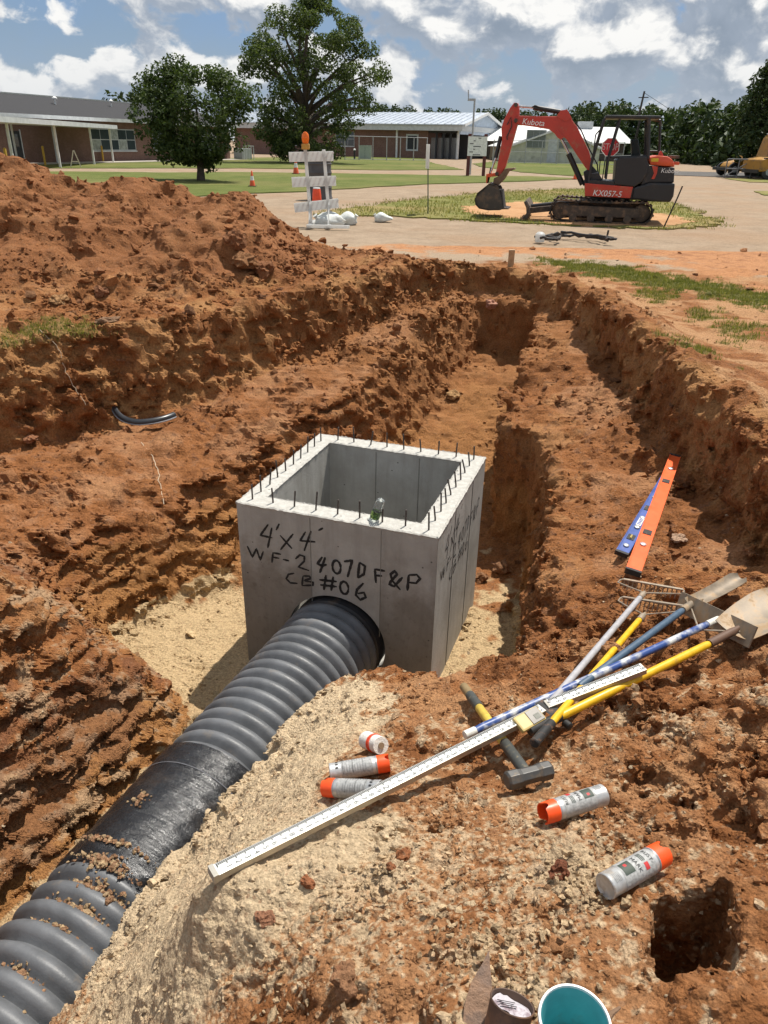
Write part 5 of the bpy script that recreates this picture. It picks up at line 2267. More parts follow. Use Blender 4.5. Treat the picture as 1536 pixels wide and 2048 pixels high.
def grade_rod():
    W_, T_ = .044, .026
    a, b = lie(427, 1772, 1078, 1458, dz=.010, cap=.02)
    b.z += .055
    a2, b2 = lie(1088, 1449, 1282, 1366, dz=.085)
    b2.z -= .02
    root = empty('grade_rod', a, 0, 'long white grade rod with black numbers and a laser receiver clamped on', 'measuring rod')
    root.matrix_world = axes(a, b - a, (0, 0, 1))
    _upd()
    MI = root.matrix_world.inverted()
    WH = mat('white_rod_enamel', (.72, .72, .68), .35, vscale=20, var=.05, dirt=(.45, .33, .2), dirt_amt=.10, dscale=25)
    AL = mat('rod_aluminium', (.45, .42, .36), .4, metal=.7)
    INK = mat('rod_black_ink', (.012, .012, .012), .6)

    def section(p0, p1, n0, name):
        q0, q1 = MI @ p0, MI @ p1
        L = (q1 - q0).length
        MM = axes(q0, q1 - q0, (0, 0, 1))
        MB().box(0, L, -W_ / 2, W_ / 2, 0, T_, MM).build(name, AL, root, bevel=.0015)
        face = MB().box(.012, L - .004, -W_ / 2 + .002, W_ / 2 - .002, T_ - .001, T_ + .0012, MM).build('face', WH, root)
        tk, nm = MB(), MB()
        u = .3048 / 10
        k = 0
        z = T_ + .0017
        while .02 + k * u / 5 < L - .01:
            x = .02 + k * u / 5
            l = .017 if k % 5 == 0 else .010
            y1 = W_ / 2 - .003
            p = [MM @ Vector(v) for v in ((x - .0021, y1 - l, z), (x + .0021, y1 - l, z), (x + .0021, y1, z), (x - .0021, y1, z))]
            tk.add(p, [(0, 1, 2, 3)])
            if k % 5 == 0 and k:
                num = n0 + k // 5
                dg = num % 10
                s = str(dg) if dg else str(num // 10 % 10)
                sc = .027 if dg else .034
                vs, fs = DIGITS[s]
                nm.add([MM @ Vector((x + v.y * sc, -W_ / 2 + .012 - v.x * sc, z)) for v in vs], fs)
            k += 1
        tk.build('graduation_marks', INK, root)
        nm.build('numerals', INK, root)
        return L
    L1 = section(a, b, 0, 'lower_section')
    section(a2, b2, 24, 'upper_section')
    M0 = MI
    MB().box(-.004, .012, -W_ / 2 - .001, W_ / 2 + .001, -.001, T_ + .003).build('foot_plate', AL, root)
    # clamp and receiver
    cpos = a2.lerp(a, .012)
    C = MI @ (a2 + (a - a2) * .004)
    MB().box(C.x - .03, C.x + .03, -.085, .05, T_ * .2, C.z + .02).build('clamp', M_BLK, root, bevel=.006)
    MB().lathe([(.016, 0), (.016, .03), (.010, .034)], 12, Matrix.Translation((C.x, -.085, C.z * .5)) @ Matrix.Rotation(R(90), 4, 'X')).build('clamp_knob', M_BLK, root, smooth=True)
    rc = on_ground(1060, 1440)
    rp = unproj(1060, 1436, ground_z(rc.x, rc.y) + .15)
    RM = MI @ axes(rp, (b - a) + Vector((0, -.05, .15)), Vector((-.15, -.5, 1)))
    RT = mat('receiver_tan', (.50, .37, .13), .5, vscale=15, dirt=(.3, .2, .1), dirt_amt=.12)
    rec = MB().box(-.062, .062, -.034, .034, -.022, .0, RM).build('receiver', RT, root, bevel=.008)
    MB().box(-.005, .056, -.029, .029, -.001, .0025, RM).build('receiver_panel', mat('receiver_panel', (.085, .065, .045), .4), rec, bevel=.0008)
    MB().box(.018, .044, -.018, .004, .002, .0035, RM).build('display', mat('lcd', (.15, .15, .12), .2), rec)
    MB().box(-.03, .03, -.02, .02, -.06, -.021, RM).build('bracket', M_BLK, rec, bevel=.004)


grade_rod()


def sledge():
    p, b = lie(938, 1395, 1052, 1560, dz=.024, cap=.03)
    a = b + (p - b).normalized() * .90
    root = empty('sledge_hammer', b, 0, 'sledge hammer with yellow and black handle lying under the grade rod', 'hammer')
    d = (b - a).normalized()
    _upd()
    HB = mat('worn_brown_butt', (.23, .16, .075), .6, dirt=SOILC, dirt_amt=.2)
    HG = mat('hammer_grip', (.055, .058, .052), .6, vscale=40, dirt=(.3, .22, .1), dirt_amt=.22, dscale=40)
    HY = mat('dusty_yellow_handle', (.58, .42, .07), .5, vscale=30, dirt=(.25, .15, .06), dirt_amt=.2, dscale=40)
    handle('butt', a, a.lerp(b, .13), .021, HB, root)
    handle('grip', a.lerp(b, .125), a.lerp(b, .30), .0225, HG, root)
    handle('handle', a.lerp(b, .295), a.lerp(b, .72), .0195, HY, root)
    handle('overstrike_guard', a.lerp(b, .71), b + d * .03, .022, HG, root)
    # octagonal head across the handle
    sd = d.cross(Vector((0, 0, 1))).normalized()
    h0, h1 = unproj(1034, 1590, b.z), unproj(1114, 1568, b.z)
    sd = (h1 - h0)
    sd.z = 0
    sd.normalize()
    o = d * .02
    MS = mat('hammer_steel', (.085, .082, .078), .5, metal=.5, vscale=25, dirt=(.16, .12, .08), dirt_amt=.35, dscale=20)
    mm = MB()
    prof = [(-.088, .026), (-.080, .034), (-.045, .034), (-.03, .030), (.03, .030), (.045, .034), (.080, .034), (.088, .026)]
    up = Vector((0, 0, 1))
    fw = sd.cross(up)
    vs = []
    for x, r in prof:
        for k in range(8):
            an = R(22.5 + 45 * k)
            vs.append(o + sd * x + fw * (r * math.cos(an)) + up * (r * math.sin(an) + .006))
    fs = [(i * 8 + k, i * 8 + (k + 1) % 8, (i + 1) * 8 + (k + 1) % 8, (i + 1) * 8 + k) for i in range(len(prof) - 1) for k in range(8)]
    fs += [tuple(range(8)), tuple(len(vs) - 8 + k for k in range(8))]
    mm.add(vs, fs).build('head', MS, root, bevel=.002)


sledge()


def spray_can(p_base, p_cap, label, words, seed=1, turn=0.0, worn=.2):
    a, b = lie(*p_base, *p_cap, dz=.028)
    d = (b - a).normalized()
    root = empty('spray_can', a, 0, label, 'spray can', 'marking paint cans lying on the dirt')
    L, r = .185, .033
    up = Vector((0, 0, 1))
    x = d
    zz = (up - x * up.dot(x)).normalized()
    yy = zz.cross(x)
    M = Matrix((yy, zz, x)).transposed().to_4x4()       # local z = axis, local y = up
    M.translation = a
    root.matrix_world = M @ Matrix.Rotation(turn, 4, 'Z')
    _upd()
    SIL = mat('can_silver_%d' % seed, (.50, .50, .49), .38, metal=.45, vscale=60, var=.1, dirt=(.30, .22, .14), dirt_amt=worn, dscale=35)
    MB().lathe([(.026, .004), (.0315, .0), (.0335, .002), (.0335, .006), (r, .008), (r, L - .012), (.031, L - .004), (.029, L)], 28).build('body', SIL, root, smooth=True)
    MB().lathe([(.0336, L - .010), (.0342, L - .006), (.032, L - .002)], 28, caps=False).build('rim', M_STEEL, root, smooth=True)
    LB = mat('can_label_grey', (.34, .34, .33), .5, vscale=120, var=.25)
    MB().lathe([(r + .0006, .045), (r + .0006, L - .022)], 28, caps=False).build('paper_label', LB, root, smooth=True)
    # cap: hollow sleeve with a notch cut out of its end
    n, h = 28, .042
    vs, fs = [], []
    for ring, (rr, z_) in enumerate([(.0335, L - .008), (.0335, L + .02), (.0325, L + h), (.0295, L + h), (.0295, L + .012)]):
        for k in range(n):
            an = 2 * math.pi * k / n
            z2 = z_
            if ring in (2, 3):
                for c0 in (math.pi / 2, math.pi * 1.5):
                    dd = abs((an - c0 + math.pi) % (2 * math.pi) - math.pi)
                    if dd < .42:
                        z2 = L + h - .017 * (1 - (dd / .5) ** 2)
            vs.append((rr * math.cos(an), rr * math.sin(an), z2))
    for ring in range(4):
        for k in range(n):
            fs.append((ring * n + k, ring * n + (k + 1) % n, (ring + 1) * n + (k + 1) % n, (ring + 1) * n + k))
    cap = MB().add(vs, fs).build('cap', M_ORCAP, root, smooth=True)
    MB().lathe([(.012, L), (.012, L + .012), (.006, L + .014), (.006, L + .024)], 12).build('nozzle', M_ORCAP, cap, smooth=True)
    # print on the label
    INK = mat('label_ink', (.03, .03, .03), .6)
    RED = mat('label_red', (.45, .03, .03), .6)
    DK = mat('label_green_black', (.045, .06, .045), .6)

    def patch(z0, z1, a0, a1, material, name='label_block'):
        k = 8
        vs_ = []
        for i in range(k + 1):
            an = a0 + (a1 - a0) * i / k
            for z_ in (z0, z1):
                vs_.append(((r + .0012) * math.cos(an), (r + .0012) * math.sin(an), z_))
        MB().add(vs_, [(2 * i, 2 * i + 1, 2 * i + 3, 2 * i + 2) for i in range(k)]).build(name, material, root)

    def words_on(s, size, z_, mid, material):
        sh, f_ = text_shape(s, size)
        MB().add([((r + .0016) * math.cos(mid + v.x / r), (r + .0016) * math.sin(mid + v.x / r), z_ + v.y) for v in sh], f_).build('label_text', material, root)
    up_a = math.pi / 2 - turn
    if words:
        words_on(words[0], .0155, L - .034, up_a, INK)
        patch(L - .062, L - .048, up_a + .35, up_a + .9, RED, 'logo_block')
        for k in range(3):
            patch(L - .063 + k * .005, L - .0605 + k * .005, up_a - .55, up_a + .2, DK, 'logo_stripe')
        words_on(words[1], .0165, L - .082, up_a + .15, INK)
        patch(.052, .088, up_a - .5, up_a + .55, DK)
        patch(.064, .074, up_a - .3, up_a - .05, RED)
        for k in range(5):
            patch(.014 + k * .005, .0165 + k * .005, up_a - .1, up_a + .65, LB, 'small_print')
    else:
        for k in range(3):
            patch(.05 + k * .038, .0515 + k * .038, up_a - 1.2, up_a + 1.2, INK, 'label_rule')
        for k in range(9):
            patch(.055 + k * .010, .058 + k * .010, up_a + (.2 if k % 2 else .3), up_a + 1.05, mat('label_fine_print', (.22, .22, .22), .6), 'small_print')
            patch(.055 + k * .010, .058 + k * .010, up_a - 1.05, up_a - (.25 if k % 3 else .4), mat('label_fine_print', (.22, .22, .22), .6), 'small_print')
        for k in range(3):
            patch(.024, .034, up_a - .5 + .4 * k, up_a - .3 + .4 * k, INK, 'label_block')
    return root


spray_can((660, 1556), (770, 1538), 'silver marking can with notched orange cap beside the string spool', None, 1, 0, .12)
spray_can((762, 1598), (640, 1592), 'silver marking can with orange cap to the left, partly under the grade rod', None, 2, .4, .12)
spray_can((1202, 1612), (1076, 1648), 'shiny marking can with plain orange cap below the sledge hammer', ('RUST', 'MARK'), 3, .15, .12)
spray_can((1206, 1792), (1345, 1712), 'dusty marking can with notched orange cap at the post hole', ('RUST-', 'MARK'), 4, -.15, .30)


def string_spool():
    a, b = lie(735, 1494, 800, 1520, dz=.034)
    root = empty('string_spool', a, 0, 'white spool of mason string with orange strands round it', 'spool')
    d = (b - a).normalized()
    z = Vector((0, 0, 1))
    zz = (z - d * z.dot(d)).normalized()
    M = Matrix((zz.cross(d), zz, d)).transposed().to_4x4()
    M.translation = a - d * .012
    root.matrix_world = M
    WS = mat('white_string', (.74, .70, .64), .8, bump=.5, bscale=150, vscale=30, var=.06)
    L = .135
    prof = [(.012, -.004), (.012, 0), (.0365, 0)] + [(.0365 - .002 * (i / 20) + .0006 * (i % 2), L * i / 20) for i in range(21)] + [(.012, L), (.012, L + .004)]
    MB().lathe(prof, 28).build('winding', WS, root, smooth=True)
    MB().lathe([(.008, -.006), (.013, -.006), (.013, L + .006), (.008, L + .006)], 16).build('core', mat('card_core', (.25, .17, .10), .9), root, smooth=True)
    OS = mat('orange_string', (.72, .07, .02), .7)
    g = random.Random(5)
    for k in range(9):
        z0 = L * .62 + g.gauss(0, .006)
        tilt = g.uniform(-.25, .25)
        pts = [(math.cos(t) * .0375, math.sin(t) * .0375, z0 + tilt * .03 * math.sin(t + k)) for t in [i / 20 * 2 * math.pi for i in range(21)]]
        MB().tube(pts, .0011, 5, caps=False).build('strand', OS, root)


string_spool()


def cut_ring():
    c = on_ground(291, 838)
    root = empty('cut_pipe_ring', c, 0, 'curved offcut of black corrugated pipe lying on the left bench', 'pipe offcut')
    z0 = .03
    vs, fs = [], []
    n = 40
    prof = [(.0, .0), (.022, .008), (.034, .025), (.034, .045), (.022, .062), (.0, .07), (-.008, .068), (.012, .055), (.022, .042), (.022, .028), (.012, .014), (-.008, .002)]
    for i in range(n + 1):
        a = R(188) + R(150) * i / n
        for dr, h in prof:
            rr = .335 + dr
            vs.append((rr * math.cos(a) + .01, rr * math.sin(a) + .10, h + z0 - .02 + .10 * max(0, math.cos(a) * -1) ** 3 + .02 * abs(math.cos(a))))
    m = len(prof)
    for i in range(n):
        for k in range(m):
            fs.append((i * m + k, i * m + (k + 1) % m, (i + 1) * m + (k + 1) % m, (i + 1) * m + k))
    fs += [tuple(range(m)), tuple(n * m + k for k in range(m))]
    MB().add(vs, fs).build('corrugation', mat('offcut_plastic', (.030, .032, .036), .32, vscale=8), root, smooth=True)
    # pale cut edge on the outside
    ed = MB()
    pts = []
    for i in range(n + 1):
        a = R(189) + R(148) * i / n
        pts.append(((.3725) * math.cos(a) + .01, .3725 * math.sin(a) + .10, .02 + z0 - .02 + .10 * max(0, math.cos(a) * -1) ** 3 + .02 * abs(math.cos(a))))
    ed.tube(pts, .006, 6).build('cut_edge', mat('offcut_edge', (.25, .26, .28), .45), root, smooth=True)


cut_ring()


def bottom_things():
    # teal tub
    zz = .15
    for _ in range(6):
        p = unproj(1150, 2040, zz)
        zz = ground_z(p.x, p.y, 2, 'max') + .115
    root = empty('plastic_tub', (p.x, p.y, p.z - .13), 0, 'teal plastic tub with white rim at the bottom edge', 'tub')
    TE = mat('teal_plastic', (.11, .42, .44), .45, vscale=12, var=.15, dirt=(.2, .22, .2), dirt_amt=.2, dscale=14)
    WR = mat('tub_white', (.66, .68, .66), .4)
    MB().lathe([(.0, .004), (.049, .004), (.0625, .125)], 40, caps=False).build('inside', TE, root, smooth=True)
    MB().lathe([(.0, 0), (.052, 0), (.066, .125)], 40, caps=False).build('outside', WR, root, smooth=True)
    MB().lathe([(.0624, .124), (.0635, .130), (.0675, .130), (.069, .124), (.066, .118)], 40, caps=False).build('rim', WR, root, smooth=True)
    MB().lathe([(.0, .022), (.0508, .022)], 40, caps=False).build('water', mat('tub_water', (.03, .27, .31), .05), root, smooth=True)
    # tin with a torn printed paper inside
    zz = .15
    for _ in range(6):
        p = unproj(1024, 2008, zz)
        zz = ground_z(p.x, p.y, 2, 'max') + .05
    root = empty('paper_tin', (p.x, p.y, p.z), 0, 'round tin holding a torn printed paper label beside the teal tub', 'tin')
    root.rotation_euler = (R(-28), R(16), 0)
    TN_ = mat('rusty_tin', (.10, .062, .045), .6, metal=.3, dirt=SOILC, dirt_amt=.3)
    MB().lathe([(.0, -.09), (.043, -.09), (.046, .0), (.048, .002), (.047, .004), (.0445, .003), (.043, -.03)], 36, caps=False).build('can', TN_, root, smooth=True)
    PP = mat('lilac_paper', (.47, .44, .47), .8, vscale=30, tint=((.20, .14, .16), 35, .9))
    vs = [(0, 0, -.010)]
    n = 30
    g = random.Random(8)
    for ring, rr in enumerate((.015, .03, .0425)):
        for k in range(n):
            a = 2 * math.pi * k / n
            cutf = 1.0 if not (3.6 < a < 5.4) else .55
            vs.append((rr * cutf * math.cos(a), rr * cutf * math.sin(a), -.010 + .004 * math.sin(a * 3 + ring) + g.gauss(0, .0012)))
    fs = [(0, 1 + k, 1 + (k + 1) % n) for k in range(n)]
    for ring in range(2):
        for k in range(n):
            fs.append((1 + ring * n + k, 1 + ring * n + (k + 1) % n, 1 + (ring + 1) * n + (k + 1) % n, 1 + (ring + 1) * n + k))
    MB().add(vs, fs).build('paper', PP, root, smooth=True)
    for k in range(4):
        MB().box(-.028 + k * .002, .012 - (k % 2) * .005, .012 - k * .0065, .0138 - k * .0065, -.0045, -.0038).build('print_line', mat('label_ink', (.03, .03, .03), .6), root)
    # pointing trowel blade, caked with clay
    p = on_ground(958, 2030)
    p.z += .02
    root = empty('pointing_trowel', (p.x, p.y, p.z), R(-14), 'clay caked pointing trowel blade sticking up at the bottom edge', 'trowel')
    CK = mat('clay_caked_steel', (.33, .20, .125), .85, bump=.6, bscale=60, vscale=20, var=.25, tint=((.16, .12, .10), 14, .7))
    out = [(-.030, -.05), (-.034, .0), (-.026, .045), (-.008, .085), (.003, .115), (.010, .085), (.020, .045), (.027, .0), (.024, -.05)]
    MB().prism([(x, z) for x, z in out], -.0025, .0025, Matrix.Rotation(R(-52), 4, 'X')).build('blade', CK, root, bevel=.001)
    MB().tube([(0, -.04, -.06), (0, -.03, -.045), (0, -.005, -.03)], .005, 8).build('tang', CK, root)
    # dry root / stick at the right of the tub
    a = unproj(1205, 2056, .2)
    b = unproj(1240, 2015, .20)
    o = MB().tube([Vector((0, 0, 0)), (b - a) * .5 + Vector((0, .004, .006)), b - a], .006, 7, rs=[.007, .006, .003]).build('stick', mat('dry_stick', (.20, .12, .07), .9, bump=.5, bscale=80), loc=a, smooth=True)
    tag(o, 'short brown stick poking up right of the teal tub', 'stick')


bottom_things()


def bank_string():
    def pl(lst, nm, lab):
        p = [on_ground(x, y, -.6) + Vector((0, 0, .008)) for x, y in lst]
        o = MB()
        q = []
        for a, b in zip(p, p[1:]):
            q += [a.lerp(b, k / 6) + Vector((random.gauss(0, .006), random.gauss(0, .006), .01)) for k in range(6)]
        q.append(p[-1])
        o.tube([v - p[0] for v in q], .0032, 5)
        ob = o.build(nm, mat('pale_string', (.55, .45, .32), .8), loc=p[0])
        tag(ob, lab, 'string')
    pl([(80, 662), (118, 700), (133, 748), (150, 780), (172, 812)], 'mason_string', 'thin pale string hanging down the upper left bank')
    pl([(283, 888), (305, 915), (318, 955), (328, 1010)], 'mason_string', 'thin pale string hanging down below the pipe offcut')


bank_string()


# ------------------------------------------------------------------ single clods and stones one can point to
def clod(px, py, wpx, label, col, squash=.7, seed=1, name='dirt_clod', cat='clod', z0=-.3):
    c = on_ground(px, py)
    D = math.sqrt(c.x ** 2 + c.y ** 2 + (c.z - CAM_H) ** 2)
    r = wpx / FPX * D * .42
    bm = bmesh.new()
    bmesh.ops.create_icosphere(bm, subdivisions=3, radius=1)
    co = np.array([tuple(v.co) for v in bm.verts])
    n = fbm(co[:, 0], co[:, 1], co[:, 2], 1.6, 1, seed * 13) * .17 + fbm(co[:, 0], co[:, 1], co[:, 2], .6, 1, seed * 7) * .10
    f1 = wor(co[:, 0], co[:, 1], co[:, 2], 1.3, seed * 5)
    co = co * (1 + n - .35 * (f1 - .45))[:, None] * r * np.array((1, .85, squash))
    a = seed * 1.3
    co = co @ np.array([[math.cos(a), -math.sin(a), 0], [math.sin(a), math.cos(a), 0], [0, 0, 1]])
    f = np.array([[v.index for v in q.verts] for q in bm.faces])
    bm.free()
    o = np_mesh(name, co, tris=f, material=SOIL, smooth=False)
    o.location = c + Vector((0, 0, r * squash * .35))
    at = o.data.color_attributes.new('soil', 'FLOAT_COLOR', 'POINT')
    at.data.foreach_set('color', np.tile(np.array((*col, 1), np.float32), len(co)))
    tag(o, label, cat, 'clods and stones lying about the dig')
    return o


clod(472, 488, 46, 'big dark clod stuck half way up the spoil heap', (.25, .11, .05), .9, 2, z0=.8)
clod(488, 528, 62, 'broad brown clod below the big one on the heap', (.24, .115, .05), .6, 3, z0=.5)
clod(528, 545, 50, 'rounded red clod at the toe of the heap', (.25, .11, .05), .7, 4, z0=.4)
clod(202, 588, 30, 'round red clod low on the left of the heap', (.26, .12, .06), .8, 5, z0=.3)
clod(118, 604, 42, 'ochre lump at the foot of the heap above the turf', (.36, .20, .09), .6, 6, z0=.2)
clod(213, 646, 50, 'flat grey brown slab perched on the upper bank edge', (.22, .13, .075), .4, 7, z0=.1)
clod(906, 792, 38, 'flat ochre stone alone on the trench floor', (.40, .24, .11), .5, 8, 'stone', 'stone', z0=-1.3)
clod(1360, 1078, 40, 'pale flat stone on the right bench beside the levels', (.42, .28, .19), .35, 9, 'stone', 'stone', z0=-.45)
clod(615, 1768, 30, 'rust red clod alone on the pale sand below the rod', (.30, .12, .055), .7, 10)
clod(806, 1715, 36, 'red clod at the sand edge right of the rod', (.29, .115, .05), .75, 11)
clod(782, 1738, 22, 'smaller red clod touching the one at the sand edge', (.27, .11, .05), .9, 12)
clod(690, 1965, 62, 'large crumbly brown clod near the bottom middle', (.30, .155, .08), .7, 13)
clod(1120, 1745, 44, 'dark red clod in the pale gravel below the cans', (.20, .075, .04), .8, 14)
clod(530, 1838, 40, 'reddish lump bedded in the sand near the lower left', (.31, .15, .085), .55, 15)
clod(60, 880, 30, 'brown slab on the left bench by the picture edge', (.27, .12, .06), .5, 16, z0=-1)
clod(985, 612, 30, 'pink stone lodged in the trench head', (.48, .25, .17), .7, 17, 'stone', 'stone', z0=-.5)
clod(1080, 1740, 20, 'small pale stone left of the dark clod in the gravel', (.45, .34, .23), .7, 18, 'stone', 'stone')
clod(960, 1160, 34, 'brown lump on the pit floor right of the basin', (.27, .14, .07), .8, 19, z0=-1.9)
clod(1000, 1140, 44, 'large brown lump against the right pit wall', (.28, .145, .075), .8, 20, z0=-1.9)

# ================================================================== compact excavator
def excavator():
    C0 = unproj(1225, 444, 0)
    Y = C0.y
    YAW = R(-13)
    root = empty('mini_excavator', (C0.x, Y + .3, 0), YAW, 'red and black mini excavator parked with its bucket on the ground', 'excavator')
    PX = lambda cx, cy: (920 + cx / 3.2, 170 + cy / 3.2)

    def E(cx, cy):
        p = at_y(*PX(cx, cy), Y)
        return (p.x - C0.x, p.z)
    RED = mat('excavator_red', (.47, .038, .018), .40, vscale=3, var=.1, coat=.2, dirt=(.30, .14, .07), dirt_amt=.24, dscale=5)
    ORG = mat('excavator_orange', (.66, .085, .020), .36, vscale=3, var=.08, coat=.2)
    BLK = mat('excavator_black', (.016, .016, .017), .45, vscale=3, dirt=(.11, .075, .05), dirt_amt=.2, dscale=4)
    RUB = mat('track_rubber', (.024, .021, .018), .85, vscale=8, dirt=(.17, .10, .055), dirt_amt=.5, dscale=6, bump=.5, bscale=25)
    MUD = mat('muddy_steel', (.085, .062, .045), .8, vscale=6, var=.3, dirt=(.20, .12, .07), dirt_amt=.4, dscale=6, bump=.4)
    STL = mat('cylinder_rod', (.55, .55, .56), .2, metal=.9)
    BKT = mat('bucket_steel', (.075, .062, .052), .6, metal=.3, vscale=5, dirt=(.17, .11, .07), dirt_amt=.35, dscale=5)
    WHT = mat('decal_white', (.75, .75, .73), .5)
    GLS = bpy.data.materials.new('cab_glass')
    GLS.use_nodes = True
    gb = GLS.node_tree.nodes['Principled BSDF']
    gb.inputs['Base Color'].default_value = (.55, .62, .60, 1)
    gb.inputs['Transmission Weight'].default_value = 1.0
    gb.inputs['Roughness'].default_value = .02
    gb.inputs['IOR'].default_value = 1.05

    def prism(name, pts, y0, y1, m_, parent=root, bevel=.02, smooth=False):
        return MB().prism([E(*p) for p in pts], y0, y1).build(name, m_, parent, bevel=bevel, smooth=smooth)

    def bar(name, p0, p1, w, m_, y=0, parent=root, n=10, rs=None, y1=None):
        a, b = E(*p0), E(*p1)
        return MB().tube([(a[0], y, a[1]), (b[0], y if y1 is None else y1, b[1])], w, n, rs=rs).build(name, m_, parent, smooth=True)
    # ---- tracks
    TW = .42
    for side, yc in (('near', -.78), ('far', .78)):
        tr = empty('track', (0, yc, 0), 0, parent=root)
        x0, x1 = -1.62, 1.02
        zc, rr = .285, .275
        # belt path: stadium
        path = []
        n = 16
        for k in range(n + 1):
            a = R(90) + math.pi * k / n
            path.append((x0 + rr + rr * math.cos(a), zc + rr * math.sin(a)))
        m2 = 14
        for k in range(1, m2):
            path.append((x0 + rr + (x1 - x0 - 2 * rr) * k / m2, zc - rr))
        for k in range(n + 1):
            a = R(-90) + math.pi * k / n
            path.append((x1 - rr + rr * math.cos(a), zc + rr * math.sin(a)))
        for k in range(1, m2):
            f = k / m2
            path.append((x1 - rr - (x1 - x0 - 2 * rr) * f, zc + rr - .025 * math.sin(math.pi * f)))
        np_ = len(path)
        vs, fs = [], []
        for i, (px, pz) in enumerate(path):
            q0, q1 = path[i - 1], path[(i + 1) % np_]
            d = Vector((q1[0] - q0[0], 0, q1[1] - q0[1])).normalized()
            nn = Vector((-d.z, 0, d.x))
            for off, yy in ((0, -TW / 2), (0, TW / 2), (.035, TW / 2), (.035, -TW / 2)):
                vs.append(Vector((px, yy, pz)) + nn * off)
        for i in range(np_):
            j = (i + 1) % np_
            for k in range(4):
                fs.append((i * 4 + k, i * 4 + (k + 1) % 4, j * 4 + (k + 1) % 4, j * 4 + k))
        belt = MB().add(vs, fs).build('belt', RUB, tr)
        # grouser lugs
        per = sum(math.hypot(path[i][0] - path[i - 1][0], path[i][1] - path[i - 1][1]) for i in range(np_))
        lugs = 46
        acc, i, want = 0.0, 0, 0
        for k in range(lugs):
            want = per * k / lugs
            while True:
                a, b = path[i % np_], path[(i + 1) % np_]
                L = math.hypot(b[0] - a[0], b[1] - a[1])
                if acc + L >= want:
                    break
                acc += L
                i += 1
            f = (want - acc) / max(L, 1e-6)
            p = Vector((a[0] + (b[0] - a[0]) * f, 0, a[1] + (b[1] - a[1]) * f))
            d = Vector((b[0] - a[0], 0, b[1] - a[1])).normalized()
            nn = Vector((d.z, 0, -d.x))
            MB().bar(p - Vector((0, TW / 2 + .004, 0)) + nn * .012, p + Vector((0, TW / 2 + .004, 0)) + nn * .012, .045, .03, up=nn).build('lug', RUB, belt)
        # rollers, idler, sprocket, frame
        for nm, x, r_ in (('idler', x0 + rr, .215), ('sprocket', x1 - rr, .215)):
            w = MB().lathe([(.0, -.15), (.10, -.16), (.11, -.12), (r_ * .8, -.11), (r_, -.09), (r_, .09), (r_ * .8, .11), (.1, .12), (0, .12)], 22, Matrix.Translation((x, 0, zc)) @ Matrix.Rotation(R(90), 4, 'X'), caps=False)
            wo = w.build(nm, MUD, tr, smooth=True)
            for k in range(6):
                a = k * math.pi / 3
                MB().lathe([(.018, 0), (.018, .02)], 6, Matrix.Translation((x + .07 * math.cos(a), -.162, zc + .07 * math.sin(a))) @ Matrix.Rotation(R(90), 4, 'X')).build('bolt', MUD, wo)
        for k in range(4):
            x = x0 + .62 + k * (x1 - x0 - 1.24) / 3
            MB().lathe([(.06, -.17), (.10, -.16), (.10, .16), (.06, .17)], 14, Matrix.Translation((x, 0, .12)) @ Matrix.Rotation(R(90), 4, 'X')).build('roller', MUD, tr, smooth=True)
        MB().prism([(x0 + .30, .16), (x1 - .30, .16), (x1 - .36, .40), (x0 + .36, .43)], -.14, .13).build('track_frame', MUD, tr, bevel=.03)
    # ---- undercarriage, slew ring, blade
    MB().box(-.9, .5, -.6, .6, .28, .52).build('undercarriage', MUD, root, bevel=.04)
    MB().lathe([(.46, .52), (.46, .62)], 28, Matrix.Translation((-.15, 0, 0))).build('slew_ring', BLK, root, smooth=True)
    bl = MB()
    bl.prism([(-2.32, .06), (-2.20, .03), (-2.14, .16), (-2.17, .34), (-2.27, .48), (-2.32, .46), (-2.24, .32), (-2.22, .18)], -.98, .98)
    blade = bl.build('dozer_blade', MUD, root, bevel=.01)
    for s in (-.45, .45):
        MB().bar((-2.18, s, .22), (-1.1, s, .36), .14, .14).build('blade_arm', MUD, blade)
    MB().tube([(-2.18, 0, .30), (-1.0, 0, .46)], .06, 10).build('blade_cylinder', BLK, blade, smooth=True)
    # ---- house
    prism('deck', [(818, 640), (1120, 650), (1330, 690), (1325, 735), (1100, 725), (820, 712)], -.80, .80, BLK, bevel=.03)
    p = prism('side_panel', [(820, 625), (1112, 645), (1095, 716), (820, 706)], -.86, -.805, RED, bevel=.012)
    prism('side_panel', [(820, 625), (1112, 645), (1095, 716), (820, 706)], .805, .86, RED, bevel=.012)
    prism('floor_step', [(845, 605), (1000, 612), (1000, 640), (840, 628)], -.82, .5, BLK, bevel=.01)
    prism('engine_cover', [(1012, 480), (1035, 460), (1200, 455), (1200, 560), (1165, 615), (1120, 645), (1000, 632)], -.84, .80, BLK, bevel=.03)
    prism('rear_cover', [(1195, 470), (1215, 520), (1362, 524), (1356, 618), (1210, 620), (1160, 640)], -.78, .80, BLK, bevel=.03)
    prism('counterweight', [(1120, 648), (1215, 618), (1362, 620), (1352, 700), (1332, 738), (1215, 735), (1105, 722)], -.86, .86, BLK, bevel=.05)
    hood = prism('hood', [(1208, 462), (1262, 450), (1325, 456), (1356, 480), (1366, 522), (1216, 512)], -.70, .74, ORG, bevel=.05, smooth=True)
    MB().prism([E(1266, 456), E(1276, 428), E(1286, 420), (E(1294, 428)), E(1302, 455)], -.55, -.42).build('filler_cap', RED, hood, bevel=.01)
    prism('hood_stripe', [(1226, 514), (1262, 520), (1256, 560), (1240, 596), (1222, 596), (1238, 560)], -.805, -.785, RED, bevel=.004)
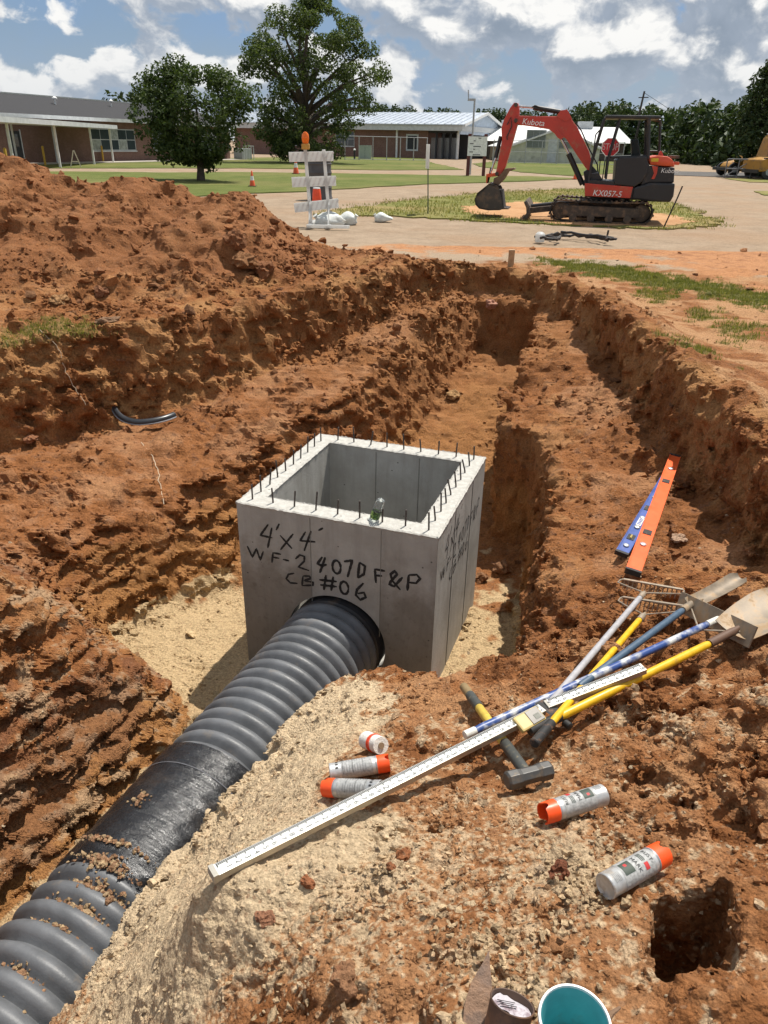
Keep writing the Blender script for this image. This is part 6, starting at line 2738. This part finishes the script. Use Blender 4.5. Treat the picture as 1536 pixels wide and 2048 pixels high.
    for k, (cx, cy) in enumerate(((1385, 460), (1385, 500))):
        a = E(cx - 28, cy)
        MB().box(a[0], a[0] + .18, -.35, .45, a[1] - .035, a[1] + .035).build('rear_lamp_bar', ORG if k else MUD, root, bevel=.01)
    a = E(1246, 475)
    MB().box(a[0] - .09, a[0] + .09, -.712, -.70, a[1] - .05, a[1] + .03).build('warning_decal', mat('decal_yellow', (.62, .42, .03), .5), hood)
    # muddy smear on the flank
    # ---- cab
    CY = (-.80, .10)
    top = MB()
    z = E(1050, 206)[1]
    x0c, x1c = E(948, 212)[0], E(1212, 212)[0]
    MB().box(x0c, x1c + .28, CY[0], CY[1] + .15, z - .05, z + .03).build('cab_roof', BLK, root, bevel=.03)
    for y in (CY[0] + .03, CY[1] + .1):
        bar('cab_post', (945, 216), (862, 500), .035, BLK, y)
        bar('cab_post', (862, 500), (846, 610), .035, BLK, y)
        bar('cab_post', (1040, 222), (965, 480), .026, BLK, y)
        bar('cab_post', (965, 480), (950, 600), .026, BLK, y)
        bar('cab_post', (1212, 214), (1204, 470), .045, BLK, y)
        bar('cab_rail', (985, 462), (1204, 455), .03, BLK, y)
    for y in (CY[1] + .1,):
        bar('cab_post', (1300, 226), (1292, 430), .035, BLK, y)
        bar('cab_rail', (1212, 214), (1300, 226), .035, BLK, y)
        bar('cab_rail', (1200, 425), (1292, 425), .025, BLK, y)
    y = CY[0] + .03
    MB().add([(*[E(1042, 225)[0]], y, E(1042, 225)[1]), (E(1208, 222)[0], y, E(1208, 222)[1]), (E(1202, 452)[0], y, E(1202, 452)[1]), (E(972, 458)[0], y, E(972, 458)[1])], [(0, 1, 2, 3)]).build('side_window', GLS, root)
    # seat, levers
    prism('seat_back', [(1105, 350), (1150, 345), (1165, 460), (1110, 462)], -.55, -.15, BLK, bevel=.03)
    prism('seat', [(1020, 470), (1150, 462), (1155, 500), (1020, 505)], -.58, -.12, BLK, bevel=.03)
    bar('lever', (905, 610), (918, 470), .014, BLK, -.5)
    bar('lever', (930, 610), (950, 480), .014, BLK, -.2)
    bar('hand_rail', (870, 470), (888, 320), .016, BLK, -.83)
    bar('hand_rail', (888, 320), (912, 292), .016, BLK, -.83)
    prism('travel_pedals', [(850, 570), (905, 560), (930, 605), (850, 610)], -.7, 0, BLK, bevel=.01)
    # ---- boom, stick, bucket (in the machine's middle plane)
    B0, B1 = -.17, .17
    bm_ = prism('boom', [(872, 520), (848, 425), (800, 320), (775, 268), (738, 216), (690, 198), (560, 194), (400, 190), (366, 204), (364, 232), (400, 250), (500, 264), (590, 280), (640, 318), (700, 340), (752, 420), (800, 495),
                         (836, 548), (862, 552)], B0, B1, RED, bevel=.03)
    for s in (-1, 1):
        MB().prism([E(640, 200), E(668, 158), E(712, 152), E(742, 215), E(700, 230)], s * .17 - .02, s * .17 + .02).build('boom_lug', RED, bm_, bevel=.008)
        MB().prism([E(630, 310), E(650, 286), E(690, 330), E(670, 350), E(648, 336)], s * .175 - .02, s * .175 + .02).build('boom_lug', RED, bm_, bevel=.008)
    st_ = prism('stick', [(340, 134), (366, 101), (392, 106), (400, 150), (398, 190), (386, 256), (340, 420), (308, 530), (272, 592), (236, 592), (250, 540), (284, 350), (280, 270), (300, 210)], -.125, .125, RED, bevel=.025)
    for p0 in ((378, 222), (378, 118), (252, 575)):
        a = E(*p0)
        MB().lathe([(.05, -.2), (.05, .2)], 14, Matrix.Translation((a[0], 0, a[1])) @ Matrix.Rotation(R(90), 4, 'X')).build('pin', MUD, st_, smooth=True)
    bar('stick_cylinder', (490, 134), (668, 166), .062, BLK)
    bar('cylinder_rod', (385, 124), (492, 134), .032, STL)
    bar('boom_cylinder', (718, 440), (806, 642), .075, BLK)
    bar('cylinder_rod', (664, 330), (722, 446), .035, STL)
    bar('cylinder_foot', (806, 642), (850, 600), .06, BLK)
    bar('bucket_cylinder', (274, 325), (240, 470), .055, BLK, -.0)
    bar('cylinder_rod', (240, 470), (205, 572), .03, STL)
    prism('swing_bracket', [(812, 560), (870, 520), (905, 560), (900, 640), (825, 650)], -.16, .16, BLK, bevel=.02)
    for o in (-.06, .0, .06):
        a = [E(*p_) for p_ in ((760, 240), (800, 300), (850, 420), (900, 520), (905, 600))]
        MB().tube([(q[0], o, q[1] + .03) for q in a], .018, 6).build('hose', BLK, root, smooth=True)
        a = [E(*p_) for p_ in ((660, 170), (560, 150), (500, 128), (480, 140))]
        MB().tube([(q[0], o, q[1] + .02) for q in a], .016, 6).build('hose', BLK, root, smooth=True)
    a = [E(*p_) for p_ in ((320, 250), (345, 200), (350, 260), (318, 330), (322, 350))]
    MB().tube([(q[0], -.16, q[1]) for q in a], .016, 6).build('hose', BLK, root, smooth=True)
    # bucket: curved shell with side plates, teeth
    prism('bucket_link', [(180, 578), (245, 570), (250, 592), (190, 600), (185, 640), (178, 640)], -.14, .14, ORG, bevel=.012)
    bar('bucket_tilt_rod', (210, 535), (186, 640), .028, MUD)
    prism('quick_hitch', [(226, 640), (232, 605), (265, 590), (310, 540), (368, 535), (372, 545), (330, 560), (300, 610), (262, 650)], -.19, .19, mat('hitch_brown', (.15, .09, .05), .7, dirt=(.25, .15, .08), dirt_amt=.4), bevel=.012)
    shell = [(262, 655), (210, 635), (170, 668), (128, 702), (112, 742), (116, 778), (140, 804), (200, 815), (280, 812)]
    inner = [(276, 802), (200, 803), (148, 794), (128, 772), (124, 744), (140, 712), (178, 680), (212, 650), (252, 664)]
    bk = prism('bucket', shell + inner, -.44, .44, BKT, bevel=.004)
    for s in (-.44, .425):
        MB().prism([E(*p_) for p_ in [(262, 655), (210, 635), (170, 668), (128, 702), (112, 742), (116, 778), (140, 804), (200, 815), (300, 806), (288, 735), (272, 668)]], s, s + .016).build('side_plate', BKT, bk)
    prism('bucket_floor', [(196, 690), (286, 680), (300, 800), (204, 806)], -.42, .42, mat('bucket_inside', (.030, .026, .022), .8), bk, bevel=.006)
    for k in range(5):
        a = E(286, 800)
        b = E(334, 803)
        yy = -.40 + k * .2
        MB().bar((a[0], yy, a[1]), (b[0], yy, b[1]), .07, .05, w2=.035, h2=.02).build('tooth', STL if k % 2 else MUD, bk)
    # ---- lettering
    def decal(s, size, cx, cy, y, m_, slope=0.0, parent=root):
        vs, fs = text_shape(s, size)
        a = E(cx, cy)
        c_, s_ = math.cos(slope), math.sin(slope)
        MB().add([(a[0] + v.x * c_ - v.y * s_ + v.y * .15, y, a[1] + v.x * s_ + v.y * c_) for v in vs], fs).build('lettering', m_, parent)
    decal('Kubota', .20, 494, 236, B0 - .004, WHT, R(-4), bm_)
    decal('KX057-5', .20, 958, 690, -.866, WHT, R(-1.5), p)
    decal('Kubota', .15, 1335, 545, -.79, WHT, 0)
    return root


excavator()

# ================================================================== barricade, bags, signs, cones
M_BWHITE = mat('barricade_white', (.74, .74, .72), .45, vscale=8, var=.04, dirt=(.45, .36, .26), dirt_amt=.08, dscale=6)
_bt = NT(M_BWHITE.node_tree)          # hollow plastic rails let some daylight through
_tr = _bt.node('ShaderNodeBsdfTranslucent')
_tr.inputs[0].default_value = (.8, .8, .78, 1)
_mx = _bt.node('ShaderNodeMixShader')
_mx.inputs[0].default_value = .55
_bt.l.new(_bt.n['Principled BSDF'].outputs[0], _mx.inputs[1])
_bt.l.new(_tr.outputs[0], _mx.inputs[2])
_bt.l.new(_mx.outputs[0], _bt.n['Material Output'].inputs[0])
M_BSTRIPE = mat('barricade_stripe', (.70, .69, .66), .5)
M_CONE = mat('cone_orange', (.72, .10, .02), .5, vscale=8, dirt=(.3, .15, .08), dirt_amt=.15)
M_CONE_W = mat('cone_white_band', (.72, .72, .70), .45)
M_POSTRED = mat('sign_post_maroon', (.12, .028, .024), .6)


def barricade():
    c = unproj(640, 451, 0)
    Y = c.y
    root = empty('barricade', c, 0, 'white three rail road barricade with orange warning light by the heap', 'barricade')

    def E(px, py):
        p = at_y(px, py, Y)
        return p.x - c.x, p.z
    rails = [((578, 306), (667, 304), 20), ((584, 356), (672, 353), 21), ((589, 408), (677, 398), 20)]
    for k, (l, r_, h) in enumerate(rails):
        a, b = E(*l), E(*r_)
        hh = E(600, 300)[1] - E(600, 300 + h)[1]
        za, zb_ = (a[1] - 0, b[1] - 0)
        m_ = MB().bar((a[0], -.045, za - hh / 2 + .02), (b[0], -.045, zb_ - hh / 2 + .02), .022, hh, up=(0, 0, 1))
        ro = m_.build('rail', M_BWHITE, root, bevel=.006)
        n = 9
        for i in range(n):
            f0 = (i + .15) / n
            x = a[0] + (b[0] - a[0]) * f0
            z = za + (zb_ - za) * f0 - hh / 2 + .02
            MB().add([(x, -.0575, z - hh * .42), (x + .045, -.0575, z - hh * .42), (x + .115, -.0575, z + hh * .42), (x + .07, -.0575, z + hh * .42)], [(0, 1, 2, 3)]).build('stripe', M_BSTRIPE, ro)
    for k, (t_, b_) in enumerate((((611, 298), (623, 452)), ((648, 299), (660, 447)))):
        a, b = E(*t_), E(*b_)
        MB().bar((a[0], -.085, a[1]), (b[0], -.085, max(.03, b[1])), .075, .05, up=(0, 1, 0)).build('post', M_BWHITE, root, bevel=.006)
        MB().bar((b[0], -.75, .035), (b[0] + .02, .75, .035), .09, .06).build('foot', M_BWHITE, root, bevel=.006)
        MB().bar((b[0], -.55, .06), (b[0] - .01, -.09, .55), .03, .03).build('brace', M_BWHITE, root)
    MB().bar((-.25, -.72, .05), (.75, -.72, .05), .09, .07).build('base_rail', M_BWHITE, root, bevel=.006)
    # warning light
    a = E(612, 297)
    lt = MB().box(a[0] - .09, a[0] + .09, -.15, -.02, a[1] - .02, a[1] + .10).build('light_case', mat('lamp_case_amber', (.50, .27, .05), .5, vscale=20), root, bevel=.02)
    MB().lathe([(.03, 0), (.07, .03), (.085, .12), (.075, .2), (.03, .25), (0, .255)], 18, Matrix.Translation((a[0], -.085, a[1] + .09)) @ Matrix.Scale(.55, 4, (0, 1, 0)), caps=False).build('lens', mat('orange_lens', (.85, .17, .01), .25, vscale=40), lt, smooth=True)
    # dark rolled panel behind
    q = unproj(640, 398, 0)
    o = empty('dark_drum', q, 0, 'dark grey drum standing on the lawn behind the barricade', 'drum')
    MB().lathe([(.0, 0), (.42, 0), (.45, .04), (.42, .1), (.41, .8), (.43, .85), (.41, .9), (.40, 1.32), (.42, 1.36), (.0, 1.36)], 24, caps=False).build('shell', mat('drum_grey', (.07, .068, .07), .6, vscale=3, var=.2), o, smooth=True)
    for z in (.35, .6, 1.1):
        MB().lathe([(.412, z), (.43, z + .03), (.412, z + .06)], 24, caps=False).build('hoop', mat('drum_grey', (.07, .068, .07), .6), o, smooth=True)


barricade()


def sandbag(px, py, w, label, rot, seed, tail=1):
    c = unproj(px, py, 0)
    root = empty('sandbag', c, rot, label, 'sandbag', 'white sandbags on the lot')
    g = np.random.default_rng(seed)
    bm = bmesh.new()
    bmesh.ops.create_icosphere(bm, subdivisions=3, radius=1)
    for v in bm.verts:
        x, y, z = v.co
        n = .13 * math.sin(4 * x + seed) * math.cos(3.5 * y + seed) + .08 * math.sin(9 * z + 4 * x + seed) + .05 * math.sin(13 * y + 7 * x)
        r = 1 + n
        zz = max(-.5, z) * .42 * (1 - .35 * x + .25 * math.sin(3 * x + 2 * y + seed))
        v.co = (x * w / 2 * r, y * w * .36 * r * (1 - .25 * x), (zz + .21) * w * .60)
    me = bpy.data.meshes.new('bag')
    for f in bm.faces:
        f.smooth = True
    bm.to_mesh(me)
    bm.free()
    WB = mat('woven_white_poly', (.60, .62, .58), .6, bump=.6, bscale=30, vscale=9, var=.12, dirt=(.4, .3, .2), dirt_amt=.1)
    me.materials.append(WB)
    o = bpy.data.objects.new('bag', me)
    COL.objects.link(o)
    o.parent = root
    MB().tube([(-w * .30, 0, w * .13), (-w * .42, .01, w * .22), (-w * .47, .02, w * .26), (-w * .52, .01, w * .33)], .05, 9, rs=[w * .17, w * .075, w * .05, w * .085]).build('tied_neck', WB, root, smooth=True)
    return root


sandbag(662, 452, .75, 'white sandbag lying on the barricade foot, nearest of three', R(20), 1)
sandbag(692, 446, .62, 'white sandbag with upright neck right of the barricade', R(150), 2)
sandbag(768, 442, .48, 'small white sandbag lying alone on the gravel', R(-10), 3)


def cone(px, py, h, label, band=True):
    c = unproj(px, py, 0)
    root = empty('traffic_cone', c, 0, label, 'traffic cone', 'traffic cones about the lot')
    r0, r1 = h * .20, h * .045
    MB().lathe([(r0, .03), (r0 * .62 + r1 * .38, h * .40), (r0 * .6 + r1 * .4, h * .405)], 16, caps=False).build('lower_cone', M_CONE, root, smooth=True)
    f = lambda t: r0 + (r1 - r0) * t
    MB().lathe([(f(.4), h * .40), (f(.68), h * .68)], 16, caps=False).build('band', M_CONE_W if band else M_CONE, root, smooth=True)
    MB().lathe([(f(.68), h * .68), (r1, h), (r1 * .6, h + .01)], 16, caps=False).build('tip', M_CONE, root, smooth=True)
    MB().box(-h * .27, h * .27, -h * .27, h * .27, 0, .035).build('base', M_CONE if not band else M_BLK, root, bevel=.01)


cone(505, 373, .62, 'orange and white cone at the crest of the heap')
cone(592, 348, .9, 'orange cone beyond the barricade on the lawn path')
cone(1151, 358, .75, 'small orange cone behind the excavator boom', False)


def red_bucket():
    c = unproj(634, 412, 0)
    root = empty('orange_barrel', c, 0, 'bright orange traffic barrel seen through the barricade rails', 'barrel')
    MB().lathe([(.0, 0), (.15, 0), (.14, .3), (.12, .47), (.11, .5), (.0, .5)], 18, caps=False).build('body', mat('barrel_orange', (.80, .08, .02), .45), root, smooth=True)
    MB().lathe([(.111, .498), (.116, .51), (.105, .53), (.0, .53)], 18, caps=False).build('lid', M_CONE_W, root, smooth=True)
    MB().lathe([(.17, 0), (.18, .02), (.16, .04), (.145, .04)], 18, caps=False).build('foot_ring', M_BLK, root, smooth=True)


red_bucket()


def signs():
    # slim post with sign plates seen edge on
    c = unproj(856, 428, 0)
    root = empty('street_sign', c, 0, 'slim green sign post with narrow white plate in the grass strip', 'sign')

    def E(px, py):
        p = at_y(px, py, c.y)
        return p.x - c.x, p.z
    a = E(856, 290)
    MB().bar((0, 0, 0), (a[0], 0, a[1]), .045, .03).build('post', mat('sign_post_green', (.09, .12, .08), .6), root)
    b = E(856, 337)
    pl = MB().box(-.035 + a[0], .045 + a[0], -.30, .28, b[1], a[1] + .02).build('plate', M_BWHITE, root)
    # notice board on two maroon posts
    c = unproj(956, 352, 0)
    Y = c.y
    root = empty('notice_board', c, 0, 'white notice board on two maroon posts by the drive', 'sign')

    def E2(px, py):
        p = at_y(px, py, Y)
        return p.x - c.x, p.z
    x0, x1 = E2(938, 300)[0], E2(970, 300)[0]
    zt, zb_ = E2(955, 273)[1], E2(955, 312)[1]
    for x in (x0, x1):
        MB().box(x - .10, x + .10, -.08, .08, 0, zt + .15).build('post', M_POSTRED, root)
    bd = MB().box(x0 - .1, x1 + .1, -.12, -.085, zb_, zt).build('board', mat('board_white', (.80, .80, .78), .5), root)
    n = 7
    for k in range(n):
        z = zt - (k + .6) * (zt - zb_) / n
        s = k % 3
        MB().box(x0 + .25 + (.3 if k == 0 else 0), x1 - .3 - .35 * s, -.128, -.121, z - .02, z + .03).build('text_line', mat('sign_text', (.06, .06, .07), .6), bd)
    # tall thin pole with a bracket
    c = unproj(941, 350, 0)
    root = empty('flag_pole', c, 0, 'tall thin grey pole with small bracket beside the notice board', 'pole')
    zt = at_y(941, 197, c.y).z
    MB().tube([(0, .4, 0), (0, .4, zt)], .06, 8).build('pole', M_STEEL, root)
    MB().box(-.45, .05, .35, .45, zt - .12, zt + .02).build('bracket', M_STEEL, root)
    MB().tube([(-.4, .4, zt), (-.45, .4, zt + .5)], .04, 6).build('antenna', M_STEEL, root)
    # stop sign behind the excavator
    c = unproj(1209, 374, 0)
    Y = c.y
    z = at_y(1209, 294, Y).z
    w = at_y(1229, 295, Y).x - at_y(1196, 295, Y).x
    root = empty('stop_sign', c, R(-4), 'red octagonal stop sign seen through the excavator cab', 'sign')
    MB().tube([(0, .04, 0), (0, .04, z + .4)], .035, 8).build('post', M_STEEL, root)
    r_ = w / 2 / math.cos(R(22.5))
    oc = [(r_ * math.cos(R(22.5 + 45 * k)), z + r_ * math.sin(R(22.5 + 45 * k))) for k in range(8)]
    oi = [(x * .93, z + (zz - z) * .93) for x, zz in oc]
    MB().prism(oc, -.01, .0).build('border', M_BWHITE, root)
    MB().prism(oi, -.018, -.011).build('plate', mat('stop_red', (.42, .012, .018), .45), root)
    vs, fs = text_shape('STOP', w * .46)
    MB().add([(v.x * .82, -.0205, z + v.y * 1.15) for v in vs], fs).build('lettering', M_BWHITE, root)
    # thin black marker rod in front of the tracks
    c = unproj(1327, 456, 0)
    o = MB().tube([(0, 0, 0), (.22, .02, .7), (.30, .03, .98)], .018, 6).build('marker_rod', M_BLK, loc=c)
    tag(o, 'thin black rod stuck in the soil behind the excavator tracks', 'rod')
    # wooden stake at the trench head
    c = on_ground(1021, 533)
    top = at_y(1024, 501, c.y)
    root = empty('survey_stake', c, R(8), 'square wooden survey stake at the far end of the trench', 'stake')
    WD = mat('pine_stake', (.42, .26, .13), .8, bump=.4, bscale=60, vscale=15, var=.2)
    h = max(.2, top.z - c.z)
    MB().box(-.045, .045, -.02, .02, -.12, h).build('shaft', WD, root, bevel=.004)
    MB().box(-.047, .047, -.022, .022, h + .001, h + .012).build('top', mat('stake_top', (.55, .40, .24), .8), root)
    # hoses and straps dropped on the lot
    c = unproj(1150, 484, 0)
    root = empty('hose_bundle', c, 0, 'bundle of dark hoses and straps lying on the muddy lot', 'hose')
    g = random.Random(4)

    def H(px, py, z=.03):
        p = unproj(px, py, 0)
        return Vector((p.x - c.x, p.y - c.y, z))
    for k, ln in enumerate(([(1070, 478), (1100, 475), (1150, 476), (1190, 479), (1215, 485)], [(1075, 482), (1110, 487), (1120, 484), (1095, 478), (1140, 477)], [(1080, 486), (1112, 488), (1118, 482)],
                            [(1180, 480), (1200, 486), (1230, 489), (1210, 488)], [(1120, 476), (1170, 482), (1225, 488)])):
        pts = [H(x, y, .035 + .02 * k) for x, y in ln]
        q = []
        for a, b in zip(pts, pts[1:]):
            q += [a.lerp(b, i / 5) + Vector((g.gauss(0, .02), g.gauss(0, .03), abs(g.gauss(0, .02)))) for i in range(5)]
        q.append(pts[-1])
        MB().tube(q, .028, 7).build('hose', M_BLK, root, smooth=True)
    p = H(1079, 484, .0)
    MB().lathe([(.0, 0), (.09, 0), (.10, .02), (.10, .16), (.05, .2), (0, .2)], 14, Matrix.Translation(p), caps=False).build('jug', M_BWHITE, root, smooth=True)
    p = H(1212, 482, 0)
    MB().bar(p, p + Vector((.02, 0, .22)), .04, .03).build('hook', M_BLK, root)
    # far utility poles
    for k, (px, top, Yp, lab) in enumerate(((1271, 182, 120, 'leaning wooden utility pole rising above the woods'), (1531, 215, 70, 'wooden utility pole beside the school buses'))):
        p = at_y(px, 300, Yp)
        zt = at_y(px, top, Yp).z
        root = empty('utility_pole', (p.x - .5, Yp, 0), 0, lab, 'pole', 'utility poles')
        MB().tube([(-.3, 0, 0), (.5, 0, zt)], .17, 8, rs=[.19, .13]).build('shaft', mat('creosote_pole', (.05, .042, .036), .9), root)
        MB().bar((-.2, 0, zt - .8), (1.2, 0, zt - .75), .12, .12).build('crossarm', mat('creosote_pole', (.05, .042, .036), .9), root)
        MB().tube([(.5, 0, zt - .2), (9, 6, zt - 3.2)], .03, 5).build('wire', M_BLK, root)


signs()


def buses():
    YL = mat('school_bus_yellow', (.36, .175, .018), .5, vscale=1.5, dirt=(.08, .06, .04), dirt_amt=.3, dscale=2)
    for k, (px, py, Yb, lab) in enumerate(((1545, 352, 58, 'yellow school bus with white roof at the right edge'), (1478, 351, 64, 'yellow vehicle nose parked behind the steel gate'))):
        p = unproj(px, py, 0)
        root = empty('school_bus', (at_y(px, 330, Yb).x, Yb, 0), R(8), lab, 'bus' if k == 0 else 'vehicle')
        BK = mat('bus_black', (.02, .02, .02), .5)
        if k == 0:
            MB().prism([(-1.6, .5), (-1.6, 1.25), (-.7, 1.45), (-.45, 2.6), (-.2, 2.85), (6, 2.85), (6, .5)], -1.15, 1.15).build('body', YL, root, bevel=.08)
            MB().prism([(-.35, 2.86), (-.1, 3.0), (6, 3.0), (6, 2.86)], -1.1, 1.1).build('roof', M_BWHITE, root, bevel=.06)
            for i in range(5):
                MB().box(.15 + i * 1.05, 1.0 + i * 1.05, -1.17, -1.155, 1.75, 2.45).build('window', M_GLASS, root)
            MB().box(-1.5, 6, -1.175, -1.156, 1.3, 1.38).build('stripe', BK, root)
            wx = (-.9, 4.2)
        else:
            MB().prism([(-1.1, .35), (-1.15, .7), (-.9, .95), (-.1, 1.1), (.35, 1.5), (2.4, 1.5), (2.4, .35)], -.95, .95).build('body', YL, root, bevel=.1)
            MB().prism([(.0, 1.12), (.4, 1.44), (2.3, 1.44), (2.3, 1.12)], -.965, .965).build('window', M_GLASS, root, bevel=.03)
            wx = (-.85, 1.8)
        for x in wx:
            for s in (-1, 1):
                y = s * (1.02 if k == 0 else .85)
                w = MB().lathe([(.0, -.12), (.30, -.12), (.46, -.10), (.48, .0), (.46, .10), (.30, .12), (0, .12)], 20, Matrix.Translation((x, y, .48)) @ Matrix.Rotation(R(90), 4, 'X'), caps=False).build('wheel', BK, root, smooth=True)
                MB().lathe([(.0, -.135), (.22, -.13), (.24, -.10)], 16, Matrix.Translation((x, y, .48)) @ Matrix.Rotation(R(90), 4, 'X') @ Matrix.Scale(s, 4, (0, 0, 1)), caps=False).build('rim', M_GREY, w, smooth=True)
        MB().box(-1.66 if k == 0 else -1.6, -1.5, -1.0, 1.0, .4, .62).build('bumper', BK, root, bevel=.02)
    # steel pipe gate
    p0, p1 = unproj(1448, 356, 0), unproj(1600, 360, 0)
    root = empty('pipe_gate', p0, 0, 'grey steel pipe gate before the parked buses', 'gate')
    d = p1 - p0
    h = at_y(1460, 318, p0.y).z
    GR = mat('gate_grey', (.16, .16, .17), .6)
    for f in (0, .16, .34, .6, .8, 1):
        MB().tube([d * f, d * f + Vector((0, 0, h))], .045, 7).build('upright', GR, root)
    for z in (.15, h * .5, h):
        MB().tube([Vector((0, 0, z)), d + Vector((0, 0, z))], .04, 7).build('bar', GR, root)
    MB().tube([Vector((0, 0, .1)), d * .34 + Vector((0, 0, h))], .035, 7).build('brace', GR, root)


buses()
